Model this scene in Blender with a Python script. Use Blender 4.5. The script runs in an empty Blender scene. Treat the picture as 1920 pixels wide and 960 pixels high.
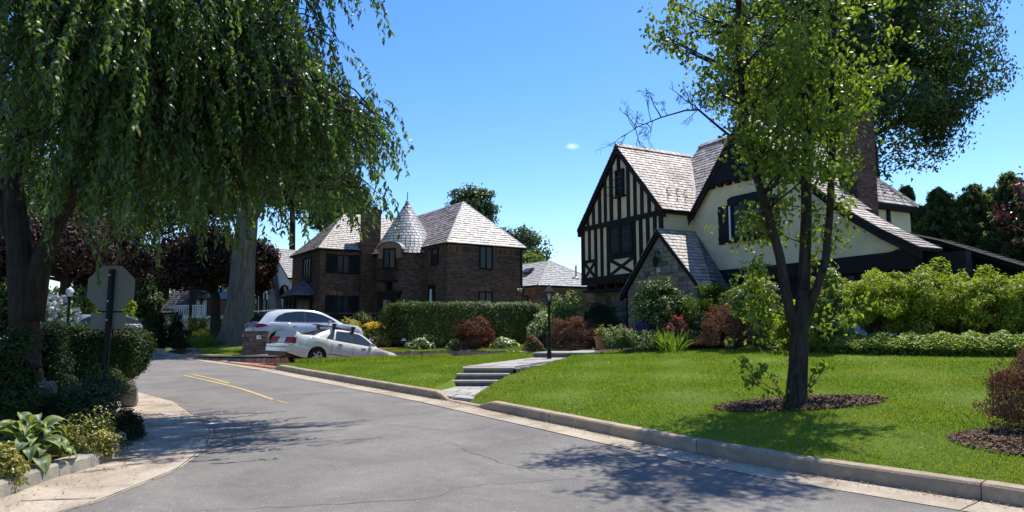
import bpy, math, random
import numpy as np
from mathutils import Vector, Matrix, Quaternion

random.seed(7)
rng = np.random.default_rng(11)
scene = bpy.context.scene
COL = scene.collection
R = math.radians

# ------------------------------------------------------------------ camera
FPX, HORIZ, EYE = 1270.0, 610.0, 1.6
PITCH = math.atan((HORIZ - 480.0) / FPX)
cd = bpy.data.cameras.new('camera')
cd.sensor_width = 36.0
cd.lens = FPX / 1920.0 * 36.0
cd.clip_start = 0.1
cd.clip_end = 3000.0
cam = bpy.data.objects.new('camera', cd)
COL.objects.link(cam)
cam.location = (0, 0, EYE)
cam.rotation_euler = (math.pi / 2 + PITCH, 0, 0)
scene.camera = cam

# ------------------------------------------------------------------ light
SUN_AZ = R(40.0)      # clockwise from +Y (towards +X)
SUN_EL = R(64.0)
SUNV = Vector((math.sin(SUN_AZ) * math.cos(SUN_EL), math.cos(SUN_AZ) * math.cos(SUN_EL), math.sin(SUN_EL)))
sl = bpy.data.lights.new('sun', 'SUN')
sl.energy = 4.6
sl.angle = R(0.53)
sl.color = (1.0, 0.955, 0.88)
so = bpy.data.objects.new('sun', sl)
so.rotation_euler = SUNV.to_track_quat('Z', 'Y').to_euler()
so.location = (20, 15, 40)
COL.objects.link(so)

world = bpy.data.worlds.new('World')
scene.world = world
world.use_nodes = True
wn = world.node_tree
for n in list(wn.nodes):
    wn.nodes.remove(n)
w_out = wn.nodes.new('ShaderNodeOutputWorld')
w_bg = wn.nodes.new('ShaderNodeBackground')
w_sky = wn.nodes.new('ShaderNodeTexSky')
w_sky.sky_type = 'NISHITA'
w_sky.sun_disc = False
w_sky.sun_elevation = SUN_EL
w_sky.sun_rotation = SUN_AZ
w_sky.altitude = 50
w_sky.air_density = 1.0
w_sky.dust_density = 0.35
w_sky.ozone_density = 3.2
w_hs = wn.nodes.new('ShaderNodeHueSaturation')
w_hs.inputs['Saturation'].default_value = 1.3; w_hs.inputs['Hue'].default_value = 0.508
w_bg.inputs['Strength'].default_value = 0.138
wn.links.new(w_sky.outputs[0], w_hs.inputs['Color'])
# one small wisp of cloud: a noisy patch around a fixed sky direction
CLOUD = Vector((0.0878, 0.962, 0.258)).normalized()
w_tc = wn.nodes.new('ShaderNodeTexCoord')
w_sub = wn.nodes.new('ShaderNodeVectorMath'); w_sub.operation = 'SUBTRACT'; w_sub.inputs[1].default_value = CLOUD
w_scl = wn.nodes.new('ShaderNodeVectorMath'); w_scl.operation = 'MULTIPLY'; w_scl.inputs[1].default_value = (85, 85, 190)
w_len = wn.nodes.new('ShaderNodeVectorMath'); w_len.operation = 'LENGTH'
w_noi = wn.nodes.new('ShaderNodeTexNoise'); w_noi.inputs['Scale'].default_value = 160; w_noi.inputs['Detail'].default_value = 5; w_noi.inputs['Roughness'].default_value = 0.7
w_mix0 = wn.nodes.new('ShaderNodeMath'); w_mix0.operation = 'MULTIPLY_ADD'; w_mix0.inputs[1].default_value = 1.5
w_rng = wn.nodes.new('ShaderNodeMapRange'); w_rng.inputs['From Min'].default_value = 1.75; w_rng.inputs['From Max'].default_value = 0.75; w_rng.inputs['To Max'].default_value = 0.5
w_cmx = wn.nodes.new('ShaderNodeMix'); w_cmx.data_type = 'RGBA'; w_cmx.inputs[7].default_value = (6.0, 6.2, 6.4, 1)
wn.links.new(w_tc.outputs['Generated'], w_sub.inputs[0]); wn.links.new(w_sub.outputs[0], w_scl.inputs[0]); wn.links.new(w_scl.outputs[0], w_len.inputs[0])
wn.links.new(w_tc.outputs['Generated'], w_noi.inputs['Vector']); wn.links.new(w_noi.outputs[0], w_mix0.inputs[0]); wn.links.new(w_len.outputs['Value'], w_mix0.inputs[2])
wn.links.new(w_mix0.outputs[0], w_rng.inputs['Value']); wn.links.new(w_rng.outputs[0], w_cmx.inputs[0]); wn.links.new(w_hs.outputs[0], w_cmx.inputs[6])
wn.links.new(w_cmx.outputs[2], w_bg.inputs['Color'])
wn.links.new(w_bg.outputs[0], w_out.inputs['Surface'])

scene.view_settings.view_transform = 'Standard'
scene.view_settings.look = 'None'
scene.view_settings.gamma = 1.0
scene.view_settings.use_curve_mapping = False
scene.view_settings.exposure = 0.76
scene.render.engine = 'CYCLES'
scene.cycles.max_bounces = 6
scene.cycles.diffuse_bounces = 3
scene.cycles.glossy_bounces = 3
scene.cycles.transmission_bounces = 4
scene.cycles.transparent_max_bounces = 6

# ------------------------------------------------------------------ pixel helpers (photo pixels -> metres)
def ray(u, v):
    x, z = (u - 960.0) / FPX, (480.0 - v) / FPX
    c, s = math.cos(PITCH), math.sin(PITCH)
    return np.array([x, c - z * s, s + z * c])
def gz(u, v, z=0.0):
    d = ray(u, v); return d * ((z - EYE) / d[2]) + np.array([0, 0, EYE])
def gy(u, v, Y):
    d = ray(u, v); return d * (Y / d[1]) + np.array([0, 0, EYE])

def gl(y):
    """the street climbs very slightly away from the camera"""
    return 0.011 * np.clip(np.asarray(y, float) - 9.0, 0, 34)
def gs(u, v):
    """photo pixel -> point on the street surface"""
    p = gz(u, v, 0.0)
    for _ in range(12): p = gz(u, v, float(gl(p[1])))
    return p
# ------------------------------------------------------------------ mesh building
class MB:
    def __init__(s): s.v = []; s.f = []; s.m = []
    def add(s, vs, fs, mi=0):
        o = len(s.v)
        s.v.extend([tuple(float(c) for c in p) for p in vs])
        for f in fs:
            s.f.append(tuple(i + o for i in f)); s.m.append(mi)
    def box(s, x0, x1, y0, y1, z0, z1, mi=0):
        s.obox((0, 0, 0), (1, 0, 0), (0, 1, 0), (0, 0, 1), (x0, x1), (y0, y1), (z0, z1), mi)
    def obox(s, o, ex, ey, ez, xr, yr, zr, mi=0):
        o, ex, ey, ez = [np.array(k, float) for k in (o, ex, ey, ez)]
        vs = [o + ex * x + ey * y + ez * z for z in zr for y in yr for x in xr]
        s.add(vs, [(0, 2, 3, 1), (4, 5, 7, 6), (0, 1, 5, 4), (2, 6, 7, 3), (1, 3, 7, 5), (0, 4, 6, 2)], mi)
    def prism(s, poly, vec, mi=0):
        n = len(poly); vec = np.array(vec, float)
        p = [np.array(q, float) for q in poly]
        vs = p + [q + vec for q in p]
        fs = [tuple(reversed(range(n))), tuple(range(n, 2 * n))]
        fs += [(i, (i + 1) % n, (i + 1) % n + n, i + n) for i in range(n)]
        s.add(vs, fs, mi)
    def tube(s, pts, rad, n=8, mi=0, cap=True):
        pts = [Vector(p) for p in pts]
        if not hasattr(rad, '__len__'): rad = [rad] * len(pts)
        base = len(s.v); prev = None
        for i, p in enumerate(pts):
            t = (pts[min(i + 1, len(pts) - 1)] - pts[max(i - 1, 0)])
            if t.length < 1e-9: t = Vector((0, 0, 1))
            t.normalize()
            if prev is None:
                x = t.orthogonal().normalized()
            else:
                x = prev - t * prev.dot(t)
                if x.length < 1e-6: x = t.orthogonal()
                x.normalize()
            prev = x; y = t.cross(x)
            for k in range(n):
                a = 2 * math.pi * k / n
                s.v.append(tuple(p + (x * math.cos(a) + y * math.sin(a)) * rad[i]))
        for i in range(len(pts) - 1):
            for k in range(n):
                a = base + i * n + k; b = base + i * n + (k + 1) % n
                s.f.append((a, b, b + n, a + n)); s.m.append(mi)
        if cap:
            s.f.append(tuple(reversed(range(base, base + n)))); s.m.append(mi)
            e = base + (len(pts) - 1) * n
            s.f.append(tuple(range(e, e + n))); s.m.append(mi)
    def lathe(s, prof, c=(0, 0, 0), n=16, ax='z', mi=0, a0=0.0, a1=2 * math.pi):
        base = len(s.v); full = abs(a1 - a0 - 2 * math.pi) < 1e-6
        m = n if full else n + 1
        for r, h in prof:
            for k in range(m):
                a = a0 + (a1 - a0) * k / n
                p = (r * math.cos(a), r * math.sin(a), h)
                if ax == 'y': p = (p[0], h, p[1])
                if ax == 'x': p = (h, p[0], p[1])
                s.v.append((p[0] + c[0], p[1] + c[1], p[2] + c[2]))
        for i in range(len(prof) - 1):
            for k in range(n):
                k2 = (k + 1) % m
                s.f.append((base + i * m + k, base + i * m + k2, base + (i + 1) * m + k2, base + (i + 1) * m + k)); s.m.append(mi)
    def build(s, name, mats, parent=None, origin=(0, 0, 0), smooth=False, kind=None):
        me = bpy.data.meshes.new(name)
        ox, oy, oz = origin
        vs = [(x - ox, y - oy, z - oz) for x, y, z in s.v]
        me.from_pydata(vs, [], s.f)
        if not isinstance(mats, (list, tuple)): mats = [mats]
        for m in mats: me.materials.append(m)
        if len(mats) > 1: me.polygons.foreach_set('material_index', s.m)
        if smooth: me.polygons.foreach_set('use_smooth', [True] * len(me.polygons))
        # box-projected UVs in metres (horizontal, up-slope)
        uv = me.uv_layers.new(name='uv')
        for p in me.polygons:
            n = p.normal
            if abs(n.z) > 0.985: t = Vector((1, 0, 0))
            else: t = Vector((-n.y, n.x, 0)).normalized()
            b = n.cross(t)
            for li in p.loop_indices:
                c = me.vertices[me.loops[li].vertex_index].co
                uv.data[li].uv = (c.dot(t), c.dot(b))
        o = bpy.data.objects.new(name, me)
        COL.objects.link(o)
        if parent is not None: o.parent = parent
        else: o.location = origin
        if kind: o['kind'] = kind
        return o

def thing(name, label, cat, loc=(0, 0, 0), rotz=0.0, group=None):
    o = bpy.data.objects.new(name, None)
    o.empty_display_size = 0.3
    COL.objects.link(o)
    o.location = tuple(float(c) for c in loc); o.rotation_euler = (0, 0, rotz)
    o['label'] = label; o['category'] = cat
    if group: o['group'] = group
    return o
def tag(o, label, cat, group=None):
    o['label'] = label; o['category'] = cat
    if group: o['group'] = group
    return o
def share(name, mesh_obj, parent, loc, rot=(0, 0, 0), sc=(1, 1, 1)):
    o = bpy.data.objects.new(name, mesh_obj.data if hasattr(mesh_obj, 'data') else mesh_obj)
    COL.objects.link(o); o.parent = parent
    o.location = loc; o.rotation_euler = rot; o.scale = sc
    return o

def np_mesh(name, V, F, mat, parent=None, origin=None, smooth=False, kind=None, loc=(0, 0, 0)):
    """fast mesh of triangles from numpy arrays"""
    me = bpy.data.meshes.new(name)
    V = np.asarray(V, dtype=np.float32)
    if origin is not None: V = V - np.asarray(origin, dtype=np.float32)
    F = np.asarray(F, dtype=np.int32)
    me.vertices.add(len(V)); me.vertices.foreach_set('co', V.ravel())
    me.loops.add(F.size); me.loops.foreach_set('vertex_index', F.ravel())
    k = F.shape[1]
    me.polygons.add(len(F))
    me.polygons.foreach_set('loop_start', np.arange(0, F.size, k, dtype=np.int32))
    me.polygons.foreach_set('loop_total', np.full(len(F), k, dtype=np.int32))
    if smooth: me.polygons.foreach_set('use_smooth', np.ones(len(F), dtype=bool))
    me.update(calc_edges=True)
    me.materials.append(mat)
    o = bpy.data.objects.new(name, me)
    COL.objects.link(o)
    if parent is not None: o.parent = parent
    else: o.location = loc
    if kind: o['kind'] = kind
    return o

def unit(a):
    return a / np.maximum(np.linalg.norm(a, axis=1, keepdims=True), 1e-9)
def leaf_arrays(P, D, N, L, W, fold=0.25, bend=0.15):
    """4 vertices / 2 folded triangles per leaf"""
    n = len(P)
    D = unit(D); S = unit(np.cross(D, N)); N2 = np.cross(S, D)
    L = np.broadcast_to(np.asarray(L, float), (n,))[:, None]; W = np.broadcast_to(np.asarray(W, float), (n,))[:, None]
    base = P - D * L * 0.5
    tip = P + D * L * 0.5 - N2 * L * bend
    lf = P + S * W * 0.5 + N2 * W * fold - D * L * 0.08
    rt = P - S * W * 0.5 + N2 * W * fold - D * L * 0.08
    V = np.stack([base, rt, tip, lf], axis=1).reshape(-1, 3)
    i = np.arange(n)[:, None] * 4
    F = np.concatenate([i + np.array([[0, 1, 2]]), i + np.array([[0, 2, 3]])], axis=1).reshape(-1, 3)
    return V, F
def leaf_fine(P, D, N, L, W, bend=0.2):
    """6 vertices / 4 triangles: a pointed oval that curls along its length"""
    n = len(P); D = unit(D); S = unit(np.cross(D, N)); N2 = np.cross(S, D)
    L = np.broadcast_to(np.asarray(L, float), (n,))[:, None]; W = np.broadcast_to(np.asarray(W, float), (n,))[:, None]
    at = lambda f, w, z: P + D * L * (f - 0.5) + S * W * w + N2 * L * z
    V = np.stack([at(0, 0, 0), at(0.28, -0.46, 0.05), at(0.62, -0.40, 0.0), at(1, 0, -bend), at(0.62, 0.40, 0.0), at(0.28, 0.46, 0.05)], axis=1).reshape(-1, 3)
    i = np.arange(n)[:, None] * 6
    F = np.concatenate([i + np.array([q]) for q in ([0, 1, 5], [1, 2, 4], [1, 4, 5], [2, 3, 4])], axis=1).reshape(-1, 3)
    return V, F
def rand_unit(n):
    return unit(rng.normal(size=(n, 3)))

# ------------------------------------------------------------------ materials
def nt(name):
    m = bpy.data.materials.new(name); m.use_nodes = True
    t = m.node_tree
    for n in list(t.nodes): t.nodes.remove(n)
    out = t.nodes.new('ShaderNodeOutputMaterial')
    b = t.nodes.new('ShaderNodeBsdfPrincipled')
    t.links.new(b.outputs[0], out.inputs[0])
    return m, t, b, out
def c4(c): return (c[0], c[1], c[2], 1.0)
def ramp(t, stops):
    r = t.nodes.new('ShaderNodeValToRGB')
    while len(r.color_ramp.elements) < len(stops): r.color_ramp.elements.new(0.5)
    for e, (p, c) in zip(r.color_ramp.elements, stops):
        e.position = p; e.color = c4(c)
    return r
def noise(t, vec, scale, detail=4, rough=0.6, dist=0.0):
    n = t.nodes.new('ShaderNodeTexNoise')
    n.inputs['Scale'].default_value = scale; n.inputs['Detail'].default_value = detail
    n.inputs['Roughness'].default_value = rough; n.inputs['Distortion'].default_value = dist
    if vec is not None: t.links.new(vec, n.inputs['Vector'])
    return n
def bump(t, b, h, strength, dist=0.02):
    bp = t.nodes.new('ShaderNodeBump')
    bp.inputs['Strength'].default_value = strength; bp.inputs['Distance'].default_value = dist
    t.links.new(h, bp.inputs['Height']); t.links.new(bp.outputs[0], b.inputs['Normal'])
    return bp
def mixc(t, fac, a, b, mode='MIX'):
    m = t.nodes.new('ShaderNodeMix'); m.data_type = 'RGBA'; m.blend_type = mode
    for sock, val in ((m.inputs[0], fac), (m.inputs[6], a), (m.inputs[7], b)):
        if hasattr(val, 'is_linked') or hasattr(val, 'links'): t.links.new(val, sock)
        elif isinstance(val, (int, float)): sock.default_value = val
        else: sock.default_value = c4(val)
    return m.outputs[2]
def mat_noise(name, ca, cb, scale=8, rough=0.8, bump_s=0.3, bump_scale=None, spec=0.3, island=0.0, scale2=None, cc=None, metal=0.0):
    """two-colour noise with optional per-piece variation and a slow third colour"""
    m, t, b, out = nt(name)
    geo = t.nodes.new('ShaderNodeTexCoord'); vec = geo.outputs['Object']
    n1 = noise(t, vec, scale, 5, 0.65)
    r = ramp(t, [(0.3, ca), (0.7, cb)])
    t.links.new(n1.outputs[0], r.inputs[0]); col = r.outputs[0]
    if cc is not None:
        n2 = noise(t, vec, scale2 or scale * 0.15, 3, 0.6, 0.6)
        r2 = ramp(t, [(0.42, (0, 0, 0)), (0.66, (1, 1, 1))])
        t.links.new(n2.outputs[0], r2.inputs[0])
        col = mixc(t, r2.outputs[0], col, cc)
    if island > 0:
        g = t.nodes.new('ShaderNodeNewGeometry')
        mr = t.nodes.new('ShaderNodeMapRange')
        mr.inputs['To Min'].default_value = 1 - island; mr.inputs['To Max'].default_value = 1 + island
        t.links.new(g.outputs['Random Per Island'], mr.inputs['Value'])
        oi = t.nodes.new('ShaderNodeObjectInfo')
        mr2 = t.nodes.new('ShaderNodeMapRange')
        mr2.inputs['To Min'].default_value = 1 - island; mr2.inputs['To Max'].default_value = 1 + island
        t.links.new(oi.outputs['Random'], mr2.inputs['Value'])
        mm = t.nodes.new('ShaderNodeMath'); mm.operation = 'MULTIPLY'
        t.links.new(mr.outputs[0], mm.inputs[0]); t.links.new(mr2.outputs[0], mm.inputs[1])
        vm = t.nodes.new('ShaderNodeVectorMath'); vm.operation = 'SCALE'
        t.links.new(col, vm.inputs[0]); t.links.new(mm.outputs[0], vm.inputs['Scale'])
        col = vm.outputs[0]
    t.links.new(col, b.inputs['Base Color'])
    b.inputs['Roughness'].default_value = rough
    b.inputs['Specular IOR Level'].default_value = spec
    b.inputs['Metallic'].default_value = metal
    if bump_s > 0:
        n3 = noise(t, vec, bump_scale or scale * 3, 6, 0.7)
        bump(t, b, n3.outputs[0], bump_s)
    return m
def mat_plain(name, c, rough=0.5, spec=0.5, metal=0.0, coat=0.0):
    m, t, b, out = nt(name)
    n = noise(t, t.nodes.new('ShaderNodeTexCoord').outputs['Object'], 6, 4)
    r = ramp(t, [(0.25, tuple(k * 0.88 for k in c)), (0.75, tuple(min(1, k * 1.08) for k in c))])
    t.links.new(n.outputs[0], r.inputs[0]); t.links.new(r.outputs[0], b.inputs['Base Color'])
    b.inputs['Roughness'].default_value = rough; b.inputs['Specular IOR Level'].default_value = spec
    b.inputs['Metallic'].default_value = metal; b.inputs['Coat Weight'].default_value = coat
    b.inputs['Coat Roughness'].default_value = 0.05
    return m
def mat_leaf(name, cols, trans=0.4, rough=0.48, spec=0.3, tcol=None, big=None):
    """leaf: per-leaf colour from a ramp, part of the light goes through"""
    m, t, b, out = nt(name)
    g = t.nodes.new('ShaderNodeNewGeometry')
    k = len(cols)
    r = ramp(t, [(i / max(1, k - 1), c) for i, c in enumerate(cols)])
    t.links.new(g.outputs['Random Per Island'], r.inputs[0])
    col = r.outputs[0]
    if big is not None:
        tc = t.nodes.new('ShaderNodeTexCoord')
        n = noise(t, tc.outputs['Object'], big[0], 2)
        rr = ramp(t, [(0.4, (0, 0, 0)), (0.65, (1, 1, 1))])
        t.links.new(n.outputs[0], rr.inputs[0])
        col = mixc(t, rr.outputs[0], col, big[1])
    t.links.new(col, b.inputs['Base Color'])
    b.inputs['Roughness'].default_value = rough; b.inputs['Specular IOR Level'].default_value = spec
    tr = t.nodes.new('ShaderNodeBsdfTranslucent')
    tcn = mixc(t, 1.0, col, tcol or (1.5, 1.5, 0.7), 'MULTIPLY')
    t.links.new(tcn, tr.inputs['Color'])
    mx = t.nodes.new('ShaderNodeMixShader'); mx.inputs[0].default_value = trans
    t.links.new(b.outputs[0], mx.inputs[1]); t.links.new(tr.outputs[0], mx.inputs[2])
    t.links.new(mx.outputs[0], out.inputs[0])
    return m

M = {}
# asphalt: fine pale aggregate in dark binder, slow patches
def asphalt():
    m, t, b, out = nt('asphalt')
    vec = t.nodes.new('ShaderNodeTexCoord').outputs['Object']
    n1 = noise(t, vec, 62, 4, 0.85); r1 = ramp(t, [(0.32, (0.090, 0.082, 0.072)), (0.62, (0.200, 0.184, 0.164)), (0.76, (0.48, 0.445, 0.40))])
    t.links.new(n1.outputs[0], r1.inputs[0])
    n4 = noise(t, vec, 34, 2, 0.6); r4 = ramp(t, [(0.635, (0, 0, 0)), (0.72, (1, 1, 1))])
    t.links.new(n4.outputs[0], r4.inputs[0])
    c0 = mixc(t, r4.outputs[0], r1.outputs[0], (0.36, 0.335, 0.30))
    n2 = noise(t, vec, 0.55, 5, 0.6, 1.0); r2 = ramp(t, [(0.3, (0.76, 0.76, 0.77)), (0.7, (1.18, 1.17, 1.15))])
    t.links.new(n2.outputs[0], r2.inputs[0])
    c = mixc(t, 1.0, c0, r2.outputs[0], 'MULTIPLY')
    n5 = noise(t, vec, 2.6, 6, 0.7, 1.5); r5 = ramp(t, [(0.35, (0.88, 0.88, 0.88)), (0.62, (1.06, 1.06, 1.06))]); t.links.new(n5.outputs[0], r5.inputs[0]); c = mixc(t, 1.0, c, r5.outputs[0], 'MULTIPLY')
    t.links.new(c, b.inputs['Base Color']); b.inputs['Roughness'].default_value = 0.85; b.inputs['Specular IOR Level'].default_value = 0.3
    n3 = noise(t, vec, 70, 3, 0.7); bump(t, b, n3.outputs[0], 0.7, 0.012)
    return m
M['asphalt'] = asphalt()
M['crack'] = mat_plain('crack_filler', (0.10, 0.095, 0.088), 0.9, 0.1)
M['concrete'] = mat_noise('concrete', (0.30, 0.25, 0.185), (0.42, 0.355, 0.27), 24, 0.9, 0.35, 80, 0.2, 0.06, 1.3, (0.235, 0.19, 0.14))
M['kerbstone'] = mat_noise('kerb_concrete', (0.285, 0.212, 0.14), (0.405, 0.315, 0.22), 16, 0.9, 0.5, 60, 0.2, 0.07, 2.0, (0.24, 0.195, 0.145))
M['greykerb'] = mat_noise('grey_kerb_concrete', (0.27, 0.235, 0.18), (0.38, 0.335, 0.265), 18, 0.9, 0.6, 60, 0.2, 0.07, 2.0, (0.22, 0.205, 0.17))
M['yellowline'] = mat_noise('yellow_road_paint', (0.50, 0.32, 0.07), (0.60, 0.39, 0.09), 30, 0.7, 0.2, 90, 0.3, 0, 7, (0.26, 0.22, 0.16))
M['whiteline'] = mat_noise('worn_white_paint', (0.7, 0.7, 0.68), (0.5, 0.5, 0.49), 30, 0.7, 0.2, 90, 0.3)
M['bluestone'] = mat_noise('bluestone', (0.21, 0.21, 0.21), (0.33, 0.32, 0.305), 5, 0.85, 0.25, 40, 0.2, 0.14, 1.2, (0.33, 0.285, 0.235))
M['riser'] = mat_noise('dark_riser_stone', (0.095, 0.085, 0.072), (0.18, 0.16, 0.135), 9, 0.85, 0.5, 40, 0.3, 0.1)
M['soil'] = mat_noise('mulch_soil', (0.045, 0.028, 0.018), (0.115, 0.075, 0.05), 26, 0.95, 1.0, 60, 0.1, 0, 2.0, (0.075, 0.05, 0.035))
M['mulch'] = mat_leaf('mulch_chips', [(0.05, 0.03, 0.02), (0.13, 0.085, 0.055), (0.22, 0.155, 0.105)], 0.0, 0.9, 0.1)
M['litter'] = mat_leaf('dry_leaf_litter', [(0.18, 0.09, 0.045), (0.33, 0.17, 0.09), (0.42, 0.27, 0.15)], 0.1, 0.8, 0.2)
M['clip'] = mat_leaf('dry_clippings', [(0.30, 0.30, 0.10), (0.42, 0.42, 0.20), (0.55, 0.56, 0.38)], 0.2, 0.8, 0.2)
M['ground'] = mat_noise('rough_ground', (0.035, 0.05, 0.015), (0.08, 0.095, 0.03), 6, 0.95, 0.5, 20, 0.1)
def lawn_mat():
    m, t, b, out = nt('lawn_turf')
    vec = t.nodes.new('ShaderNodeTexCoord').outputs['Object']
    n1 = noise(t, vec, 55, 4, 0.7); r1 = ramp(t, [(0.3, (0.070, 0.120, 0.010)), (0.7, (0.165, 0.240, 0.020))])
    t.links.new(n1.outputs[0], r1.inputs[0])
    n2 = noise(t, vec, 0.9, 5, 0.65, 0.8); r2 = ramp(t, [(0.3, (0.78, 0.85, 0.9)), (0.7, (1.22, 1.12, 0.9))])
    t.links.new(n2.outputs[0], r2.inputs[0])
    c = mixc(t, 1.0, r1.outputs[0], r2.outputs[0], 'MULTIPLY')
    t.links.new(c, b.inputs['Base Color']); b.inputs['Roughness'].default_value = 0.8; b.inputs['Specular IOR Level'].default_value = 0.15
    n3 = noise(t, vec, 90, 4, 0.8); bump(t, b, n3.outputs[0], 1.0, 0.03)
    return m
M['lawn'] = lawn_mat()
M['blade'] = mat_leaf('grass_blade', [(0.085, 0.145, 0.012), (0.150, 0.235, 0.020), (0.210, 0.295, 0.030)], 0.40, 0.5, 0.3, None, (0.8, (0.215, 0.260, 0.025)))
M['plaster'] = mat_noise('cream_stucco', (0.66, 0.535, 0.325), (0.74, 0.61, 0.38), 3, 0.9, 0.9, 5, 0.2, 0, 1.2, (0.60, 0.49, 0.30))
for n_ in M['plaster'].node_tree.nodes:
    if n_.bl_idname == 'ShaderNodeBump': n_.inputs['Distance'].default_value = 0.07
M['timber'] = mat_noise('dark_timber', (0.014, 0.011, 0.013), (0.027, 0.021, 0.021), 12, 0.8, 0.3, 50, 0.12, 0.25)
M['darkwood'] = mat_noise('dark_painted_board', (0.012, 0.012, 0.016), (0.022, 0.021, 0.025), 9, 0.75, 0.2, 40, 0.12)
M['white_trim'] = mat_plain('white_trim_paint', (0.72, 0.71, 0.68), 0.5, 0.4)
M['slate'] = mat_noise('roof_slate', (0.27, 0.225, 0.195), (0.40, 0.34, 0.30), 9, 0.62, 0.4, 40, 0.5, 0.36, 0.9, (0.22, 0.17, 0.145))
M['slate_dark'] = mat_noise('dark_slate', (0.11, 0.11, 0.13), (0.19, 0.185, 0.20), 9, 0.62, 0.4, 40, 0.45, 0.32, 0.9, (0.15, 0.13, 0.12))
M['slate_sunlit'] = mat_noise('sunlit_roof_slate', (0.29, 0.27, 0.25), (0.42, 0.395, 0.365), 8, 0.55, 0.4, 40, 0.5, 0.26, 0.6, (0.36, 0.29, 0.235))  # paler roof slate: sunlight on right-facing slopes put into the colour
M['slate_turret'] = mat_noise('turret_slate', (0.19, 0.195, 0.20), (0.31, 0.31, 0.31), 8, 0.5, 0.4, 40, 0.5, 0.30, 0.6, (0.27, 0.235, 0.21))
M['shingle_grey'] = mat_noise('grey_shingle', (0.30, 0.29, 0.275), (0.44, 0.43, 0.41), 8, 0.8, 0.4, 40, 0.3, 0.15)
M['copper'] = mat_plain('lead_flashing', (0.42, 0.43, 0.42), 0.5, 0.5)
M['verdigris'] = mat_plain('verdigris_flashing', (0.10, 0.22, 0.19), 0.7, 0.3)
M['brick'] = mat_noise('brown_brick', (0.135, 0.068, 0.048), (0.25, 0.125, 0.086), 14, 0.9, 0.5, 60, 0.2, 0.45, 0.5, (0.13, 0.078, 0.06))
M['mortar'] = mat_noise('mortar', (0.22, 0.175, 0.14), (0.30, 0.245, 0.195), 20, 0.95, 0.3, 60, 0.1)
M['redbrick'] = mat_noise('red_chimney_brick', (0.085, 0.042, 0.034), (0.155, 0.076, 0.058), 14, 0.9, 0.5, 60, 0.2, 0.38, 0.6, (0.10, 0.055, 0.045))
M['redmortar'] = mat_noise('dark_mortar', (0.10, 0.065, 0.055), (0.14, 0.095, 0.08), 20, 0.95, 0.3, 60, 0.1)
M['paver'] = mat_noise('red_brick_paver', (0.27, 0.10, 0.06), (0.40, 0.165, 0.10), 16, 0.9, 0.4, 60, 0.2, 0.22, 0.8, (0.30, 0.145, 0.10))
M['stone'] = mat_noise('field_stone', (0.135, 0.112, 0.08), (0.24, 0.20, 0.15), 5, 0.9, 0.7, 26, 0.2, 0.42, 1.4, (0.10, 0.095, 0.09))
M['pillarstone'] = mat_noise('pillar_stone', (0.085, 0.068, 0.052), (0.16, 0.135, 0.105), 9, 0.9, 0.8, 30, 0.15, 0.40, 1.4, (0.075, 0.068, 0.058))
M['wallstone'] = mat_noise('wall_stone', (0.19, 0.165, 0.135), (0.36, 0.32, 0.27), 9, 0.9, 0.8, 30, 0.2, 0.32, 1.4, (0.15, 0.13, 0.11))
M['boulder'] = mat_noise('garden_boulder', (0.13, 0.105, 0.085), (0.26, 0.22, 0.18), 6, 0.9, 0.9, 22, 0.2, 0.1)
M['glass'] = mat_plain('window_glass', (0.014, 0.016, 0.019), 0.08, 0.35)
M['glass_green'] = mat_plain('leaded_glass', (0.022, 0.027, 0.027), 0.15, 0.3)
M['lead'] = mat_plain('lead_came', (0.05, 0.055, 0.055), 0.5, 0.4)
M['iron'] = mat_plain('black_iron', (0.009, 0.009, 0.0095), 0.6, 0.22)
M['sign_back'] = mat_noise('bare_sign_metal', (0.15, 0.14, 0.105), (0.185, 0.172, 0.13), 5, 0.6, 0.1, 40, 0.3, 0, 2.0, (0.165, 0.152, 0.115))
M['sign_red'] = mat_plain('sign_red', (0.45, 0.02, 0.02), 0.45, 0.5)
M['white_paint'] = mat_plain('pearl_white_car_paint', (0.60, 0.57, 0.49), 0.2, 0.5, 0.0, 1.0)
M['white_paint2'] = mat_plain('bright_white_car_paint', (0.47, 0.49, 0.515), 0.2, 0.5, 0.0, 1.0)
M['silver_paint'] = mat_plain('silver_car_paint', (0.42, 0.45, 0.49), 0.3, 0.5, 0.35, 0.7)
M['car_glass'] = mat_plain('car_glass', (0.018, 0.024, 0.028), 0.04, 0.8)
M['car_glass_pale'] = mat_plain('pale_car_glass', (0.032, 0.042, 0.043), 0.05, 0.7)
M['tail_red'] = mat_plain('tail_lamp_red', (0.26, 0.006, 0.010), 0.35, 0.25, 0, 0.0)
M['black_plastic'] = mat_plain('black_plastic', (0.016, 0.016, 0.018), 0.55, 0.4)
M['rubber'] = mat_plain('tyre_rubber', (0.018, 0.018, 0.019), 0.85, 0.25)
M['alloy'] = mat_plain('alloy_wheel', (0.52, 0.52, 0.50), 0.35, 0.5, 0.55)
M['plate'] = mat_plain('licence_plate', (0.62, 0.60, 0.45), 0.5, 0.4)
M['terracotta'] = mat_noise('terracotta', (0.30, 0.13, 0.075), (0.40, 0.19, 0.11), 10, 0.85, 0.3, 40, 0.2)
M['lamp_glass'] = mat_plain('lamp_glass', (0.55, 0.57, 0.56), 0.15, 0.6)
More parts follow.
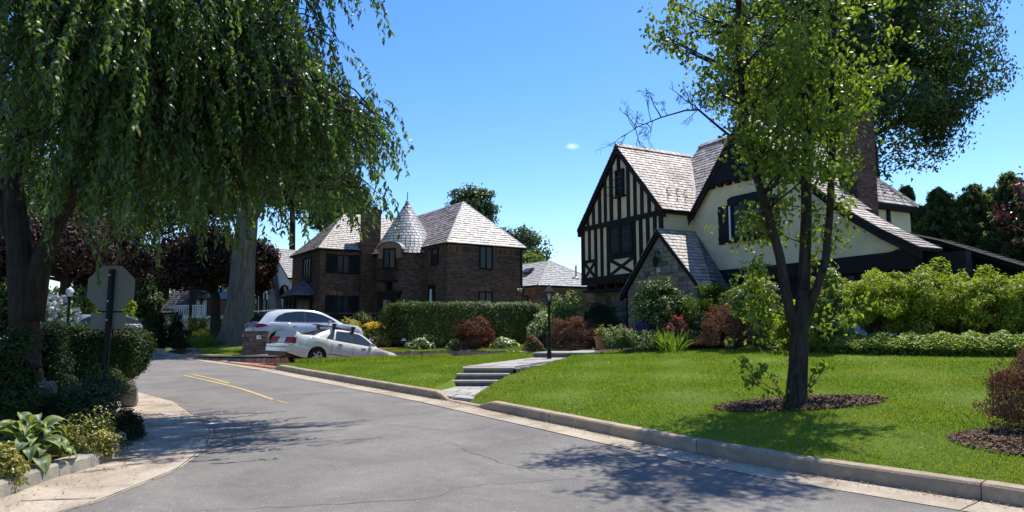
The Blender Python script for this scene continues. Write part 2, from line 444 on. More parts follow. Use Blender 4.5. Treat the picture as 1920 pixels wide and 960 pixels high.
def bark_mat(name, ca, cb, cc, sc=16):
    m, t, b, out = nt(name)
    vec = t.nodes.new('ShaderNodeTexCoord').outputs['Object']
    mp = t.nodes.new('ShaderNodeMapping'); mp.inputs['Scale'].default_value = (1, 1, 0.16); t.links.new(vec, mp.inputs['Vector'])
    n1 = noise(t, mp.outputs[0], sc, 6, 0.7, 0.8); r1 = ramp(t, [(0.36, ca), (0.62, cb)]); t.links.new(n1.outputs[0], r1.inputs[0])
    n2 = noise(t, vec, 2.2, 4, 0.6); r2 = ramp(t, [(0.45, (0, 0, 0)), (0.7, (1, 1, 1))]); t.links.new(n2.outputs[0], r2.inputs[0])
    t.links.new(mixc(t, r2.outputs[0], r1.outputs[0], cc), b.inputs['Base Color']); b.inputs['Roughness'].default_value = 0.95; b.inputs['Specular IOR Level'].default_value = 0.15
    bump(t, b, n1.outputs[0], 1.0, 0.06)
    return m
M['bark'] = bark_mat('dark_bark', (0.020, 0.015, 0.012), (0.070, 0.054, 0.042), (0.050, 0.046, 0.034))
M['bark_grey'] = bark_mat('grey_beech_bark', (0.095, 0.078, 0.058), (0.195, 0.165, 0.125), (0.13, 0.118, 0.09), 6)
M['twig'] = mat_noise('twig', (0.06, 0.045, 0.035), (0.12, 0.09, 0.07), 20, 0.95, 0.5, 40, 0.1)
L_ = mat_leaf
M['l_weep'] = L_('weeping_leaf', [(0.046, 0.080, 0.020), (0.078, 0.126, 0.027), (0.128, 0.182, 0.036)], 0.46, 0.38, 0.5, (1.4, 1.5, 0.7))
M['l_pear'] = L_('pear_leaf', [(0.075, 0.112, 0.016), (0.130, 0.180, 0.022), (0.21, 0.25, 0.036)], 0.52, 0.45, 0.35)
M['l_oak'] = L_('oak_leaf', [(0.030, 0.054, 0.016), (0.050, 0.084, 0.022), (0.085, 0.125, 0.032)], 0.34, 0.5, 0.3)
M['l_far'] = L_('far_tree_leaf', [(0.040, 0.072, 0.022), (0.062, 0.100, 0.030), (0.090, 0.13, 0.036)], 0.3, 0.5, 0.4)
M['l_lime'] = L_('bright_tree_leaf', [(0.075, 0.125, 0.020), (0.12, 0.185, 0.028), (0.17, 0.24, 0.04)], 0.45, 0.45, 0.4)
M['l_purple'] = L_('copper_beech_leaf', [(0.020, 0.012, 0.009), (0.034, 0.020, 0.014), (0.060, 0.034, 0.022)], 0.22, 0.6, 0.2, (1.5, 0.8, 0.6))
M['l_plum'] = L_('purple_plum_leaf', [(0.05, 0.012, 0.018), (0.085, 0.020, 0.028), (0.13, 0.035, 0.045)], 0.3, 0.3, 0.5, (1.6, 0.6, 0.6))
M['l_conifer'] = L_('hemlock_needles', [(0.080, 0.118, 0.050), (0.130, 0.175, 0.068), (0.20, 0.245, 0.098)], 0.45, 0.6, 0.25)
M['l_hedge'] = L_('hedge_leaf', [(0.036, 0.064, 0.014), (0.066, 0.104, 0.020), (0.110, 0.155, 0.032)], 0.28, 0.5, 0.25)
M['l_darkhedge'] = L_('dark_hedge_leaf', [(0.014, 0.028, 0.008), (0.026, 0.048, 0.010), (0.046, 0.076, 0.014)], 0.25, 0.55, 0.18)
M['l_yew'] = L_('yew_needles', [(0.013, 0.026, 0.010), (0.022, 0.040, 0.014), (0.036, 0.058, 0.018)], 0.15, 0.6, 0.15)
M['l_juniper'] = L_('spreading_yew_needles', [(0.060, 0.105, 0.010), (0.105, 0.165, 0.014), (0.160, 0.225, 0.024)], 0.3, 0.55, 0.2)
M['l_azalea'] = L_('azalea_leaf', [(0.13, 0.175, 0.014), (0.215, 0.275, 0.020), (0.30, 0.36, 0.035)], 0.45, 0.45, 0.35)
M['l_light'] = L_('light_shrub_leaf', [(0.085, 0.130, 0.028), (0.145, 0.200, 0.040), (0.25, 0.30, 0.09)], 0.4, 0.4, 0.5)
M['l_varieg'] = L_('variegated_leaf', [(0.10, 0.15, 0.05), (0.20, 0.26, 0.10), (0.42, 0.46, 0.26)], 0.35, 0.4, 0.5)
M['l_holly'] = L_('holly_leaf', [(0.036, 0.066, 0.012), (0.066, 0.108, 0.018), (0.110, 0.160, 0.032)], 0.3, 0.42, 0.35)
M['l_barberry'] = L_('red_barberry_leaf', [(0.080, 0.036, 0.022), (0.135, 0.062, 0.034), (0.20, 0.105, 0.05)], 0.25, 0.65, 0.15, (1.5, 0.9, 0.6))
M['l_maple'] = L_('laceleaf_maple_leaf', [(0.10, 0.058, 0.038), (0.165, 0.098, 0.062), (0.25, 0.155, 0.095)], 0.3, 0.65, 0.15, (1.5, 1.0, 0.7))
M['l_brown'] = L_('brown_shrub_leaf', [(0.12, 0.078, 0.045), (0.20, 0.13, 0.07), (0.28, 0.20, 0.095)], 0.3, 0.65, 0.15, (1.4, 1.0, 0.7))
M['l_gold'] = L_('gold_euonymus_leaf', [(0.10, 0.12, 0.02), (0.22, 0.21, 0.035), (0.38, 0.33, 0.06)], 0.35, 0.4, 0.45)
M['l_yellow'] = L_('yellow_shrub_leaf', [(0.14, 0.17, 0.03), (0.28, 0.26, 0.045), (0.46, 0.37, 0.07)], 0.4, 0.45, 0.4)
M['l_peren'] = L_('perennial_leaf', [(0.06, 0.10, 0.035), (0.11, 0.16, 0.060), (0.22, 0.28, 0.13)], 0.35, 0.45, 0.4)
M['l_strap'] = L_('strap_leaf', [(0.07, 0.135, 0.018), (0.11, 0.19, 0.024), (0.16, 0.25, 0.036)], 0.4, 0.38, 0.5)
M['l_cover'] = L_('ground_cover_leaf', [(0.10, 0.15, 0.022), (0.19, 0.255, 0.036), (0.34, 0.40, 0.10)], 0.5, 0.45, 0.35)
M['l_smallvar'] = L_('small_variegated_leaf', [(0.022, 0.038, 0.014), (0.040, 0.064, 0.024), (0.13, 0.16, 0.09)], 0.25, 0.5, 0.25)
M['p_red'] = L_('red_petal', [(0.42, 0.06, 0.07), (0.56, 0.13, 0.14)], 0.35, 0.5, 0.3, (1.3, 0.8, 0.8))
M['p_purple'] = L_('purple_petal', [(0.12, 0.07, 0.24), (0.20, 0.12, 0.36)], 0.3, 0.5, 0.3, (1.2, 0.9, 1.2))
M['p_white'] = L_('white_petal', [(0.50, 0.52, 0.44), (0.72, 0.73, 0.66)], 0.3, 0.5, 0.3, (1, 1, 0.9))
M['p_yellow'] = L_('yellow_petal', [(0.65, 0.42, 0.03), (0.75, 0.55, 0.06)], 0.3, 0.5, 0.3, (1.2, 1.1, 0.7))
M['p_peach'] = L_('peach_petal', [(0.42, 0.22, 0.12), (0.55, 0.34, 0.18)], 0.3, 0.5, 0.3, (1.2, 1, 0.8))
# broad hosta leaf: UV.x across the blade, dark margin and pale middle (or the reverse)
def hosta_mat(name, mid, edge):
    m, t, b, out = nt(name)
    uv = t.nodes.new('ShaderNodeUVMap'); uv.uv_map = 'leaf'
    sx = t.nodes.new('ShaderNodeSeparateXYZ'); t.links.new(uv.outputs[0], sx.inputs[0])
    n = noise(t, uv.outputs[0], 6, 3)
    ad = t.nodes.new('ShaderNodeMath'); ad.operation = 'MULTIPLY_ADD'
    ad.inputs[1].default_value = 0.35; t.links.new(n.outputs[0], ad.inputs[0]); t.links.new(sx.outputs[0], ad.inputs[2])
    r = ramp(t, [(0.52, mid), (0.74, edge)])
    t.links.new(ad.outputs[0], r.inputs[0])
    t.links.new(r.outputs[0], b.inputs['Base Color'])
    b.inputs['Roughness'].default_value = 0.4; b.inputs['Specular IOR Level'].default_value = 0.5
    w = t.nodes.new('ShaderNodeTexWave'); w.inputs['Scale'].default_value = 3.5; w.bands_direction = 'X'
    t.links.new(uv.outputs[0], w.inputs['Vector']); bump(t, b, w.outputs[1], 0.25, 0.01)
    tr = t.nodes.new('ShaderNodeBsdfTranslucent')
    t.links.new(mixc(t, 1.0, r.outputs[0], (1.4, 1.4, 0.7), 'MULTIPLY'), tr.inputs['Color'])
    mx = t.nodes.new('ShaderNodeMixShader'); mx.inputs[0].default_value = 0.3
    t.links.new(b.outputs[0], mx.inputs[1]); t.links.new(tr.outputs[0], mx.inputs[2]); t.links.new(mx.outputs[0], out.inputs[0])
    return m
M['hosta_a'] = hosta_mat('hosta_green_leaf', (0.055, 0.105, 0.055), (0.22, 0.26, 0.06))
M['hosta_b'] = hosta_mat('hosta_gold_leaf', (0.30, 0.33, 0.05), (0.06, 0.115, 0.05))

# ------------------------------------------------------------------ tiling a flat polygon with real pieces
def clip_poly(poly, rect):
    """clip convex 2D poly to the axis rectangle"""
    x0, x1, y0, y1 = rect
    for ax, lim, sgn in ((0, x0, 1), (0, x1, -1), (1, y0, 1), (1, y1, -1)):
        out = []
        for i in range(len(poly)):
            p, q = poly[i], poly[(i + 1) % len(poly)]
            dp, dq = (p[ax] - lim) * sgn, (q[ax] - lim) * sgn
            if dp >= 0: out.append(p)
            if dp * dq < 0:
                f = dp / (dp - dq); out.append((p[0] + (q[0] - p[0]) * f, p[1] + (q[1] - p[1]) * f))
        poly = out
        if len(poly) < 3: return []
    return poly
def tiles(mb, poly, w, h, gap=0.01, lo=0.012, hi=0.012, stagger=0.5, jit=0.15, seed=1, mi=0, normal_up=True, jz=0.0, skirts=True, jy=0.0):
    """cover a convex planar 3D polygon by courses of pieces standing proud of it;
    lo / hi = height of the piece's lower / upper edge above the plane"""
    rr = random.Random(seed)
    P = [np.array(p, float) for p in poly]
    n = np.zeros(3)
    for i in range(len(P)):
        a, b = P[i], P[(i + 1) % len(P)]
        n += np.cross(a, b)
    n /= np.linalg.norm(n)
    if n[2] < -0.03: n = -n
    t = np.array([-n[1], n[0], 0.0])
    t = np.array([1.0, 0, 0]) if np.linalg.norm(t) < 1e-3 else t / np.linalg.norm(t)
    u = np.cross(n, t); o = P[0]
    q = [((p - o) @ t, (p - o) @ u) for p in P]
    xs = [k[0] for k in q]; ys = [k[1] for k in q]
    y = min(ys); row = 0
    while y < max(ys) - 1e-4:
        x = min(xs) - w + (stagger * w if row % 2 else 0.0) - rr.random() * jit * w
        while x < max(xs):
            ww = w * (1 + (rr.random() - 0.5) * 2 * jit)
            c = clip_poly(q, (x + gap * .5, x + ww - gap * .5, y + gap * .5 - jy * h * (rr.random() - 0.5), y + h - gap * .5))
            x += ww
            if len(c) < 3: continue
            dz = rr.random() * jz
            top = []
            for (a, b) in c:
                f = (b - y) / h
                top.append(o + t * a + u * b + n * (lo + (hi - lo) * f + dz))
            k = len(top)
            if skirts:
                bot = [o + t * a + u * b for (a, b) in c]
                mb.add(top + bot, [tuple(range(k))] + [(i, i + k, (i + 1) % k + k, (i + 1) % k) for i in range(k)], mi)
            else:
                mb.add(top, [tuple(range(k))], mi)
        y += h; row += 1

# ------------------------------------------------------------------ ground plan
K = np.array([(20.6, -13.0), (12.9, -4.0), (8.6, 1.3), (6.3, 4.0)] + [tuple(gs(u, v)[:2]) for u, v in ((1900, 950), (1500, 888), (1300, 850), (1100, 808), (880, 762), (830, 751), (730, 733), (560, 702), (510, 692), (370, 672), (280, 657.5))] + [(-30.0, 48.5), (-60.0, 83.0)])
KN = np.array([0.79, 0.61])
SEG = np.linalg.norm(np.diff(K, axis=0), axis=1); TL = np.concatenate([[0], np.cumsum(SEG)])
def kp(t):
    return np.array([np.interp(t, TL, K[:, 0]), np.interp(t, TL, K[:, 1])])
def kt_at_y(y):
    return float(np.interp(y, K[:, 1], TL))
def kdist(x, y):
    """signed distance to the right kerb (positive on the lawn side), vectorised"""
    x = np.asarray(x, float); y = np.asarray(y, float)
    best = np.full(x.shape, 1e9); sg = np.ones(x.shape)
    for a, b in zip(K[:-1], K[1:]):
        d = b - a; l2 = d @ d
        f = np.clip(((x - a[0]) * d[0] + (y - a[1]) * d[1]) / l2, 0, 1)
        px, py = a[0] + f * d[0], a[1] + f * d[1]
        dd = np.hypot(x - px, y - py)
        cr = d[0] * (y - a[1]) - d[1] * (x - a[0])
        m = dd < best
        best = np.where(m, dd, best); sg = np.where(m, np.where(cr < 0, 1.0, -1.0), sg)
    return best * sg
DO = np.array([-8.75, 24.6]); DH = np.array([0.77, 0.64]); DN = np.array([-0.64, 0.77])   # sunken drive: origin, heading, left normal
def slope_fac(y):
    return np.interp(y, [9, 14, 17, 21, 26], [0.078, 0.076, 0.066, 0.036, 0.016])
def terrain(x, y):
    x = np.asarray(x, float); y = np.asarray(y, float)
    s = kdist(x, y)
    yk = y - np.clip(s, 0, 30) * 0.61
    lift = gl(y) * np.clip(1 - s / 6.0, 0, 1)
    z = 0.15 + slope_fac(yk) * np.clip(s, 0, 11.5) + lift
    q = (x - DO[0]) * DN[0] + (y - DO[1]) * DN[1]
    al = (x - DO[0]) * DH[0] + (y - DO[1]) * DH[1]
    z = np.where((q > 1.7), 0.15 + 0.10 * np.clip(s, 0, 2.6) + lift, z)
    z = np.where((np.abs(q) <= 1.7) & (al > 0.3) & (al < 15), 0.15 - 0.148 * np.clip(al - 1.3, 0, 9), z)
    z = np.where(s < 0, gl(y), z)
    return z
def tz(x, y): return float(terrain(np.array([x]), np.array([y]))[0])

# path from the kerb to the landing
PATH = np.array([(-1.32, 13.9), (-0.80, 16.5), (1.32, 22.1)])
def path_dist(x, y):
    best = np.full(np.shape(x), 1e9)
    for a, b in zip(PATH[:-1], PATH[1:]):
        d = b - a; f = np.clip(((x - a[0]) * d[0] + (y - a[1]) * d[1]) / (d @ d), 0, 1)
        best = np.minimum(best, np.hypot(x - a[0] - f * d[0], y - a[1] - f * d[1]))
    return best
def lawnz(x, y):
    z = terrain(x, y)
    pd = path_dist(x, y)
    pz = np.where(np.asarray(y) < 17.35, 0.11, 0.52)
    return np.where(pd < 0.60, np.minimum(z, pz - 0.05), z)

def sheet(name, rows, mat, kind='structure', parent=None, zoff=0.0):
    """rows: list of equal-length lists of 3D points -> grid mesh"""
    V = np.array(rows, float).reshape(-1, 3); V[:, 2] += zoff
    nr, nc = len(rows), len(rows[0])
    i = np.arange(nr - 1)[:, None] * nc + np.arange(nc - 1)[None, :]
    F = np.stack([i, i + 1, i + nc + 1, i + nc], axis=-1).reshape(-1, 4)
    a, b, c = V[F[0][0]], V[F[0][1]], V[F[0][3]]
    if np.cross(b - a, c - a)[2] < 0: F = F[:, ::-1]
    return np_mesh(name, V, F, mat, parent, None, True, kind)

# big ground sheet to the horizon
gx = np.concatenate([[-900, -400, -200, -120, -80, -60, -48], np.arange(-40, 30.1, 0.7), [34, 42, 55, 80, 130, 250, 500, 900]])
gyy = np.concatenate([[-300, -100, -40, -20, -10], np.arange(-6, 62.1, 0.7), [68, 80, 100, 140, 220, 400, 800, 1500]])
GX, GY = np.meshgrid(gx, gyy)
GZ = terrain(GX, GY) - 0.10; GZ = np.where((kdist(GX, GY) > 0) & (GY < 42), GZ - 0.30, GZ)
GS = kdist(GX, GY); GZ = np.where((GS > -2) & (GS < 1.3), np.minimum(GZ, gl(GY) - 0.12), GZ)
sheet('ground', np.stack([GX, GY, GZ], axis=-1).tolist(), M['ground'])

# road surface: right edge = gutter line, left edge = apron line
GW = 0.48
LEFT = np.array([(-3.0, -14.0), (-4.2, -2.0), (-4.35, 3.0), (-4.05, 5.4), (-3.78, 6.4), (-3.75, 7.77), (-4.02, 9.09), (-4.5, 10.35), (-5.12, 11.4), (-6.8, 13.9), (-8.9, 16.1), (-12.0, 19.6), (-17.3, 25.3), (-23.0, 31.5), (-33.0, 43.0), (-66.0, 81.0)])
def resample(P, n):
    l = np.concatenate([[0], np.cumsum(np.linalg.norm(np.diff(P, axis=0), axis=1))])
    t = np.linspace(0, l[-1], n)
    return np.stack([np.interp(t, l, P[:, 0]), np.interp(t, l, P[:, 1])], axis=1)
ys = np.concatenate([np.arange(-12, 4, 2.0), np.arange(4, 20, 0.45), np.arange(20, 84, 2.0)])
rows = []
for y in ys:
    xr = np.interp(y, K[:, 1], K[:, 0]) - GW / 0.79
    xl = np.interp(y, LEFT[:, 1], LEFT[:, 0])
    rows.append([(xl + (xr - xl) * f, y, float(gl(y))) for f in np.linspace(0, 1, 8)])
road = sheet('road', rows, M['asphalt'])

def ribbon(mb, pts, w, z, jag=0.0, taper=False):
    pts = [np.array(p, float) for p in pts]
    L, Rr = [], []
    for i, p in enumerate(pts):
        d = pts[min(i + 1, len(pts) - 1)] - pts[max(i - 1, 0)]; d /= np.linalg.norm(d)
        nn = np.array([-d[1], d[0]])
        ww = w * (0.6 + 0.8 * random.random()) if jag else w
        if taper: ww *= max(0.15, math.sin(math.pi * (i + 0.5) / len(pts)) ** 0.5)
        gz_ = z + float(gl(p[1])); L.append((p[0] + nn[0] * ww / 2, p[1] + nn[1] * ww / 2, gz_)); Rr.append((p[0] - nn[0] * ww / 2, p[1] - nn[1] * ww / 2, gz_))
    n = len(pts)
    mb.add(L + Rr, [(i, i + n, i + n + 1, i + 1) for i in range(n - 1)])
def wander(pts, step=0.12, amp=0.05):
    P = resample(np.array(pts, float), max(4, int(sum(np.linalg.norm(np.diff(np.array(pts, float), axis=0), axis=1)) / step)))
    off = np.cumsum(rng.normal(size=P.shape) * amp * 0.35, axis=0)
    off -= np.linspace(0, 1, len(P))[:, None] * off[-1]
    return P + off
g2 = lambda u, v: gs(u, v)[:2]
for pts, w in (([g2(780, 818), g2(860, 838), g2(930, 862), g2(1060, 898)], 0.014), ([g2(840, 920), g2(960, 908), g2(1060, 898), g2(1090, 900)], 0.011), ([g2(360, 957), g2(620, 945), g2(820, 930), g2(905, 912)], 0.013), ([g2(700, 792), g2(780, 803), g2(830, 806)], 0.012),
               ([g2(400, 778), g2(425, 788), g2(440, 800)], 0.014), ([g2(380, 830), g2(600, 832), g2(820, 828)], 0.007)):
    mb = MB(); ribbon(mb, wander(pts, 0.09, 0.065), w * 0.65, 0.005, 0.5, True)
    mb.build('crack', M['crack'], road)
mb = MB(); A = [g2(345, 704), g2(400, 716), g2(455, 730), g2(512, 749.5)]
ribbon(mb, resample(np.array(A), 14), 0.085, 0.006); mb.build('lane_marking', M['yellowline'], road)
mb = MB(); A = [g2(361, 702.5), g2(400, 710.5), g2(430, 719)]
ribbon(mb, resample(np.array(A), 10), 0.085, 0.006); mb.build('lane_marking', M['yellowline'], road)
mb = MB(); A = [g2(384, 796), g2(425, 790.5)]
ribbon(mb, resample(np.array(A), 5), 0.10, 0.006, 0.5); mb.build('lane_marking', M['whiteline'], road)
mb = MB(); A = [g2(516, 750.5), g2(540, 757)]
ribbon(mb, resample(np.array(A), 6), 0.05, 0.006, 0.8, True); mb.build('lane_marking', M['yellowline'], road)

# right gutter of concrete slabs and kerb of kerbstones
def k_height(t):
    """kerb face height along the kerb: drops at the path and at the two drives"""
    y = float(kp(t)[1]); h = 0.165
    for c, half, fl in ((13.55, 0.42, 0.5), (25.5, 2.75, 0.45), (31.4, 1.7, 0.5)):
        d = abs(y - c)
        if d < half: h = min(h, 0.035)
        elif d < half + fl:
            f = (d - half) / fl; h = min(h, 0.035 + 0.13 * f * f * (3 - 2 * f))
    return h
gut = bpy.data.objects.new('gutter', None); COL.objects.link(gut); gut['kind'] = 'structure'
kerb = bpy.data.objects.new('kerb', None); COL.objects.link(kerb); kerb['kind'] = 'structure'
t0 = kt_at_y(-3.0); tend = kt_at_y(50.0)
t = t0; kk = 0
while t < tend:
    ln = 3.05 if t < kt_at_y(30) else 6.0
    ts = np.arange(t + 0.006, t + ln - 0.006 + 0.01, 0.22)
    ts[-1] = t + ln - 0.006
    mb = MB(); n = len(ts); prof = None; nv = 0
    for tt in ts:
        p = kp(tt); h = k_height(tt); g0 = float(gl(p[1]))
        pr = [(0.0, g0 - 0.08), (0.0, g0), (0.012, g0 + h - 0.022), (0.03, g0 + h), (0.165, g0 + h + 0.006), (0.18, g0 + h - 0.01), (0.18, g0 - 0.08)]
        mb.v += [(p[0] + KN[0] * a, p[1] + KN[1] * a, z + random.uniform(-1, 1) * 0.0025) for a, z in pr]
    m = 7
    for i in range(n - 1):
        for j in range(m - 1):
            mb.f.append((i * m + j, i * m + j + 1, (i + 1) * m + j + 1, (i + 1) * m + j)); mb.m.append(0)
    mb.f += [tuple(range(m)), tuple(reversed(range((n - 1) * m, n * m)))]; mb.m += [0, 0]
    mb.build('kerbstone', M['kerbstone'], kerb)
    gb = MB()
    for tt in ts:
        p = kp(tt)
        gb.v += [(p[0] - KN[0] * (GW + 0.02), p[1] - KN[1] * (GW + 0.02), 0.006 + float(gl(p[1]))), (p[0] + 0.01, p[1] + 0.01, 0.012 + float(gl(p[1])))]
    for i in range(n - 1):
        gb.f.append((2 * i, 2 * i + 1, 2 * i + 3, 2 * i + 2)); gb.m.append(0)
    gb.build('concrete_slab', M['concrete'], gut)
    t += ln; kk += 1

# left concrete apron and kerb
LK = np.array([(-4.4, 3.0), (-4.62, 5.4), (-4.72, 6.54), (-4.77, 7.24), (-4.70, 7.83), (-4.80, 8.45), (-4.98, 8.95), (-5.25, 9.45), (-5.65, 9.95), (-6.2, 10.3), (-6.9, 10.5)])
ap_out = resample(LEFT[2:11], 40)
ap_in = np.array([(-4.35, 2.0), (-4.62, 5.4), (-4.77, 7.2), (-4.8, 8.4), (-5.3, 9.5), (-6.4, 10.5), (-7.7, 12.0), (-8.6, 13.6), (-9.6, 15.6), (-11.0, 17.8), (-11.2, 18.5)])
ap_in = resample(ap_in, 40)
sheet('concrete_apron', [[(o[0] + (i[0] - o[0]) * f + (0.03 if f == 0 else 0), o[1] + (i[1] - o[1]) * f, 0.005 + 0.01 * f + float(gl(o[1] + (i[1] - o[1]) * f))) for f in (0, 0.33, 0.66, 1.0)] for o, i in zip(ap_out, ap_in)], M['concrete'])
mb = MB(); ribbon(mb, wander([g2(40, 942), g2(90, 940), g2(180, 936)], 0.06, 0.02), 0.02, 0.016, 0.5); mb.build('crack', M['crack'], road)
mb = MB(); ribbon(mb, wander([g2(250, 762), g2(330, 762), g2(372, 764)], 0.1, 0.02), 0.016, 0.016, 0.5); mb.build('crack', M['crack'], road)
mb = MB(); ribbon(mb, resample(LEFT[2:11], 80) + rng.normal(size=(80, 2)) * 0.006, 0.012, 0.0115, 0.6); mb.build('crack', M['crack'], road)
lkerb = bpy.data.objects.new('garden_kerb', None); COL.objects.link(lkerb); lkerb['kind'] = 'structure'
LKr = resample(LK, 90)
def sweep(pts, prof, name, mat, parent):
    mb = MB(); m = len(prof); n = len(pts)
    for i, p in enumerate(pts):
        d = pts[min(i + 1, n - 1)] - pts[max(i - 1, 0)]; d = d / np.linalg.norm(d); nn = np.array([-d[1], d[0]])
        mb.v += [(p[0] + nn[0] * a, p[1] + nn[1] * a, z + random.uniform(-1, 1) * 0.003) for a, z in prof]
    for i in range(n - 1):
        for j in range(m - 1):
            mb.f.append((i * m + j, i * m + j + 1, (i + 1) * m + j + 1, (i + 1) * m + j)); mb.m.append(0)
    mb.f += [tuple(range(m)), tuple(reversed(range((n - 1) * m, n * m)))]; mb.m += [0, 0]
    return mb.build(name, mat, parent)
for a, b in ((0, 34), (33, 46), (45, 57), (56, 69), (68, 81), (80, 90)):
    seg = LKr[a:b].copy(); seg[0] += (seg[1] - seg[0]) * 0.04; seg[-1] += (seg[-2] - seg[-1]) * 0.04
    sweep(seg, [(0, -0.05), (0, 0.0), (0.02, 0.13), (0.045, 0.155), (0.19, 0.16), (0.215, 0.14), (0.215, -0.05)], 'kerbstone', M['greykerb'], lkerb)

# left planting bed
rows = []
for i, p in enumerate(LKr[::3]):
    d = LKr[min(i * 3 + 1, 89)] - LKr[max(i * 3 - 1, 0)]; d /= np.linalg.norm(d); nn = np.array([-d[1], d[0]])
    dirw = np.array([-0.96, 0.28])
    rows.append([(p[0] + dirw[0] * s + nn[0] * 0.1, p[1] + dirw[1] * s + nn[1] * 0.1, 0.15 + 0.05 * min(s, 6)) for s in (0, 0.4, 1, 2, 3.5, 6, 12, 30)])
sheet('planting_bed', rows, M['soil'])
rows = []
for p, q in zip(resample(np.array([(-6.4, 10.5), (-7.7, 12.0), (-8.6, 13.6), (-9.6, 15.6), (-11.2, 18.0), (-17.6, 26.6)]), 20), resample(np.array([(-9, 10.6), (-12, 13), (-14, 15.5), (-17, 18), (-22, 22), (-26, 28)]), 20)):
    rows.append([(p[0] + (q[0] - p[0]) * f, p[1] + (q[1] - p[1]) * f, 0.05 + 0.3 * f) for f in (0, 0.1, 0.4, 1)])
sheet('side_bed', rows, M['soil'])

# front lawn: grid along the kerb
tl = np.concatenate([np.arange(kt_at_y(-2.5), kt_at_y(13.0), 0.45), np.arange(kt_at_y(13.0), kt_at_y(19.5), 0.16), np.arange(kt_at_y(19.5), kt_at_y(22.95), 0.35)])
sl_ = np.concatenate([np.arange(0.17, 8, 0.2), np.arange(8, 21, 0.5)])
rows = []
for tt in tl:
    p = kp(tt); x = p[0] + KN[0] * sl_; y = p[1] + KN[1] * sl_
    z = lawnz(x, y)
    z = z + 0.012 * np.sin(x * 1.9 + 0.7 * y) * np.cos(1.3 * y - x) * np.clip(sl_, 0, 1)
    hk = k_height(tt)
    z[0] = min(z[0], hk + float(gl(p[1])))
    rows.append(np.stack([x, y, z], axis=1).tolist())
lawn = sheet('lawn', rows, M['lawn'])

# beds cut into the lawn (slightly hollow sheets of mulch on top)
def bed(name, c, rx, ry, rot=0.0, n=36, dz=0.02):
    vs = []; rings = (0.0, 0.35, 0.7, 0.9, 1.0)
    for k, f in enumerate(rings):
        for i in range(n):
            a = 2 * math.pi * i / n; w = 1 + 0.07 * math.sin(3 * a + c[0]) + 0.05 * math.sin(5 * a)
            x = c[0] + f * w * (rx * math.cos(a) * math.cos(rot) - ry * math.sin(a) * math.sin(rot))
            y = c[1] + f * w * (rx * math.cos(a) * math.sin(rot) + ry * math.sin(a) * math.cos(rot))
            vs.append((x, y, tz(x, y) + dz + (0.05 * (1 - f)) - (0.012 if f == 1 else 0)))
    F = [(k * n + i, k * n + (i + 1) % n, (k + 1) * n + (i + 1) % n, (k + 1) * n + i) for k in range(len(rings) - 1) for i in range(n)]
    return np_mesh(name, vs, [f[::-1] for f in F] if False else F, M['soil'], None, None, True, 'structure')
TREE = (4.37, 10.6)
bed('tree_bed', (TREE[0] + 0.10, TREE[1] + 0.08), 1.26, 0.56, 0.06)
BED2 = (6.35, 7.45)
bed('mulch_bed', BED2, 1.35, 0.80, -0.35)
# mulch along the house: strip from the landing to beyond the frame
HB = resample(np.array([(2.2, 23.2), (4.2, 22.3), (6.0, 20.8), (7.6, 19.0), (9.2, 17.3), (11.0, 15.9), (14.5, 13.4), (19.0, 9.5)]), 40)
rows = [[(p[0] + 0.62 * s, p[1] + 0.78 * s, tz(p[0] + 0.62 * s, p[1] + 0.78 * s) + (0.03 if s else -0.02)) for s in (0, 0.15, 0.6, 1.5, 3.0, 6.0)] for p in HB]
sheet('house_bed', rows, M['soil'])
def hb_side(x, y):
    """true where the point lies on the lawn side of the house bed"""
    yb = np.interp(x, HB[:, 0], HB[:, 1], left=1e9)
    return y < yb + 0.05

# grass blades, stuff
def blades(name, x, y, z, hgt, wid, mat):
    n = len(x)
    a = rng.uniform(0, 2 * math.pi, n); le = rng.normal(0, 0.35, (n, 2)) * hgt[:, None]
    b = np.stack([x, y, z - 0.005], 1); s = np.stack([np.cos(a), np.sin(a), 0 * a], 1) * wid[:, None] * 0.5
    tip = b + np.stack([le[:, 0], le[:, 1], hgt], 1)
    V = np.stack([b - s, b + s, tip], 1).reshape(-1, 3)
    np_mesh(name, V, np.arange(3 * n).reshape(-1, 3), mat, None, None, False, 'stuff')
def lawn_pts(n):
    tmin, tmax = kt_at_y(2.5), kt_at_y(22.9)
    t = rng.uniform(tmin, tmax, n); s = 0.16 + rng.uniform(0, 1, n) ** 1.0 * 15
    px = np.interp(t, TL, K[:, 0]); py = np.interp(t, TL, K[:, 1])
    return px + KN[0] * s, py + KN[1] * s
x, y = lawn_pts(1250000)
d = np.hypot(x, y)
vis = (y > 3) & (np.abs(x) < y * 0.80 + 0.5) & (rng.uniform(0, 1, len(x)) < np.clip(9.0 / d, 0, 1) ** 1.5) & (path_dist(x, y) > 0.62) & hb_side(x, y)
e1 = ((x - TREE[0] - 0.10) / 1.26) ** 2 + ((y - TREE[1] - 0.08) / 0.56) ** 2
c_, s_ = math.cos(-0.35), math.sin(-0.35)
xx = (x - BED2[0]) * c_ + (y - BED2[1]) * s_; yy = -(x - BED2[0]) * s_ + (y - BED2[1]) * c_
e2 = (xx / 1.35) ** 2 + (yy / 0.80) ** 2
vis &= (e1 > 1.03) & (e2 > 1.03)
x, y, d = x[vis], y[vis], d[vis]
z = lawnz(x, y)
patch = 0.97 + 0.12 * np.sin(x * 2.3 + np.sin(y * 1.7) * 1.5) * np.cos(y * 2.1 + x)
blades('grass', x, y, z, (0.024 + 0.0009 * d) * rng.uniform(0.5, 1.25, len(x)) * patch, (0.0045 + 0.0009 * d) * rng.uniform(0.7, 1.3, len(x)), M['blade'])

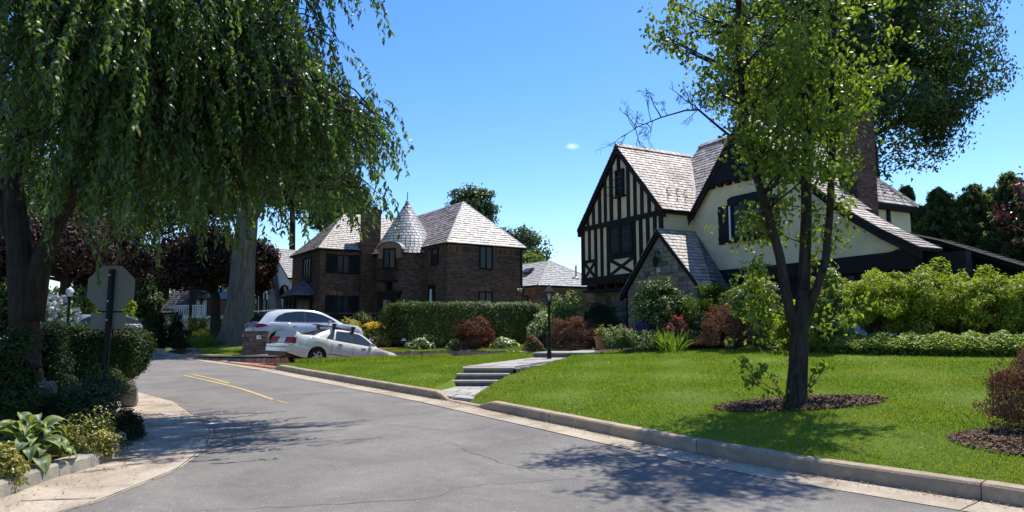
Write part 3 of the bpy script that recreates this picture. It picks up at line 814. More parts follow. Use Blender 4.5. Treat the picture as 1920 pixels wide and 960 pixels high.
# mulch chips and dry leaves
def scatter_chips(name, x, y, z, L, mat):
    n = len(x); P = np.stack([x, y, z + rng.uniform(0.003, 0.015, n)], 1)
    N = unit(np.stack([rng.normal(0, 0.35, n), rng.normal(0, 0.35, n), np.ones(n)], 1)); D = np.cross(N, rand_unit(n))
    V, F = leaf_arrays(P, D, N, L * rng.uniform(0.5, 1.5, n), L * 0.4 * rng.uniform(0.5, 1.3, n), 0.1, 0.05)
    np_mesh(name, V, F, mat, None, None, False, 'stuff')
n = 7000
a = rng.uniform(0, 2 * math.pi, n); f = np.sqrt(rng.uniform(0, 1, n)) * 1.05
x1 = TREE[0] + 0.10 + 1.26 * f * np.cos(a); y1 = TREE[1] + 0.08 + 0.56 * f * np.sin(a)
a = rng.uniform(0, 2 * math.pi, n); f2 = np.sqrt(rng.uniform(0, 1, n)) * 1.05
px, py = 1.35 * f2 * np.cos(a), 0.80 * f2 * np.sin(a)
x2 = BED2[0] + px * c_ - py * s_; y2 = BED2[1] + px * s_ + py * c_
x = np.concatenate([x1, x2]); y = np.concatenate([y1, y2]); ff = np.concatenate([f, f2])
scatter_chips('wood_chip', x, y, terrain(x, y) + 0.02 + 0.05 * (1 - ff), 0.055, M['mulch'])
x, y = lawn_pts(2600); ok_ = hb_side(x, y) & (path_dist(x, y) > 0.7); x, y = x[ok_], y[ok_]
scatter_chips('grass_clipping', x, y, lawnz(x, y) + 0.03, 0.028, M['clip'])
n = 2600
t = kt_at_y(5) + (kt_at_y(26) - kt_at_y(5)) * rng.uniform(0, 1, n); s = -np.abs(rng.normal(0, 0.10, n)) - 0.01
x = np.interp(t, TL, K[:, 0]) + KN[0] * s; y = np.interp(t, TL, K[:, 1]) + KN[1] * s
n2 = 420; xa = rng.uniform(-5.0, -3.2, n2); ya = rng.uniform(5.6, 10.5, n2)
ok = kdist(xa, ya) < -3
xa = np.where(rng.uniform(0, 1, n2) < 0.75, np.interp(ya, LK[:, 1], LK[:, 0]) + np.abs(rng.normal(0, 0.35, n2)) + 0.05, xa)
xb = rng.uniform(-8, 5, 260); yb = rng.uniform(6, 26, 260); kb = (kdist(xb, yb) < -0.5) & (xb > np.interp(yb, LEFT[:, 1], LEFT[:, 0]))
xc = rng.uniform(-8.4, -6.2, 500); yc = rng.uniform(10.8, 14.0, 500)
x = np.concatenate([x, xa, xb[kb], xc]); y = np.concatenate([y, ya, yb[kb], yc])
scatter_chips('leaf_litter', x, y, 0.016 + gl(y), 0.035, M['litter'])
# ================================================================== houses
Z3 = (0, 0, 1)
def window(root, o, ex, en, w, h, cas=2, nx=2, nz=4, fr=0.07, fmat=None, gmat=None, name='window', arch=0.0):
    """framed casement window standing on a wall plane: o lower-left corner, ex along, en outwards"""
    fmat = fmat or M['darkwood']; gmat = gmat or M['glass_green']
    ex = np.array(ex, float); en = np.array(en, float); o = np.array(o, float)
    f = MB()
    f.obox(o, ex, en, Z3, (0, w), (-0.02, 0.075), (0, fr)); f.obox(o, ex, en, Z3, (0, w), (-0.02, 0.07), (h - fr, h))
    f.obox(o, ex, en, Z3, (0, fr), (-0.02, 0.065), (fr, h - fr)); f.obox(o, ex, en, Z3, (w - fr, w), (-0.02, 0.065), (fr, h - fr))
    cw = (w - 2 * fr - (cas - 1) * fr) / cas
    for i in range(1, cas):
        x = fr + i * cw + (i - 1) * fr
        f.obox(o, ex, en, Z3, (x, x + fr), (-0.02, 0.06), (fr, h - fr))
    fo = f.build(name, fmat, root)
    for i in range(cas):
        x = fr + i * (cw + fr)
        g = MB(); g.obox(o, ex, en, Z3, (x, x + cw), (0.004, 0.016), (fr, h - fr)); g.build('pane', gmat, fo)
        b = MB()
        for k in range(1, nx):
            b.obox(o, ex, en, Z3, (x + cw * k / nx - 0.009, x + cw * k / nx + 0.009), (0.0165, 0.03), (fr, h - fr))
        for k in range(1, nz):
            zz = fr + (h - 2 * fr) * k / nz
            b.obox(o, ex, en, Z3, (x, x + cw), (0.0165, 0.028), (zz - 0.009, zz + 0.009))
        b.build('glazing_bar', M['lead'], fo)
    return fo
def shutter(root, o, ex, en, w, h, mat=None):
    s = MB(); n = 3
    for i in range(n):
        s.obox(o, ex, en, Z3, (i * w / n + 0.006, (i + 1) * w / n - 0.006), (0.002, 0.045), (0, h))
    s.obox(o, ex, en, Z3, (0, w), (0.0455, 0.065), (h * 0.12, h * 0.2)); s.obox(o, ex, en, Z3, (0, w), (0.0455, 0.065), (h * 0.8, h * 0.88))
    return s.build('shutter', mat or M['darkwood'], root)
def slate_plane(mb, poly, w=0.3, h=0.22, seed=1, lo=0.024, hi=0.006, mi=0, jz=0.010):
    tiles(mb, poly, w, h, 0.022, lo, hi, 0.5, 0.30, seed, mi, jz=jz, jy=0.10)
def ridge_caps(root, a, b, mat, w=0.16, n=None):
    """overlapping ridge pieces along an edge"""
    a = Vector(a); b = Vector(b); L = (b - a).length; n = n or max(2, int(L / 0.3))
    mb = MB(); d = (b - a).normalized(); sdir = d.cross(Vector((0, 0, 1))); sdir = sdir.normalized() if sdir.length > 1e-4 else Vector((1, 0, 0)); up = sdir.cross(d)
    for i in range(n):
        p = a + d * (L * i / n); q = a + d * (L * (i + 0.96) / n)
        vs = [p - sdir * w - up * (w * 0.75) , p + up * 0.045, p + sdir * w - up * (w * 0.75), q - sdir * w - up * (w * 0.75 + 0.015), q + up * 0.03, q + sdir * w - up * (w * 0.75 + 0.015)]
        mb.add([tuple(v) for v in vs], [(0, 1, 4, 3), (1, 2, 5, 4), (0, 2, 1), (3, 4, 5)])
    return mb.build('ridge_cap', mat, root)

# ------------------------------------------------------------------ half-timbered house
TL_ = (3.25, 31.0)
TA = math.atan2(-math.cos(math.atan(0.528)), math.sin(math.atan(0.528)))
tudor = thing('tudor_house', 'cream stucco and dark half-timbered house with grey slate roofs and a stone entrance gable', 'house', (TL_[0], TL_[1], 0), TA)
T = tudor
FN = (0, -1, 0)       # outward normal of the front
# main block
mb = MB()
mb.prism([(2.95, 2.0, 0.2), (10.4, 2.0, 0.2), (10.4, 2.0, 6.12), (2.95, 2.0, 6.12)], (0, 6.0, 0))
mb.build('wall', M['plaster'], T)
# wing: jettied upper floor and stone ground floor
mb = MB(); mb.prism([(0, 0, 3.43), (5.6, 0, 3.43), (5.6, 0, 6.2), (2.85, 0, 9.2), (0, 0, 6.1)], (0, 5.2, 0)); mb.build('wall', M['plaster'], T)
mb = MB(); mb.prism([(0.15, 0.55, 0.2), (5.4, 0.55, 0.2), (5.4, 0.55, 3.40), (0.15, 0.55, 3.40)], (0, 4.6, 0))
wl = mb.build('stone_wall', M['stone'], T)
def stones(parent, poly_o, ex, en, W, H, inside, seed, name='stone', mat=None, hs=(0.16, 0.30), ws=(0.22, 0.6), maxn=140):
    """random coursed stones as separate pieces; each is a rough bevelled block clipped by inside()"""
    rr = random.Random(seed); z = 0.0; cnt = 0
    o = np.array(poly_o, float); ex = np.array(ex, float); en = np.array(en, float)
    while z < H:
        h = rr.uniform(*hs); x = -rr.uniform(0, 0.3)
        while x < W:
            w = rr.uniform(*ws); x0, x1 = max(x, 0), min(x + w, W); x += w
            cells = [(x0, x1, z, min(z + h, H))]
            if h > 0.24 and rr.random() < 0.35: cells = [(x0, x1, z, z + h * 0.5), (x0, x1, z + h * 0.5, min(z + h, H))]
            for (a, b, c, d) in cells:
                if b - a < 0.06 or d - c < 0.05 or cnt >= maxn: continue
                poly = inside([(a + 0.012, c + 0.012), (b - 0.012, c + 0.012 + rr.uniform(-0.006, 0.006)), (b - 0.012, d - 0.012), (a + 0.012, d - 0.012 + rr.uniform(-0.006, 0.006))])
                if len(poly) < 3: continue
                cx = sum(p[0] for p in poly) / len(poly); cz = sum(p[1] for p in poly) / len(poly)
                pr = rr.uniform(0.02, 0.05); k = len(poly)
                mb = MB()
                bot = [o + ex * p[0] + np.array([0, 0, p[1]]) for p in poly]
                top = [o + ex * (cx + (p[0] - cx) * 0.90) + np.array([0, 0, cz + (p[1] - cz) * 0.88]) + en * (pr * rr.uniform(0.75, 1.2)) for p in poly]
                mb.add(bot + top + [o + ex * cx + np.array([0, 0, cz]) + en * pr * 1.15], [(i, (i + 1) % k, (i + 1) % k + k, i + k) for i in range(k)] + [(i + k, (i + 1) % k + k, 2 * k) for i in range(k)])
                mb.build(name, mat or M['stone'], parent); cnt += 1
        z += h
def clip_half(poly, a, b, c):
    """keep a*x+b*z<=c"""
    out = []
    for i in range(len(poly)):
        p, q = poly[i], poly[(i + 1) % len(poly)]
        dp, dq = c - a * p[0] - b * p[1], c - a * q[0] - b * q[1]
        if dp >= 0: out.append(p)
        if dp * dq < 0:
            f = dp / (dp - dq); out.append((p[0] + (q[0] - p[0]) * f, p[1] + (q[1] - p[1]) * f))
    return out
stones(wl, (0.15, 0.55, 0.9), (1, 0, 0), FN, 2.35, 2.5, lambda p: p, 3, maxn=60, hs=(0.12, 0.34), ws=(0.18, 0.7))
# entrance door beside the stone gable, under the jetty
mb = MB(); mb.box(2.55, 3.75, 0.50, 0.56, 0.9, 3.05); dr = mb.build('door', M['darkwood'], T)
mb = MB()
for i in range(4): mb.box(2.62 + i * 0.26, 2.85 + i * 0.26, 0.475, 0.4995, 0.95, 2.95)
mb.build('plank', M['timber'], dr)
mb = MB(); mb.box(3.05, 3.22, 0.44, 0.4745, 1.85, 2.25); mb.build('door_window', M['glass_green'], dr)
# timbers of the wing front
def beam(poly, d=0.055, name='timber_beam', y=0.0, mat=None):
    m_ = MB(); m_.prism([(p[0], y - d, p[1]) for p in poly], (0, d + 0.01, 0)); return m_.build(name, mat or M['timber'], T)
def rb(x0, x1, z0, z1, d=0.055): return beam([(x0, z0), (x1, z0), (x1, z1), (x0, z1)], d)
rake = lambda x: 6.1 + (9.2 - 6.1) / 2.85 * x if x < 2.85 else 9.2 - (9.2 - 6.2) / 2.75 * (x - 2.85)
rb(-0.02, 5.62, 5.88, 6.08, 0.09)                          # girt
rb(-0.02, 5.62, 3.40, 3.74, 0.085)                         # bottom beam
rb(-0.02, 0.2, 3.74, 5.88, 0.07); rb(5.42, 5.62, 3.74, 5.88, 0.07)
for x0, x1 in ((0.52, 0.68),): rb(x0, x1, 4.52, 5.88)
for x0, x1 in ((1.0, 1.18), (1.47, 1.64), (1.94, 2.12), (3.78, 3.93), (4.17, 4.36), (4.62, 4.8), (5.06, 5.24)): rb(x0, x1, 3.74, 5.88)
rb(0.2, 1.0, 4.40, 4.54, 0.05); rb(2.12, 3.78, 4.40, 4.56, 0.06)
for (xa, xb) in ((0.2, 1.0), (2.12, 3.78)):
    w = 0.10
    z0, z1 = 3.74, 4.40; L = math.hypot(xb - xa, z1 - z0); ox, oz = -(z1 - z0) / L * w / 2 * 1.3, (xb - xa) / L * w / 2 * 1.3
    beam([(xa - ox, z0 - oz), (xb - ox, z1 - oz), (xb + ox, z1 + oz), (xa + ox, z0 + oz)], 0.042, 'timber_brace')
    beam([(xa + ox, z1 - oz), (xb + ox, z0 - oz), (xb - ox, z0 + oz), (xa - ox, z1 + oz)], 0.047, 'timber_brace')
for x0, x1 in ((0.42, 0.57), (0.86, 1.03), (1.33, 1.53), (1.77, 1.94), (2.19, 2.40), (2.76, 2.96), (3.40, 3.58), (3.85, 4.02), (4.29, 4.46), (4.74, 4.91), (5.18, 5.34)):
    if x0 == 2.76:
        rb(x0, x1, 6.08, 7.05); rb(x0, x1, 8.22, rake((x0 + x1) / 2) - 0.05); continue
    zt0, zt1 = rake(x0) - 0.02, rake(x1) - 0.02
    beam([(x0, 6.08), (x1, 6.08), (x1, zt1), (x0, zt0)])
# joists under the jetty and fascia
for x in (0.25, 0.95, 1.65, 2.35, 3.05): 
    m_ = MB(); m_.box(x, x + 0.2, 0.02, 0.55, 3.18, 3.398); m_.build('joist', M['timber'], T)
m_ = MB(); m_.box(-0.05, 3.6, 0.0, 0.56, 3.08, 3.17); m_.build('soffit_beam', M['timber'], T)
# bargeboards (rake boards) of the wing
def board_along(pts, th, d0, d1, name, mat, drop):
    """pts: (x,z) polyline of the upper edge; drop = board height; between y=d0 and y=d1"""
    for (xa, za), (xb, zb) in zip(pts[:-1], pts[1:]):
        m_ = MB(); m_.prism([(xa, d0, za - drop), (xb, d0, zb - drop), (xb, d0, zb), (xa, d0, za)], (0, d1 - d0, 0)); m_.build(name, mat, T)
board_along([(-0.18, 5.96), (2.85, 9.26)], 0, -0.15, 0.02, 'bargeboard', M['timber'], 0.30)
board_along([(2.85, 9.26), (5.78, 6.06)], 0, -0.15, 0.02, 'bargeboard', M['timber'], 0.30)
window(T, (2.13, -0.035, 4.57), (1, 0, 0), FN, 1.63, 1.30, 2, 3, 4, 0.10, M['timber'])
# attic window with one casement open
aw = window(T, (2.72, -0.06, 7.08), (1, 0, 0), FN, 0.54, 1.12, 1, 2, 4, 0.05, M['timber'], M['glass'])
m_ = MB(); m_.obox((2.72, -0.10, 7.12), (-0.45, -0.89, 0), (0.89, -0.45, 0), Z3, (0, 0.03), (-0.012, 0.012), (0, 1.04)); m_.obox((2.72, -0.10, 7.12), (-0.45, -0.89, 0), (0.89, -0.45, 0), Z3, (0.42, 0.45), (-0.012, 0.012), (0, 1.04))
for zz in (0, 0.34, 0.68, 1.01): m_.obox((2.72, -0.10, 7.12), (-0.45, -0.89, 0), (0.89, -0.45, 0), Z3, (0.03, 0.42), (-0.01, 0.01), (zz, zz + 0.025))
m_.build('open_casement', M['timber'], aw)
m_ = MB(); m_.box(2.62, 3.34, -0.17, -0.02, 7.0, 7.06); m_.build('sill', M['timber'], aw)
# wing roof
def roof_slab(poly, th=0.10, mat=None, name='roof'):
    m_ = MB(); m_.prism(poly, (0, 0, -th)); return m_.build(name, mat or M['timber'], T)
A0, A1, B0, B1 = (2.85, -0.17, 9.30), (2.85, 4.05, 9.30), (5.80, -0.17, 6.06), (5.80, 1.75, 6.06)
r1 = roof_slab([A0, B0, B1, A1]); s1 = MB(); slate_plane(s1, [B0, B1, A1, A0], 0.26, 0.19, 5); s1.build('slates', M['slate'], r1, kind='stuff')
r2 = roof_slab([(2.85, -0.17, 9.30), (2.85, 4.05, 9.30), (-0.2, 4.05, 5.98), (-0.2, -0.17, 5.98)]); s1 = MB(); slate_plane(s1, [(-0.2, 4.05, 5.98), (-0.2, -0.17, 5.98), (2.85, -0.17, 9.30), (2.85, 4.05, 9.30)], 0.26, 0.19, 6); s1.build('slates', M['slate'], r2, kind='stuff')
ridge_caps(r1, (2.85, -0.17, 9.34), (2.85, 4.05, 9.34), M['slate'])
m_ = MB(); m_.prism([(5.61, -0.02, 5.94), (5.80, -0.17, 5.94), (5.80, 1.7, 5.94), (5.61, 1.7, 5.94)], (0, 0, 0.12)); m_.build('eaves_board', M['timber'], T)
# snow guards on the wing roof and the hip
def snow_guards(parent, pts):
    m_ = MB()
    for p, up, out in pts:
        p = Vector(p); up = Vector(up); out = Vector(out)
        m_.tube([p, p + up * 0.12 + out * 0.02, p + up * 0.05 + out * 0.16], 0.014, 5)
        s_ = up.cross(out).normalized()
        m_.tube([p + up * 0.05 + out * 0.10 - s_ * 0.08, p + up * 0.05 + out * 0.10 + s_ * 0.08], 0.014, 5)
    m_.build('snow_guard', M['iron'], parent)
upw = (-2.95 / 4.38, 0, 3.24 / 4.38); outw = (3.24 / 4.38, 0, 2.95 / 4.38)
for k, y in enumerate((0.55, 1.05, 1.45)):
    for dz in (0.55, 0.9):
        x = 5.80 - 2.95 * (dz / 3.24); snow_guards(r1, [((x + 0.02, y + (0.25 if dz > 0.6 else 0), 6.06 + dz + 0.03), upw, outw)])
# main roof: front slope, hip end to the right, back slope
P1, P2 = (2.95, 4.55, 9.8), (7.7, 4.55, 9.8)
E1, E2, E3, E4 = (2.95, 1.55, 6.06), (10.62, 1.55, 6.06), (10.62, 8.25, 6.06), (2.95, 8.25, 6.06)
r3 = roof_slab([E1, E2, P2, P1]); s1 = MB(); slate_plane(s1, [E1, E2, P2, P1], 0.26, 0.19, 7); s1.build('slates', M['slate'], r3, kind='stuff')
r4 = roof_slab([E2, E3, P2]); s1 = MB(); slate_plane(s1, [E2, E3, P2], 0.26, 0.19, 8); s1.build('slates', M['slate'], r4, kind='stuff')
r5 = roof_slab([E3, E4, P1, P2]); s1 = MB(); slate_plane(s1, [E3, E4, P1, P2], 0.3, 0.22, 9); s1.build('slates', M['slate'], r5, kind='stuff')
ridge_caps(r3, (2.95, 4.55, 9.85), (7.7, 4.55, 9.85), M['slate']); ridge_caps(r4, (7.7, 4.55, 9.85), (10.62, 8.25, 6.12), M['slate']); ridge_caps(r4, (10.62, 1.55, 6.12), (7.7, 4.55, 9.85), M['slate'])
m_ = MB(); m_.prism([(2.95, 2.0, 6.0), (2.95, 8.0, 6.0), (2.95, 4.55, 9.7)], (0.1, 0, 0)); m_.build('wall', M['plaster'], T)
m_ = MB(); m_.tube([(2.88, 3.98, 9.16), (4.3, 2.85, 7.73), (5.78, 1.68, 6.10)], 0.05, 6); m_.build('valley_flashing', M['copper'], r3)
nn_ = Vector((3.74, 0, 2.92)).normalized(); up_ = Vector((-2.92, 0, 3.74)).normalized()
for y in (5.9, 6.5, 7.1, 7.6):
    for dz in (0.35, 0.75):
        x = 10.62 - 2.92 * dz / 3.74
        snow_guards(r4, [((x + 0.03, y - 0.2 * (dz > 0.5), 6.06 + dz), tuple(up_), tuple(nn_))])
m_ = MB(); m_.box(10.38, 10.60, 1.6, 8.2, 5.86, 5.955); m_.build('eaves_board', M['timber'], T)
m_ = MB(); m_.box(10.39, 10.46, 6.55, 6.72, 4.2, 5.86); m_.build('timber_beam', M['timber'], T)
# front gable in stucco with a flared right side
GY = 1.5
gab = [(5.35, 5.45), (6.9, 3.62), (13.7, 3.72), (14.25, 3.86), (12.35, 5.10), (10.35, 6.88), (8.52, 9.05)]
m_ = MB(); m_.prism([(x, GY, z) for x, z in gab], (0, 0.4, 0)); m_.build('wall', M['plaster'], T)
m_ = MB(); m_.prism([(5.6, GY + 0.05, 0.3), (6.95, GY + 0.05, 0.3), (6.95, GY + 0.05, 3.66), (5.6, GY + 0.05, 5.2)], (0, 0.35, 0)); m_.build('wall', M['plaster'], T)
# clipped top clad in dark shingles, on small dentil blocks
m_ = MB(); m_.prism([(6.62, GY - 0.17, 6.93), (10.42, GY - 0.17, 6.93), (8.52, GY - 0.17, 9.15)], (0, 0.17, 0)); sh = m_.build('shingled_gable', M['darkwood'], T)
m_ = MB(); tiles(m_, [(6.70, GY - 0.17, 6.96), (10.34, GY - 0.17, 6.96), (8.52, GY - 0.17, 9.08)], 0.16, 0.15, 0.006, 0.02, 0.004, 0.5, 0.2, 4); m_.build('shingles', M['darkwood'], sh, kind='stuff')
for k in range(9):
    m_ = MB(); x = 6.72 + k * 0.42; m_.box(x, x + 0.2, GY - 0.15, GY - 0.002, 6.82, 6.928); m_.build('dentil', M['timber'], sh)
lr = [(5.05, 5.22), (8.52, 9.20)]; rr_ = [(8.52, 9.20), (10.40, 6.98), (12.42, 5.22), (13.6, 4.40), (14.75, 3.72)]
for pts in (lr, rr_):
    board_along(pts, 0, GY - 0.22, GY - 0.175, 'bargeboard', M['timber'], 0.30)
m_ = MB(); m_.box(5.0, 5.3, GY - 0.24, GY + 0.1, 5.05, 5.3); m_.build('kneeler', M['timber'], T)
back = {0: 4.5, 1: 4.5, 2: 5.2}
def strip_roof(pts, y0, y1, seed, mat, nm='roof'):
    rs = None
    for i, ((xa, za), (xb, zb)) in enumerate(zip(pts[:-1], pts[1:])):
        p = [(xa, y0, za + 0.02), (xb, y0, zb + 0.02), (xb, y1, zb + 0.02), (xa, y1, za + 0.02)]
        m_ = MB(); m_.prism(p, (0, 0, -0.09)); o_ = m_.build(nm, M['timber'], T)
        s_ = MB()
        q = [p[1], p[2], p[3], p[0]] if zb < za else [p[3], p[0], p[1], p[2]]
        slate_plane(s_, q, 0.26, 0.19, seed + i); s_.build('slates', mat, o_, kind='stuff')
strip_roof(rr_[:2], GY - 0.26, 4.2, 20, M['slate']); strip_roof(rr_[1:3], GY - 0.26, 2.7, 22, M['slate']); strip_roof(rr_[2:], GY - 0.26, 2.3, 24, M['slate'])
strip_roof(list(reversed(lr)), GY - 0.26, 4.4, 28, M['slate'])
# first-floor window with head board and shutters
window(T, (7.70, GY - 0.01, 4.72), (1, 0, 0), FN, 1.55, 1.38, 2, 2, 4, 0.09, M['darkwood'])
m_ = MB(); m_.prism([(7.58, GY - 0.10, 6.02), (9.38, GY - 0.10, 6.02), (9.38, GY - 0.10, 6.26), (9.2, GY - 0.10, 6.34), (7.75, GY - 0.10, 6.34), (7.58, GY - 0.10, 6.26)], (0, 0.095, 0)); m_.build('window_head', M['darkwood'], T)
m_ = MB(); m_.box(7.55, 9.40, GY - 0.13, GY - 0.003, 4.63, 4.718); m_.build('sill', M['darkwood'], T)
m_ = MB(); m_.box(7.60, 7.68, GY - 0.06, GY - 0.002, 4.725, 6.015); m_.build('window_trim', M['white_trim'], T)
shutter(T, (7.04, GY, 4.62), (1, 0, 0), FN, 0.56, 1.45); shutter(T, (9.30, GY, 4.62), (1, 0, 0), FN, 0.58, 1.45)
# beam and sunroom below the gable
m_ = MB(); m_.box(6.95, 14.5, GY - 0.10, GY + 0.3, 3.18, 3.66); m_.build('timber_beam', M['timber'], T)
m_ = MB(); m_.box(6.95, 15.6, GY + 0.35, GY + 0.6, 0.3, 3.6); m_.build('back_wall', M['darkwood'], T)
m_ = MB(); m_.box(6.95, 14.4, GY - 0.03, GY + 0.25, 0.3, 1.9); m_.build('wall', M['plaster'], T)
for k in range(8):
    window(T, (7.0 + k * 0.93, GY + 0.12, 1.92), (1, 0, 0), FN, 0.9, 1.25, 1, 1, 1, 0.06, M['timber'], M['glass'])
# stone entrance gable
PY = -0.30; PA = (5.75, 5.20)
ps = 1.03
m_ = MB(); m_.prism([(3.72, PY, 0.4), (7.75, PY, 0.4), (7.75, PY, 3.12), (PA[0], PY, PA[1] - 0.06), (3.72, PY, 3.10)], (0, 0.35, 0)); pw = m_.build('stone_wall', M['stone'], T)
ins = lambda p: clip_half(clip_half(p, ps, 1, (PA[1] - 0.22) + ps * (PA[0] - 3.72) - 0.9), -ps, 1, (PA[1] - 0.22) - ps * (PA[0] - 3.72) - 0.9)
stones(pw, (3.72, PY, 0.9), (1, 0, 0), FN, 4.03, 4.2, ins, 8, maxn=170, hs=(0.12, 0.34), ws=(0.18, 0.7))
for (xa, xb) in ((3.35, PA[0]), (8.05, PA[0])):
    sg = 1 if xa > xb else -1
    za = PA[1] + 0.06 - ps * abs(xa - PA[0])
    m_ = MB(); m_.prism([(xa, PY - 0.14, za - 0.2), (xb, PY - 0.14, PA[1] - 0.15), (xb, PY - 0.14, PA[1] + 0.06), (xa, PY - 0.14, za)], (0, 0.13, 0)); m_.build('bargeboard', M['timber'], T)
    p = [(xb, PY - 0.16, PA[1] + 0.09), (xa, PY - 0.16, za + 0.03), (xa, GY if sg < 0 else 0.10, za + 0.03), (xb, GY, PA[1] + 0.09)]
    m_ = MB(); m_.prism(p, (0, 0, -0.09)); pr = m_.build('roof', M['timber'], T)
    s_ = MB(); q = [p[1], p[2], p[3], p[0]] if sg > 0 else [p[2], p[1], p[0], p[3]]
    slate_plane(s_, q, 0.26, 0.19, 31 + sg); s_.build('slates', M['slate_sunlit'] if sg > 0 else M['slate'], pr, kind='stuff')  # right slope wears paler slates for the sunlight on it
# hipped slope between entrance roof and stucco gable, its shade put into darker slates
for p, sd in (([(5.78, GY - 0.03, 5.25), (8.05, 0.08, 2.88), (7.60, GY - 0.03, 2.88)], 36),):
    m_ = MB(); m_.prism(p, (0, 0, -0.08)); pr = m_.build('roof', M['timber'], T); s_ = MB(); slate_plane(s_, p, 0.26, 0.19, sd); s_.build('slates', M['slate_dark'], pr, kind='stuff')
# wall lantern
wl2 = MB(); wl2.tube([(5.72, PY - 0.02, 4.30), (5.72, PY - 0.10, 4.42), (5.72, PY - 0.20, 4.40), (5.72, PY - 0.22, 4.25)], 0.022, 6)
wl2.lathe([(0.02, 4.24), (0.11, 4.14), (0.09, 3.86), (0.03, 3.82)], (5.72, PY - 0.22, 0), 6)
wl2.build('wall_lantern', M['iron'], T)
m_ = MB(); m_.box(5.63, 5.83, PY - 0.10, PY - 0.03, 3.62, 3.78); m_.build('sign_plate', M['copper'], T)
# red brick chimney against the end wall
m_ = MB(); m_.box(10.42, 11.08, 3.95, 5.05, 2.0, 9.15); ch = m_.build('chimney', M['redmortar'], T)
m_ = MB()
zc = 4.0
for y0, y1, face in ((0, 0, 'f'), (0, 0, 's')):
    if face == 'f': tiles(m_, [(10.42, 3.95, 4.2), (11.08, 3.95, 4.2), (11.08, 3.95, 9.15), (10.42, 3.95, 9.15)], 0.215, 0.078, 0.012, 0.018, 0.018, 0.5, 0.08, 40, jz=0.006)
    else: tiles(m_, [(11.08, 3.95, 4.2), (11.08, 5.05, 4.2), (11.08, 5.05, 9.15), (11.08, 3.95, 9.15)], 0.215, 0.078, 0.012, 0.018, 0.018, 0.5, 0.08, 41, jz=0.006)
m_.build('bricks', M['redbrick'], ch, kind='stuff')
m_ = MB(); m_.box(10.36, 11.14, 3.89, 5.11, 9.16, 9.30); m_.build('chimney_cap', M['redbrick'], ch)
# low shed roof running off to the right, dark porch below
sp = [(10.9, 5.12), (12.3, 4.73), (14.3, 4.08), (16.4, 3.18), (18.5, 2.42)]
for i, ((xa, za), (xb, zb)) in enumerate(zip(sp[:-1], sp[1:])):
    p = [(xa, 3.0, za), (xb, 3.0, zb), (xb, 3.55, zb), (xa, 3.55, za)]
    m_ = MB(); m_.prism(p, (0, 0, -0.14)); o_ = m_.build('roof', M['darkwood'], T)
    s_ = MB(); slate_plane(s_, [p[1], p[2], p[3], p[0]], 0.3, 0.22, 50 + i); s_.build('slates', M['darkwood'], o_, kind='stuff')
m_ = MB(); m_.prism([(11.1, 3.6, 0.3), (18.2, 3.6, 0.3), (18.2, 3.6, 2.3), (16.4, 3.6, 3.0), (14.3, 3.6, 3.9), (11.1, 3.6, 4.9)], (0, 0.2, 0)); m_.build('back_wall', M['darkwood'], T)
m_ = MB(); m_.tube([(11.4, 2.95, 4.99), (12.3, 2.95, 4.72), (14.3, 2.95, 4.07), (16.4, 2.95, 3.17), (18.5, 2.95, 2.41)], 0.05, 6); m_.build('gutter', M['iron'], T)
for x in (14.9, 16.8): 
    m_ = MB(); m_.box(x, x + 0.15, 3.05, 3.2, 0.6, 3.75 - 0.42 * (x - 14.9)); m_.build('porch_post', M['darkwood'], T)
m_ = MB(); m_.box(11.3, 15.4, 1.45, 1.75, 0.4, 1.75); m_.build('garden_wall', M['white_trim'], T)

# ------------------------------------------------------------------ brown brick house with a turret
BC = (-3.62, 38.0)
BR = math.atan2(0.55, 0.835)
B = thing('brick_house', 'brown brick house with a pale slate hipped roof and a round slate-capped turret', 'house', (BC[0], BC[1], 0), BR)
bricks = MB()
def bwall(poly, name='wall', seed=1, th=None, course=True):
    m_ = MB(); m_.prism(poly, th); o_ = m_.build(name, M['mortar'], B); return o_
def bt(poly, seed): tiles(bricks, poly, 0.30, 0.105, 0.012, 0.014, 0.014, 0.5, 0.1, seed, skirts=False)
EZ = 6.25
# right block
bwall([(0, 0, -0.3), (5.05, 0, -0.3), (5.05, 0, EZ), (0, 0, EZ)], th=(0, 9.5, 0))
bt([(0, 0, 0.6), (5.05, 0, 0.6), (5.05, 0, 5.72), (0, 0, 5.72)], 1)
bt([(0, 6.0, 0.6), (0, 0, 0.6), (0, 0, EZ - 0.1), (0, 6.0, EZ - 0.1)], 2)
m_ = MB(); tiles(m_, [(0, 0, 5.74), (5.05, 0, 5.74), (5.05, 0, 6.1), (0, 0, 6.1)], 0.13, 0.36, 0.02, 0.035, 0.035, 0, 0.08, 3); m_.build('brick_frieze', M['brick'], B)
# left wing
bwall([(-5.1, 6.8, -0.3), (2.0, 6.8, -0.3), (2.0, 6.8, EZ), (-5.1, 6.8, EZ)], th=(0, 6.0, 0))
bt([(-5.1, 6.8, 0.6), (-1.0, 6.8, 0.6), (-1.0, 6.8, EZ - 0.05), (-5.1, 6.8, EZ - 0.05)], 4)
bt([(-5.1, 12.8, 0.6), (-5.1, 6.8, 0.6), (-5.1, 6.8, EZ - 0.05), (-5.1, 12.8, EZ - 0.05)], 5)
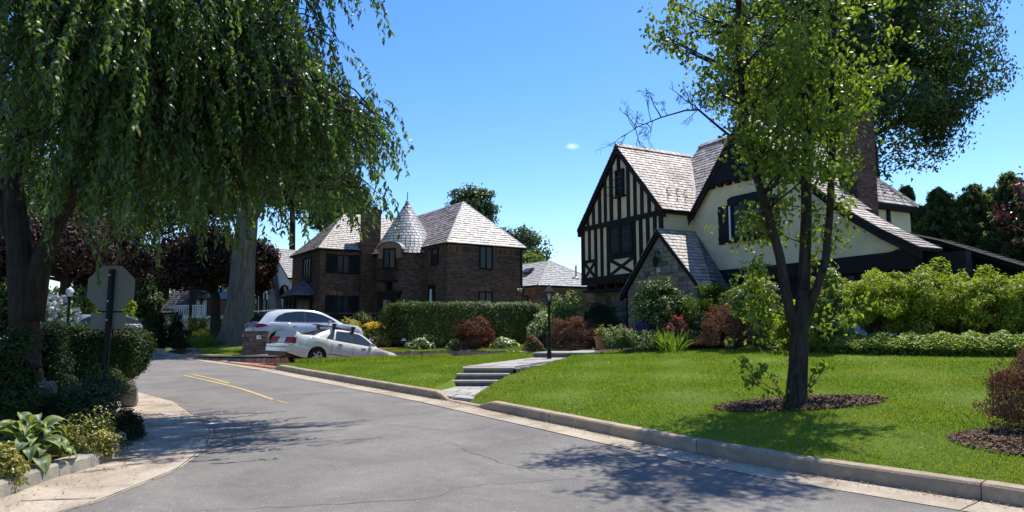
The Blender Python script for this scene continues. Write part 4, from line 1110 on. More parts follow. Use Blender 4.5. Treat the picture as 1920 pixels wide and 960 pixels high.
# turret
TC = (-0.25, 5.0); TRr = 1.85
m_ = MB(); m_.lathe([(TRr, -0.3), (TRr, 5.98)], (TC[0], TC[1], 0), 40); m_.build('turret_wall', M['mortar'], B, smooth=True)
NS = 40
for k in range(NS):
    a0, a1 = 2 * math.pi * k / NS, 2 * math.pi * (k + 1) / NS
    if not (math.pi * 0.75 < (a0 + a1) / 2 < math.pi * 1.95): continue
    pa = (TC[0] + TRr * math.cos(a0), TC[1] + TRr * math.sin(a0)); pb = (TC[0] + TRr * math.cos(a1), TC[1] + TRr * math.sin(a1))
    bt([(pa[0], pa[1], 0.6), (pb[0], pb[1], 0.6), (pb[0], pb[1], 5.9), (pa[0], pa[1], 5.9)], 60 + k)
# stepped brick chimney
for x0, x1, y0, z0, z1 in ((-2.62, -1.15, 6.42, -0.3, 6.75), (-2.42, -1.38, 6.50, 6.75, 8.85)):
    m_ = MB(); m_.box(x0, x1, y0, 7.3, z0, z1); c_o = m_.build('chimney', M['mortar'], B)
    bt([(x0, y0, max(z0, 0.6)), (x1, y0, max(z0, 0.6)), (x1, y0, z1), (x0, y0, z1)], 71); bt([(x0, 7.3, max(z0, 0.6)), (x0, y0, max(z0, 0.6)), (x0, y0, z1), (x0, 7.3, z1)], 72)
    bt([(x1, y0, max(z0, 0.6)), (x1, 7.3, max(z0, 0.6)), (x1, 7.3, z1), (x1, y0, z1)], 73)
m_ = MB(); m_.box(-2.68, -1.09, 6.36, 7.36, 6.62, 6.80); m_.build('chimney_shoulder', M['brick'], B)
m_ = MB(); m_.box(-2.48, -1.32, 6.44, 7.36, 8.66, 8.92); m_.build('chimney_cap', M['brick'], B)
for x in (-2.18, -1.62):
    m_ = MB(); m_.lathe([(0.15, 8.92), (0.13, 9.14), (0.13, 9.16)], (x, 6.8, 0), 10); po = m_.build('chimney_pot', M['redbrick'], B)
    m_ = MB(); m_.lathe([(0.0, 9.34), (0.24, 9.26), (0.24, 9.23), (0.0, 9.23)], (x, 6.8, 0), 10); m_.build('cowl', M['copper'], po)
bo = bricks.build('bricks', M['brick'], B, kind='stuff')
# roofs
def broof(poly, seed, mat, name='roof', w=0.31, h=0.215):
    m_ = MB(); m_.prism(poly, (0, 0, -0.09)); o_ = m_.build(name, M['timber'], B)
    s_ = MB(); slate_plane(s_, poly, w, h, seed, 0.035, 0.008, jz=0.014); s_.build('slates', mat, o_, kind='stuff'); return o_
oh = 0.18
RP = (2.52, 2.8, 9.25)
r_ = broof([(-oh, -oh, EZ), (5.05 + oh, -oh, EZ), RP], 80, M['slate_sunlit'])  # right-facing slope: its sunlight is put in as paler slates
ridge_caps(r_, (-oh, -oh, EZ + 0.04), (2.52, 2.8, 9.29), M['slate_sunlit'], 0.13); ridge_caps(r_, (5.05 + oh, -oh, EZ + 0.04), (2.52, 2.8, 9.29), M['slate_sunlit'], 0.13)
r_ = broof([(-oh, 9.5, EZ), (-oh, -oh, EZ), RP, (2.52, 9.5, 9.25)], 81, M['slate']); ridge_caps(r_, RP, (2.52, 9.5, 9.25), M['slate'], 0.13)
broof([(5.05 + oh, -oh, EZ), (5.05 + oh, 9.5, EZ), (2.52, 9.5, 9.25), RP], 82, M['slate'])
LP = (-2.6, 9.8, 9.0)
r_ = broof([(-5.1 - oh, 6.8 - oh, EZ), (3.0, 6.8 - oh, EZ), (3.0, 9.8, 9.0), LP], 83, M['slate_sunlit']); ridge_caps(r_, LP, (3.0, 9.8, 9.0), M['slate_sunlit'], 0.12); ridge_caps(r_, (-5.1 - oh, 6.8 - oh, EZ + 0.03), (-2.6, 9.8, 9.03), M['slate_sunlit'], 0.12)  # paler slates again, painted for the sun on this side
broof([(-5.1 - oh, 12.8 + oh, EZ), (-5.1 - oh, 6.8 - oh, EZ), LP], 84, M['slate'])
broof([(3.0, 12.8 + oh, EZ), (-5.1 - oh, 12.8 + oh, EZ), LP, (3.0, 9.8, 9.0)], 85, M['slate'])
# turret cone in courses of slates
cone = MB(); rr0 = random.Random(9)
CZ0, CZ1, CR = 5.92, 9.40, 2.12
cprof = lambda z: CR * (1 - (z - CZ0) / (CZ1 - CZ0))
z = CZ0; row = 0
while z < CZ1 - 0.1:
    h = 0.19; ra, rb_ = cprof(z) + 0.03, max(0.02, cprof(min(z + h, CZ1 - 0.02)) + 0.008); n = max(8, int(2 * math.pi * ra / 0.27)); off = rr0.random()
    for k in range(n):
        j = rr0.uniform(0, 0.02); a0 = 2 * math.pi * (k + off) / n + 0.012; a1 = 2 * math.pi * (k + 1 + off) / n - 0.012
        vs = [(TC[0] + r * math.cos(a), TC[1] + r * math.sin(a), zz) for r, a, zz in ((ra + j, a0, z - j), (ra + j, a1, z - j), (rb_, a1, z + h), (rb_, a0, z + h), (ra - 0.05, a0, z), (ra - 0.05, a1, z))]
        cone.add(vs, [(0, 1, 2, 3), (4, 5, 1, 0)])
    z += h; row += 1
m_ = MB(); m_.lathe([(CR - 0.02, CZ0 - 0.04), (CR - 0.02, CZ0), (0.02, CZ1 - 0.02)], (TC[0], TC[1], 0), 40); tr_ = m_.build('turret_roof', M['timber'], B)
cone.build('slates', M['slate_turret'], tr_, kind='stuff')
m_ = MB(); m_.lathe([(0.16, 9.2), (0.10, 9.38), (0.04, 9.44), (0.03, 9.9), (0.004, 10.0)], (TC[0], TC[1], 0), 8); m_.build('finial', M['copper'], tr_)
# windows: right block
window(B, (2.05, -0.02, 4.85), (1, 0, 0), (0, -1, 0), 0.9, 1.38, 2, 2, 5, 0.07)
window(B, (2.0, -0.02, 2.15), (1, 0, 0), (0, -1, 0), 0.95, 1.4, 2, 2, 5, 0.07)
tiles_ = MB(); tiles(tiles_, [(1.95, 0, 3.57), (3.02, 0, 3.57), (3.02, 0, 3.82), (1.95, 0, 3.82)], 0.11, 0.25, 0.015, 0.03, 0.03, 0, 0.05, 5); tiles(tiles_, [(1.95, 0, 4.70), (3.05, 0, 4.70), (3.05, 0, 4.83), (1.95, 0, 4.83)], 0.11, 0.13, 0.015, 0.05, 0.05, 0, 0.05, 5); tiles_.build('brick_lintel', M['brick'], B)
window(B, (-0.02, 1.95, 5.05), (0, -1, 0), (-1, 0, 0), 0.85, 1.05, 1, 2, 3, 0.07)
wn1 = window(B, (-0.02, 2.3, 2.2), (0, -1, 0), (-1, 0, 0), 0.85, 1.75, 1, 2, 4, 0.17)
m_ = MB(); m_.tube([(-0.10, 1.88, 2.5), (-0.10, 1.88, 3.7)], [0.09, 0.06], 8); m_.build('white_ornament', M['white_trim'], wn1)
# left wing side windows with shutters
for z0, hh in ((4.78, 1.15), (2.0, 1.4)):
    window(B, (-4.1, 6.78, z0), (1, 0, 0), (0, -1, 0), 0.85, hh, 2, 2, 4, 0.07)
    shutter(B, (-4.75, 6.78, z0 - 0.02), (1, 0, 0), (0, -1, 0), 0.6, hh + 0.05); shutter(B, (-3.2, 6.78, z0 - 0.02), (1, 0, 0), (0, -1, 0), 0.55, hh + 0.05)
tiles_ = MB(); tiles(tiles_, [(-4.5, 6.8, 3.42), (-3.0, 6.8, 3.42), (-3.0, 6.8, 3.68), (-4.5, 6.8, 3.68)], 0.11, 0.26, 0.015, 0.03, 0.03, 0, 0.05, 6); tiles_.build('brick_lintel', M['brick'], B)
# front of the left wing: upper window and bay
window(B, (-5.12, 10.2, 4.3), (0, -1, 0), (-1, 0, 0), 1.7, 1.6, 3, 2, 4, 0.08)
m_ = MB(); m_.prism([(-5.1, 11.9, 0.5), (-5.1, 8.0, 0.5), (-6.0, 8.7, 0.5), (-6.0, 11.2, 0.5)], (0, 0, 2.95)); bay = m_.build('bay_window', M['darkwood'], B)
for k in range(3):
    window(B, (-6.02, 11.1 - k * 0.8, 1.9), (0, -1, 0), (-1, 0, 0), 0.72, 1.35, 1, 2, 3, 0.06)
d_ = Vector((0.9, -0.7, 0)).normalized(); window(B, (-5.98, 8.66, 1.9), tuple(d_), (d_.y, -d_.x, 0), 0.95, 1.35, 1, 2, 3, 0.06)
bz = 3.46; ap = (-5.1, 9.9, 4.55)
for p in ([(-5.1, 7.75, bz), (-6.2, 8.6, bz), ap], [(-6.2, 8.6, bz), (-6.2, 11.3, bz), ap], [(-6.2, 11.3, bz), (-5.1, 12.1, bz), ap]):
    p = [p[1], p[0], p[2]]
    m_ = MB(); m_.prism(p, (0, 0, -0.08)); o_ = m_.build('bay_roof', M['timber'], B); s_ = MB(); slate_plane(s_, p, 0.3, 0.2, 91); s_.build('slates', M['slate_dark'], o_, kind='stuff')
m_ = MB(); m_.tube([(-5.13, 7.72, bz + 0.05), (-5.13, 9.9, 4.62)], 0.05, 6); m_.build('flashing', M['verdigris'], B)
# turret: eyebrow dormer window, balcony and door, on the side towards the road
ang = math.atan2(-0.62, -0.80) + 0.0
def on_turret(a, r, s=0.0):
    e = Vector((math.cos(a), math.sin(a), 0)); tdir = Vector((-e.y, e.x, 0)); return Vector((TC[0], TC[1], 0)) + e * r + tdir * s, e, tdir
pos, en_, tx_ = on_turret(ang, TRr + 0.30)
m_ = MB()
arch = [(-0.75, 5.55), (-0.75, 6.05)] + [(0.75 * math.cos(math.pi - k * math.pi / 10), 6.1 + 0.42 * math.sin(k * math.pi / 10)) for k in range(11)] + [(0.75, 6.05), (0.75, 5.55)]
m_.prism([tuple(pos + tx_ * s + Vector((0, 0, z))) for s, z in arch], tuple(-en_ * 1.2)); dm = m_.build('dormer', M['brick'], B)
m_ = MB()
for k in range(10):
    a0, a1 = math.pi - k * math.pi / 10, math.pi - (k + 1) * math.pi / 10
    q = [pos + en_ * 0.08 + tx_ * (0.86 * math.cos(a)) + Vector((0, 0, 6.1 + 0.5 * math.sin(a))) for a in (a0, a1)]
    m_.add([tuple(v) for v in (q[0], q[1], q[1] - en_ * 1.5, q[0] - en_ * 1.5, q[0] - Vector((0, 0, 0.07)), q[1] - Vector((0, 0, 0.07)))], [(0, 1, 2, 3), (0, 4, 5, 1)])
m_.build('dormer_roof', M['slate_turret'], dm)
window(B, tuple(pos - tx_ * 0.42 + en_ * 0.0 + Vector((0, 0, 4.95))), tuple(tx_), tuple(en_), 0.84, 1.2, 2, 2, 3, 0.07, M['timber'])
bal = MB()
for (s0, s1, d0, d1, z0, z1) in ((-0.6, 0.6, 0.0, 0.45, 4.15, 4.25), (-0.6, 0.6, 0.40, 0.45, 4.85, 4.92), (-0.6, -0.55, 0.0, 0.40, 4.85, 4.92), (0.55, 0.6, 0.0, 0.40, 4.85, 4.92)):
    bal.obox(tuple(pos), tuple(tx_), tuple(en_), Z3, (s0, s1), (d0, d1), (z0, z1))
for k in range(13): bal.obox(tuple(pos), tuple(tx_), tuple(en_), Z3, (-0.59 + k * 0.096, -0.565 + k * 0.096), (0.41, 0.435), (4.25, 4.85))
bal.obox(tuple(pos), tuple(tx_), tuple(en_), Z3, (-0.08, 0.08), (-0.25, 0.3), (3.65, 4.149))
bal.build('balcony', M['timber'], B)
pos2, e2_, t2_ = on_turret(ang - 0.1, TRr + 0.02)
m_ = MB(); m_.obox(tuple(pos2), tuple(t2_), tuple(e2_), Z3, (-0.75, 0.75), (-0.2, 0.10), (0.3, 3.45)); m_.obox(tuple(pos2), tuple(t2_), tuple(e2_), Z3, (-0.85, 0.85), (-0.2, 0.2), (3.452, 3.62)); de = m_.build('doorway', M['timber'], B)
window(de, tuple(pos2 - t2_ * 0.4 + e2_ * 0.105 + Vector((0, 0, 0.9))), tuple(t2_), tuple(e2_), 0.8, 2.3, 1, 2, 5, 0.09, M['timber'], M['glass'])
# downpipes, gutters
m_ = MB(); m_.tube([(4.98, -0.08, EZ - 0.1), (4.98, -0.08, 4.0), (5.15, -0.08, 3.7), (5.35, 0.4, 3.4)], 0.06, 6); m_.build('downpipe', M['iron'], B)
m_ = MB(); m_.tube([(-oh - 0.03, -oh - 0.03, EZ - 0.02), (5.05 + oh, -oh - 0.03, EZ - 0.02)], 0.055, 6); m_.tube([(-5.1 - oh, 6.8 - oh - 0.03, EZ - 0.02), (-2.8, 6.8 - oh - 0.03, EZ - 0.02)], 0.055, 6); m_.build('gutter', M['iron'], B)
for s in (4.55, 4.85):
    m_ = MB(); m_.lathe([(0.02, 0.0), (0.09, 0.05), (0.10, 0.16)], (0, 0, 0), 10); fl = m_.build('flood_light', M['copper'], B); fl.location = (s, -0.2, 3.72); fl.rotation_euler = (R(110), 0, R(30) * (1 if s < 4.7 else -1))
# terrace railing by the door
m_ = MB(); p0 = Vector((-6.2, 4.2, 0)); p1 = Vector((-2.2, 1.4, 0)); dd = (p1 - p0).normalized()
m_.tube([tuple(p0 + Vector((0, 0, 2.25))), tuple(p1 + Vector((0, 0, 2.25)))], 0.025, 6); m_.tube([tuple(p0 + Vector((0, 0, 1.45))), tuple(p1 + Vector((0, 0, 1.45)))], 0.02, 6)
for k in range(34):
    p = p0 + (p1 - p0) * (k / 33); m_.tube([tuple(p + Vector((0, 0, 1.45))), tuple(p + Vector((0, 0, 2.25)))], 0.011, 4)
for k in range(5):
    p = p0 + (p1 - p0) * (k / 4); m_.obox(tuple(p), (1, 0, 0), (0, 1, 0), Z3, (-0.06, 0.06), (-0.06, 0.06), (0.3, 2.3)); m_.obox(tuple(p), (1, 0, 0), (0, 1, 0), Z3, (-0.10, 0.10), (-0.10, 0.10), (2.301, 2.36))
m_.build('terrace_railing', M['iron'], B)

# ------------------------------------------------------------------ low garage wing behind
G = thing('garage', 'low brick garage with a wide pale shingled hip roof and a vent pipe', 'garage', (1.66, 44.0, 0), BR)
gm = MB()
m_ = MB(); m_.prism([(0.2, 0.2, -0.3), (6.3, 0.2, -0.3), (6.3, 0.2, 4.1), (0.2, 0.2, 4.1)], (0, 7, 0)); gw = m_.build('wall', M['mortar'], G)
m_ = MB(); tiles(m_, [(0.2, 0.2, 1.0), (6.3, 0.2, 1.0), (6.3, 0.2, 4.0), (0.2, 0.2, 4.0)], 0.3, 0.105, 0.012, 0.014, 0.014, 0.5, 0.1, 3, skirts=False); tiles(m_, [(0.2, 7, 1.0), (0.2, 0.2, 1.0), (0.2, 0.2, 4.0), (0.2, 7, 4.0)], 0.3, 0.105, 0.012, 0.014, 0.014, 0.5, 0.1, 3, skirts=False); m_.build('bricks', M['brick'], gw, kind='stuff')
GP = (3.0, 2.85, 6.15)
for i, p in enumerate(([(0, 0, 4.2), (6.5, 0, 4.2), GP], [(0, 8.0, 4.2), (0, 0, 4.2), GP, (3.0, 8.0, 6.15)], [(6.5, 0, 4.2), (9.5, -0.4, 3.6), (5.2, 3.2, 5.6), GP])):
    m_ = MB(); m_.prism(p, (0, 0, -0.12)); o_ = m_.build('roof', M['timber'], G)
    s_ = MB(); slate_plane(s_, p[:4], 0.36, 0.25, 95 + i, 0.03, 0.005); s_.build('slates', M['shingle_grey'], o_, kind='stuff')
    if i == 0:
        ridge_caps(o_, (0, 0, 4.25), (3.0, 2.85, 6.2), M['shingle_grey'], 0.12); ridge_caps(o_, (6.5, 0, 4.25), (3.0, 2.85, 6.2), M['shingle_grey'], 0.12)
m_ = MB(); m_.tube([(4.0, 1.0, 4.8), (4.0, 1.0, 5.75)], 0.07, 8); m_.lathe([(0.22, 4.86), (0.09, 4.98)], (4.0, 1.0, 0), 8); m_.build('vent_pipe', M['copper'], G)
m_ = MB(); m_.obox((1.6, 3.4, 5.36), (0.84, 0, 0.54), (0, 1, 0), (-0.54, 0, 0.84), (-0.3, 0.3), (-0.45, 0.45), (0.0, 0.16)); m_.build('skylight', M['black_plastic'], G)
window(G, (0.18, 2.9, 2.4), (0, -1, 0), (-1, 0, 0), 1.6, 1.2, 1, 3, 3, 0.08)

# ------------------------------------------------------------------ white half-timbered house beyond
W = thing('stucco_house', 'white stucco gabled house with a grey roof, round window and dark sloping board', 'house', (-17.7, 50.0, 0), math.atan2(-0.6, 0.8))
m_ = MB(); m_.prism([(-2.0, 0, 0.2), (2.0, 0, 0.2), (2.0, 0, 5.2), (0, 0, 7.15), (-2.0, 0, 5.2)], (0, 7, 0)); m_.build('wall', M['white_trim'], W)
m_ = MB(); p = [(2.25, -0.25, 5.0), (2.25, 7, 5.0), (0, 7, 7.3), (0, -0.25, 7.3)]; m_.prism(p, (0, 0, -0.12)); o_ = m_.build('roof', M['darkwood'], W); s_ = MB(); slate_plane(s_, p, 0.36, 0.24, 3, 0.03, 0.005); s_.build('slates', M['shingle_grey'], o_, kind='stuff')
m_ = MB(); p = [(-2.25, 7, 5.0), (-2.25, -0.25, 5.0), (0, -0.25, 7.3), (0, 7, 7.3)]; m_.prism(p, (0, 0, -0.12)); o_ = m_.build('roof', M['darkwood'], W); s_ = MB(); slate_plane(s_, p, 0.36, 0.24, 3, 0.03, 0.005); s_.build('slates', M['shingle_grey'], o_, kind='stuff')
m_ = MB(); m_.prism([(-0.3, -0.5, 6.6), (0.3, -0.5, 6.2), (2.1, -0.5, 0.4), (0.9, -0.5, 0.4)], (0, 0.45, 0)); m_.build('sloping_board', M['slate_dark'], W)
m_ = MB(); m_.lathe([(0.0, -0.06), (0.42, -0.06), (0.42, 0.02)], (1.55, 0, 4.0), 20, 'y'); rw = m_.build('round_window', M['glass'], W)
m_ = MB(); m_.lathe([(0.42, 0.0), (0.42, -0.1), (0.52, -0.1), (0.52, 0.0)], (1.55, 0, 4.0), 20, 'y'); m_.build('window_frame', M['darkwood'], rw)
for k in range(6):
    m_ = MB(); m_.box(-1.9 + k * 0.5, -1.75 + k * 0.5, -0.06, 0.01, 0.3, 4.0); m_.build('timber_beam', M['timber'], W)
window(W, (-1.15, -0.07, 2.2), (1, 0, 0), (0, -1, 0), 0.6, 1.3, 1, 2, 3, 0.06)

# ------------------------------------------------------------------ far white house with a balcony
W2 = thing('balcony_house', 'white far-off house with a grey slate roof and a white balustrade, behind dark trees', 'house', (-28.8, 60.0, 0), R(-20))
m_ = MB(); m_.box(-2.6, 3.0, 0, 5, 0, 3.2); m_.build('wall', M['white_trim'], W2)
m_ = MB(); m_.prism([(-2.9, 0, 2.9), (-2.9, 4.4, 2.9), (-2.9, 2.2, 5.3)], (0.15, 0, 0)); m_.build('gable_wall', M['white_trim'], W2)
for sg in (1, -1):
    p = [(-2.9, 2.2 - sg * 2.5, 2.7), (1.2, 2.2 - sg * 2.5, 2.7), (1.2, 2.2, 5.4), (-2.9, 2.2, 5.4)]
    if sg < 0: p = [p[1], p[0], p[3], p[2]]
    m_ = MB(); m_.prism(p, (0, 0, -0.12)); o_ = m_.build('roof', M['darkwood'], W2); s_ = MB(); slate_plane(s_, p, 0.4, 0.28, 3, 0.04, 0.005); s_.build('slates', M['slate_dark'], o_, kind='stuff')
m_ = MB(); m_.box(0.6, 3.4, -0.6, 2.0, 2.5, 4.0); dmr = m_.build('balcony_room', M['redbrick'], W2)
for k in range(3):
    m_ = MB(); m_.box(1.0 + k * 0.75, 1.4 + k * 0.75, -0.66, -0.6, 2.5, 3.8); m_.build('white_panel', M['white_trim'], dmr)
m_ = MB(); m_.prism([(0.3, -0.9, 3.9), (2.0, -0.9, 4.9), (3.7, -0.9, 3.9)], (0, 3, 0)); m_.build('gable_roof', M['slate_dark'], dmr)
m_ = MB(); m_.box(0.3, 3.6, -1.6, -0.6, 2.2, 2.42); m_.box(0.3, 3.6, -1.6, -1.52, 3.22, 3.32)
for k in range(14): m_.box(0.32 + k * 0.25, 0.42 + k * 0.25, -1.59, -1.53, 2.42, 3.22)
m_.build('balustrade', M['white_trim'], W2)
#%%PART3
# ================================================================== drives, walls, steps, path
# path: flagstones, steps, landing
pathroot = bpy.data.objects.new('garden_path', None); COL.objects.link(pathroot); pathroot['kind'] = 'structure'
def flag(poly, z0, z1, name='flagstone', parent=None, mat=None):
    m_ = MB(); m_.prism([(p[0], p[1], z1) for p in poly], (0, 0, z0 - z1)); return m_.build(name, mat or M['bluestone'], parent or pathroot)
def quad_lerp(q, u, v):
    a = np.array(q[0]) * (1 - u) + np.array(q[1]) * u; b = np.array(q[3]) * (1 - u) + np.array(q[2]) * u
    return a * (1 - v) + b * v
def flags(q, z, us, vs, zoff=0.0):
    for j in range(len(vs) - 1):
        uu = us[j % len(us)]
        for i in range(len(uu) - 1):
            g = 0.012
            p = [quad_lerp(q, uu[i] + g, vs[j] + g * 0.4), quad_lerp(q, uu[i + 1] - g, vs[j] + g * 0.4), quad_lerp(q, uu[i + 1] - g, vs[j + 1] - g * 0.4), quad_lerp(q, uu[i] + g, vs[j + 1] - g * 0.4)]
            zz = z + random.uniform(-0.003, 0.003)
            flag(p, zz - 0.06, zz)
flags([(-1.72, 14.55), (-0.62, 13.55), (-0.20, 16.5), (-1.48, 16.5)], 0.145, [(0, 0.45, 1), (0, 0.62, 1), (0, 0.33, 1)], [0, 0.22, 0.42, 0.66, 0.84, 1.0])
m_ = MB(); m_.prism([(-1.74, 14.5, 0.115), (-0.60, 13.5, 0.115), (-0.19, 16.5, 0.115), (-1.49, 16.5, 0.115)], (0, 0, -0.15)); m_.build('path_bed', M['riser'], pathroot)
steps = thing('stone_steps', 'three dark-risered bluestone steps climbing from the kerb path to the lawn walk', 'steps', (-0.8, 16.5, 0.1))
o3 = (-0.8, 16.5, 0.1)
for k in range(3):
    y0 = 16.5 + 0.35 * k; xl = -1.477 + 0.128 * k; xr = xl + 1.27; z0 = 0.14 + 0.135 * k
    m_ = MB(); m_.box(xl + 0.03, xr - 0.03, y0 + 0.03, y0 + (0.36 if k < 2 else 0.3), z0 - 0.1, z0 + 0.088)
    m_.build('riser', M['riser'], steps, o3)
    m_ = MB(); m_.box(xl - 0.02, xr + 0.02, y0 - 0.01, y0 + (0.34 if k < 2 else 0.42), z0 + 0.09, z0 + 0.135); m_.build('tread', M['bluestone'], steps, o3)
    # cheek stones on the right
    m_ = MB(); m_.box(xr - 0.02, xr + 0.16, y0 + 0.10, y0 + 0.44, 0.0, z0 + 0.10); m_.build('cheek_stone', M['wallstone'], steps, o3)
flags([(-1.24, 17.64), (0.06, 17.64), (2.02, 22.35), (0.66, 22.35)], 0.553, [(0, 0.5, 1), (0, 0.36, 1), (0, 0.65, 1)], [0, 0.13, 0.27, 0.38, 0.52, 0.66, 0.8, 0.9, 1.0])
m_ = MB(); m_.prism([(-1.22, 17.3, 0.50), (0.10, 17.3, 0.50), (2.03, 22.3, 0.50), (0.68, 22.3, 0.50)], (0, 0, -0.6)); m_.build('path_bed', M['wallstone'], pathroot)
pwall = thing('path_side_wall', 'low rubble wall holding up the right side of the stone walk', 'wall', (0.3, 17.6, 0.2))
for k in range(14):
    f = k / 14; x = 0.10 + 1.96 * f * 0.86; y = 17.45 + 4.7 * f * 0.86
    h = 0.06 + 0.02 * random.random()
    m_ = MB(); m_.obox((x, y, 0.40 - 0.18 * (1 - f)), (0.38, 0.92, 0), (0.92, -0.38, 0), Z3, (0, 0.29), (-0.02, 0.07 + 0.03 * random.random()), (0, 0.13 + 0.18 * (1 - f) + random.uniform(-0.03, 0.0))); m_.build('stone', M['wallstone'], pwall, (0.3, 17.6, 0.2))
land = thing('landing_step', 'single wide bluestone landing step beside the black lamp post', 'steps', (1.4, 22.6, 0.5))
m_ = MB(); m_.box(0.70, 3.0, 22.43, 22.5, 0.45, 0.665); m_.build('riser', M['riser'], land, (1.4, 22.6, 0.5))
for k in range(4):
    m_ = MB(); m_.prism([(0.64 + k * 0.62 + 0.008, 22.38, 0.712), (0.64 + (k + 1) * 0.62 - 0.008, 22.38, 0.712), (1.35 + (k + 1) * 0.72 - 0.008, 23.7, 0.712), (1.35 + k * 0.72 + 0.008, 23.7, 0.712)], (0, 0, -0.045)); m_.build('tread', M['bluestone'], land, (1.4, 22.6, 0.5))
flags([(2.0, 23.72), (4.3, 23.72), (5.2, 25.6), (3.6, 26.4)], 0.712, [(0, 0.4, 1), (0, 0.6, 1)], [0, 0.3, 0.62, 1.0])

# sunken brick drive
def drive_pt(al, q): return DO + DH * al + DN * q
WP = np.array([(-13.1, 28.4), (-11.6, 27.0), (-10.3, 26.3), (-9.5, 26.3), (-8.2, 27.5), (-5.5, 30.6), (-2.6, 31.6), (-0.6, 30.3), (0.55, 28.2)])
drive = bpy.data.objects.new('brick_drive', None); COL.objects.link(drive); drive['kind'] = 'structure'
rows = []
RL = [(-7.98, 22.72)] + [tuple(drive_pt(a, -1.75)) for a in (0.5, 1.3, 3, 5, 7.5, 10, 13)]
LL = [(-13.15, 28.35), (-11.6, 26.9), (-10.3, 26.2), (-9.5, 26.2), (-8.2, 27.4), (-5.5, 30.5), (-3.0, 32.4), (-0.5, 34.0)]
zz = [0.20, 0.19, 0.18, -0.07, -0.36, -0.7, -1.1, -1.2]
for r, l, z in zip(RL, LL, zz): rows.append([(r[0] + (l[0] - r[0]) * f, r[1] + (l[1] - r[1]) * f, z) for f in (0, 0.25, 0.5, 0.75, 1)])
dsurf = sheet('drive_surface', rows, M['paver'], 'structure', drive)
# brick courses on the level mouth of the drive
m_ = MB(); tiles(m_, [(-8.1, 22.95, 0.203), (-7.5, 23.9, 0.203), (-10.4, 26.1, 0.203), (-12.9, 28.1, 0.225)], 0.21, 0.105, 0.014, 0.008, 0.008, 0.5, 0.05, 5, skirts=True); m_.build('pavers', M['paver'], drive, kind='stuff')
rows = []
for al in (-0.6, 0.2, 1, 3, 7, 11, 16):
    rows.append([tuple(drive_pt(al, q)) + (0.24 + 0.30 * min(1, (al + 0.6) / 2.0),) for q in (3.4 + 2.2 * max(0, 1 - al / 1.5), 7.6 + 2 * max(0, 1 - al / 3))])
sheet('upper_drive', rows, M['paver'], 'structure', drive)
# retaining wall of rubble along the far side of the drive
rwall = thing('retaining_wall', 'rubble stone retaining wall with pale caps along the far side of the sunken drive', 'wall', (-8.2, 27.5, 0.2))
wpr = resample(WP, 92); cap_z = np.interp(np.linspace(0, 1, 92), [0, 0.12, 0.2, 0.35, 0.6, 0.8, 1.0], [0.30, 0.33, 0.36, 0.38, 0.42, 0.46, 0.50])
cnt = 0
for i in range(91):
    p, q = wpr[i], wpr[i + 1]; d = (q - p) / np.linalg.norm(q - p); nn = np.array([d[1], -d[0]]); ln = np.linalg.norm(q - p)
    z = cap_z[i] - 0.02
    for lev in range(3):
        h = random.uniform(0.13, 0.2); pr = random.uniform(-0.03, 0.05); s0 = random.uniform(-0.02, 0.04)
        w = ln * (random.uniform(0.90, 1.0))
        m_ = MB()
        a0 = random.random() * 0.012; dz = random.uniform(-0.02, 0.07) if (lev == 0 and i > 32) else 0
        m_.add([(p[0] + d[0] * s + nn[0] * o, p[1] + d[1] * s + nn[1] * o, zz_) for s, o, zz_ in ((s0, pr, z - h), (s0 + w, pr, z - h + a0 * .5), (s0 + w, -0.25, z - h), (s0, -0.25, z - h), (s0 + a0, pr - 0.03, z + dz), (s0 + w - a0, pr - 0.04, z + dz * 0.5), (s0 + w - a0, -0.22, z + dz * .6), (s0 + a0, -0.22, z + dz))],
               [(0, 3, 2, 1), (4, 5, 6, 7), (0, 1, 5, 4), (1, 2, 6, 5), (2, 3, 7, 6), (3, 0, 4, 7)])
        m_.build('stone', M['wallstone'], rwall, (-8.2, 27.5, 0.2)); cnt += 1
        z -= h + 0.012
m_ = MB()
for i in range(91):
    p, q = wpr[i], wpr[i + 1]; d = (q - p) / np.linalg.norm(q - p); nn = np.array([d[1], -d[0]])
    m_.add([(p[0] - nn[0] * 0.02, p[1] - nn[1] * 0.02, cap_z[i] - 0.8), (q[0] - nn[0] * 0.02, q[1] - nn[1] * 0.02, cap_z[i + 1] - 0.8), (q[0] - nn[0] * 0.02, q[1] - nn[1] * 0.02, cap_z[i + 1] - 0.045), (p[0] - nn[0] * 0.02, p[1] - nn[1] * 0.02, cap_z[i] - 0.045)], [(0, 1, 2, 3)])
m_.build('core', M['mortar'], rwall, (-8.2, 27.5, 0.2))
for a, b in ((0, 7), (7, 13), (13, 18), (18, 25), (25, 32)):
    m_ = MB(); n = b - a + 1; vs = []
    for i in range(a, b + 1):
        p = wpr[i]; d = wpr[min(i + 1, 91)] - wpr[max(i - 1, 0)]; d /= np.linalg.norm(d); nn = np.array([d[1], -d[0]])
        s_ = 0.01 if i == a else (-0.01 if i == b else 0)
        vs += [(p[0] + d[0] * s_ + nn[0] * o, p[1] + d[1] * s_ + nn[1] * o, cap_z[i] + z) for o, z in ((0.06, 0.036), (0.05, 0.10), (-0.25, 0.105), (-0.26, 0.036))]
    fs = [(i * 4 + j, i * 4 + (j + 1) % 4, (i + 1) * 4 + (j + 1) % 4, (i + 1) * 4 + j) for i in range(n - 1) for j in range(4)] + [(0, 1, 2, 3), tuple((n - 1) * 4 + j for j in (3, 2, 1, 0))]
    m_.add(vs, fs); m_.build('capstone', M['concrete'], rwall, (-8.2, 27.5, 0.2))
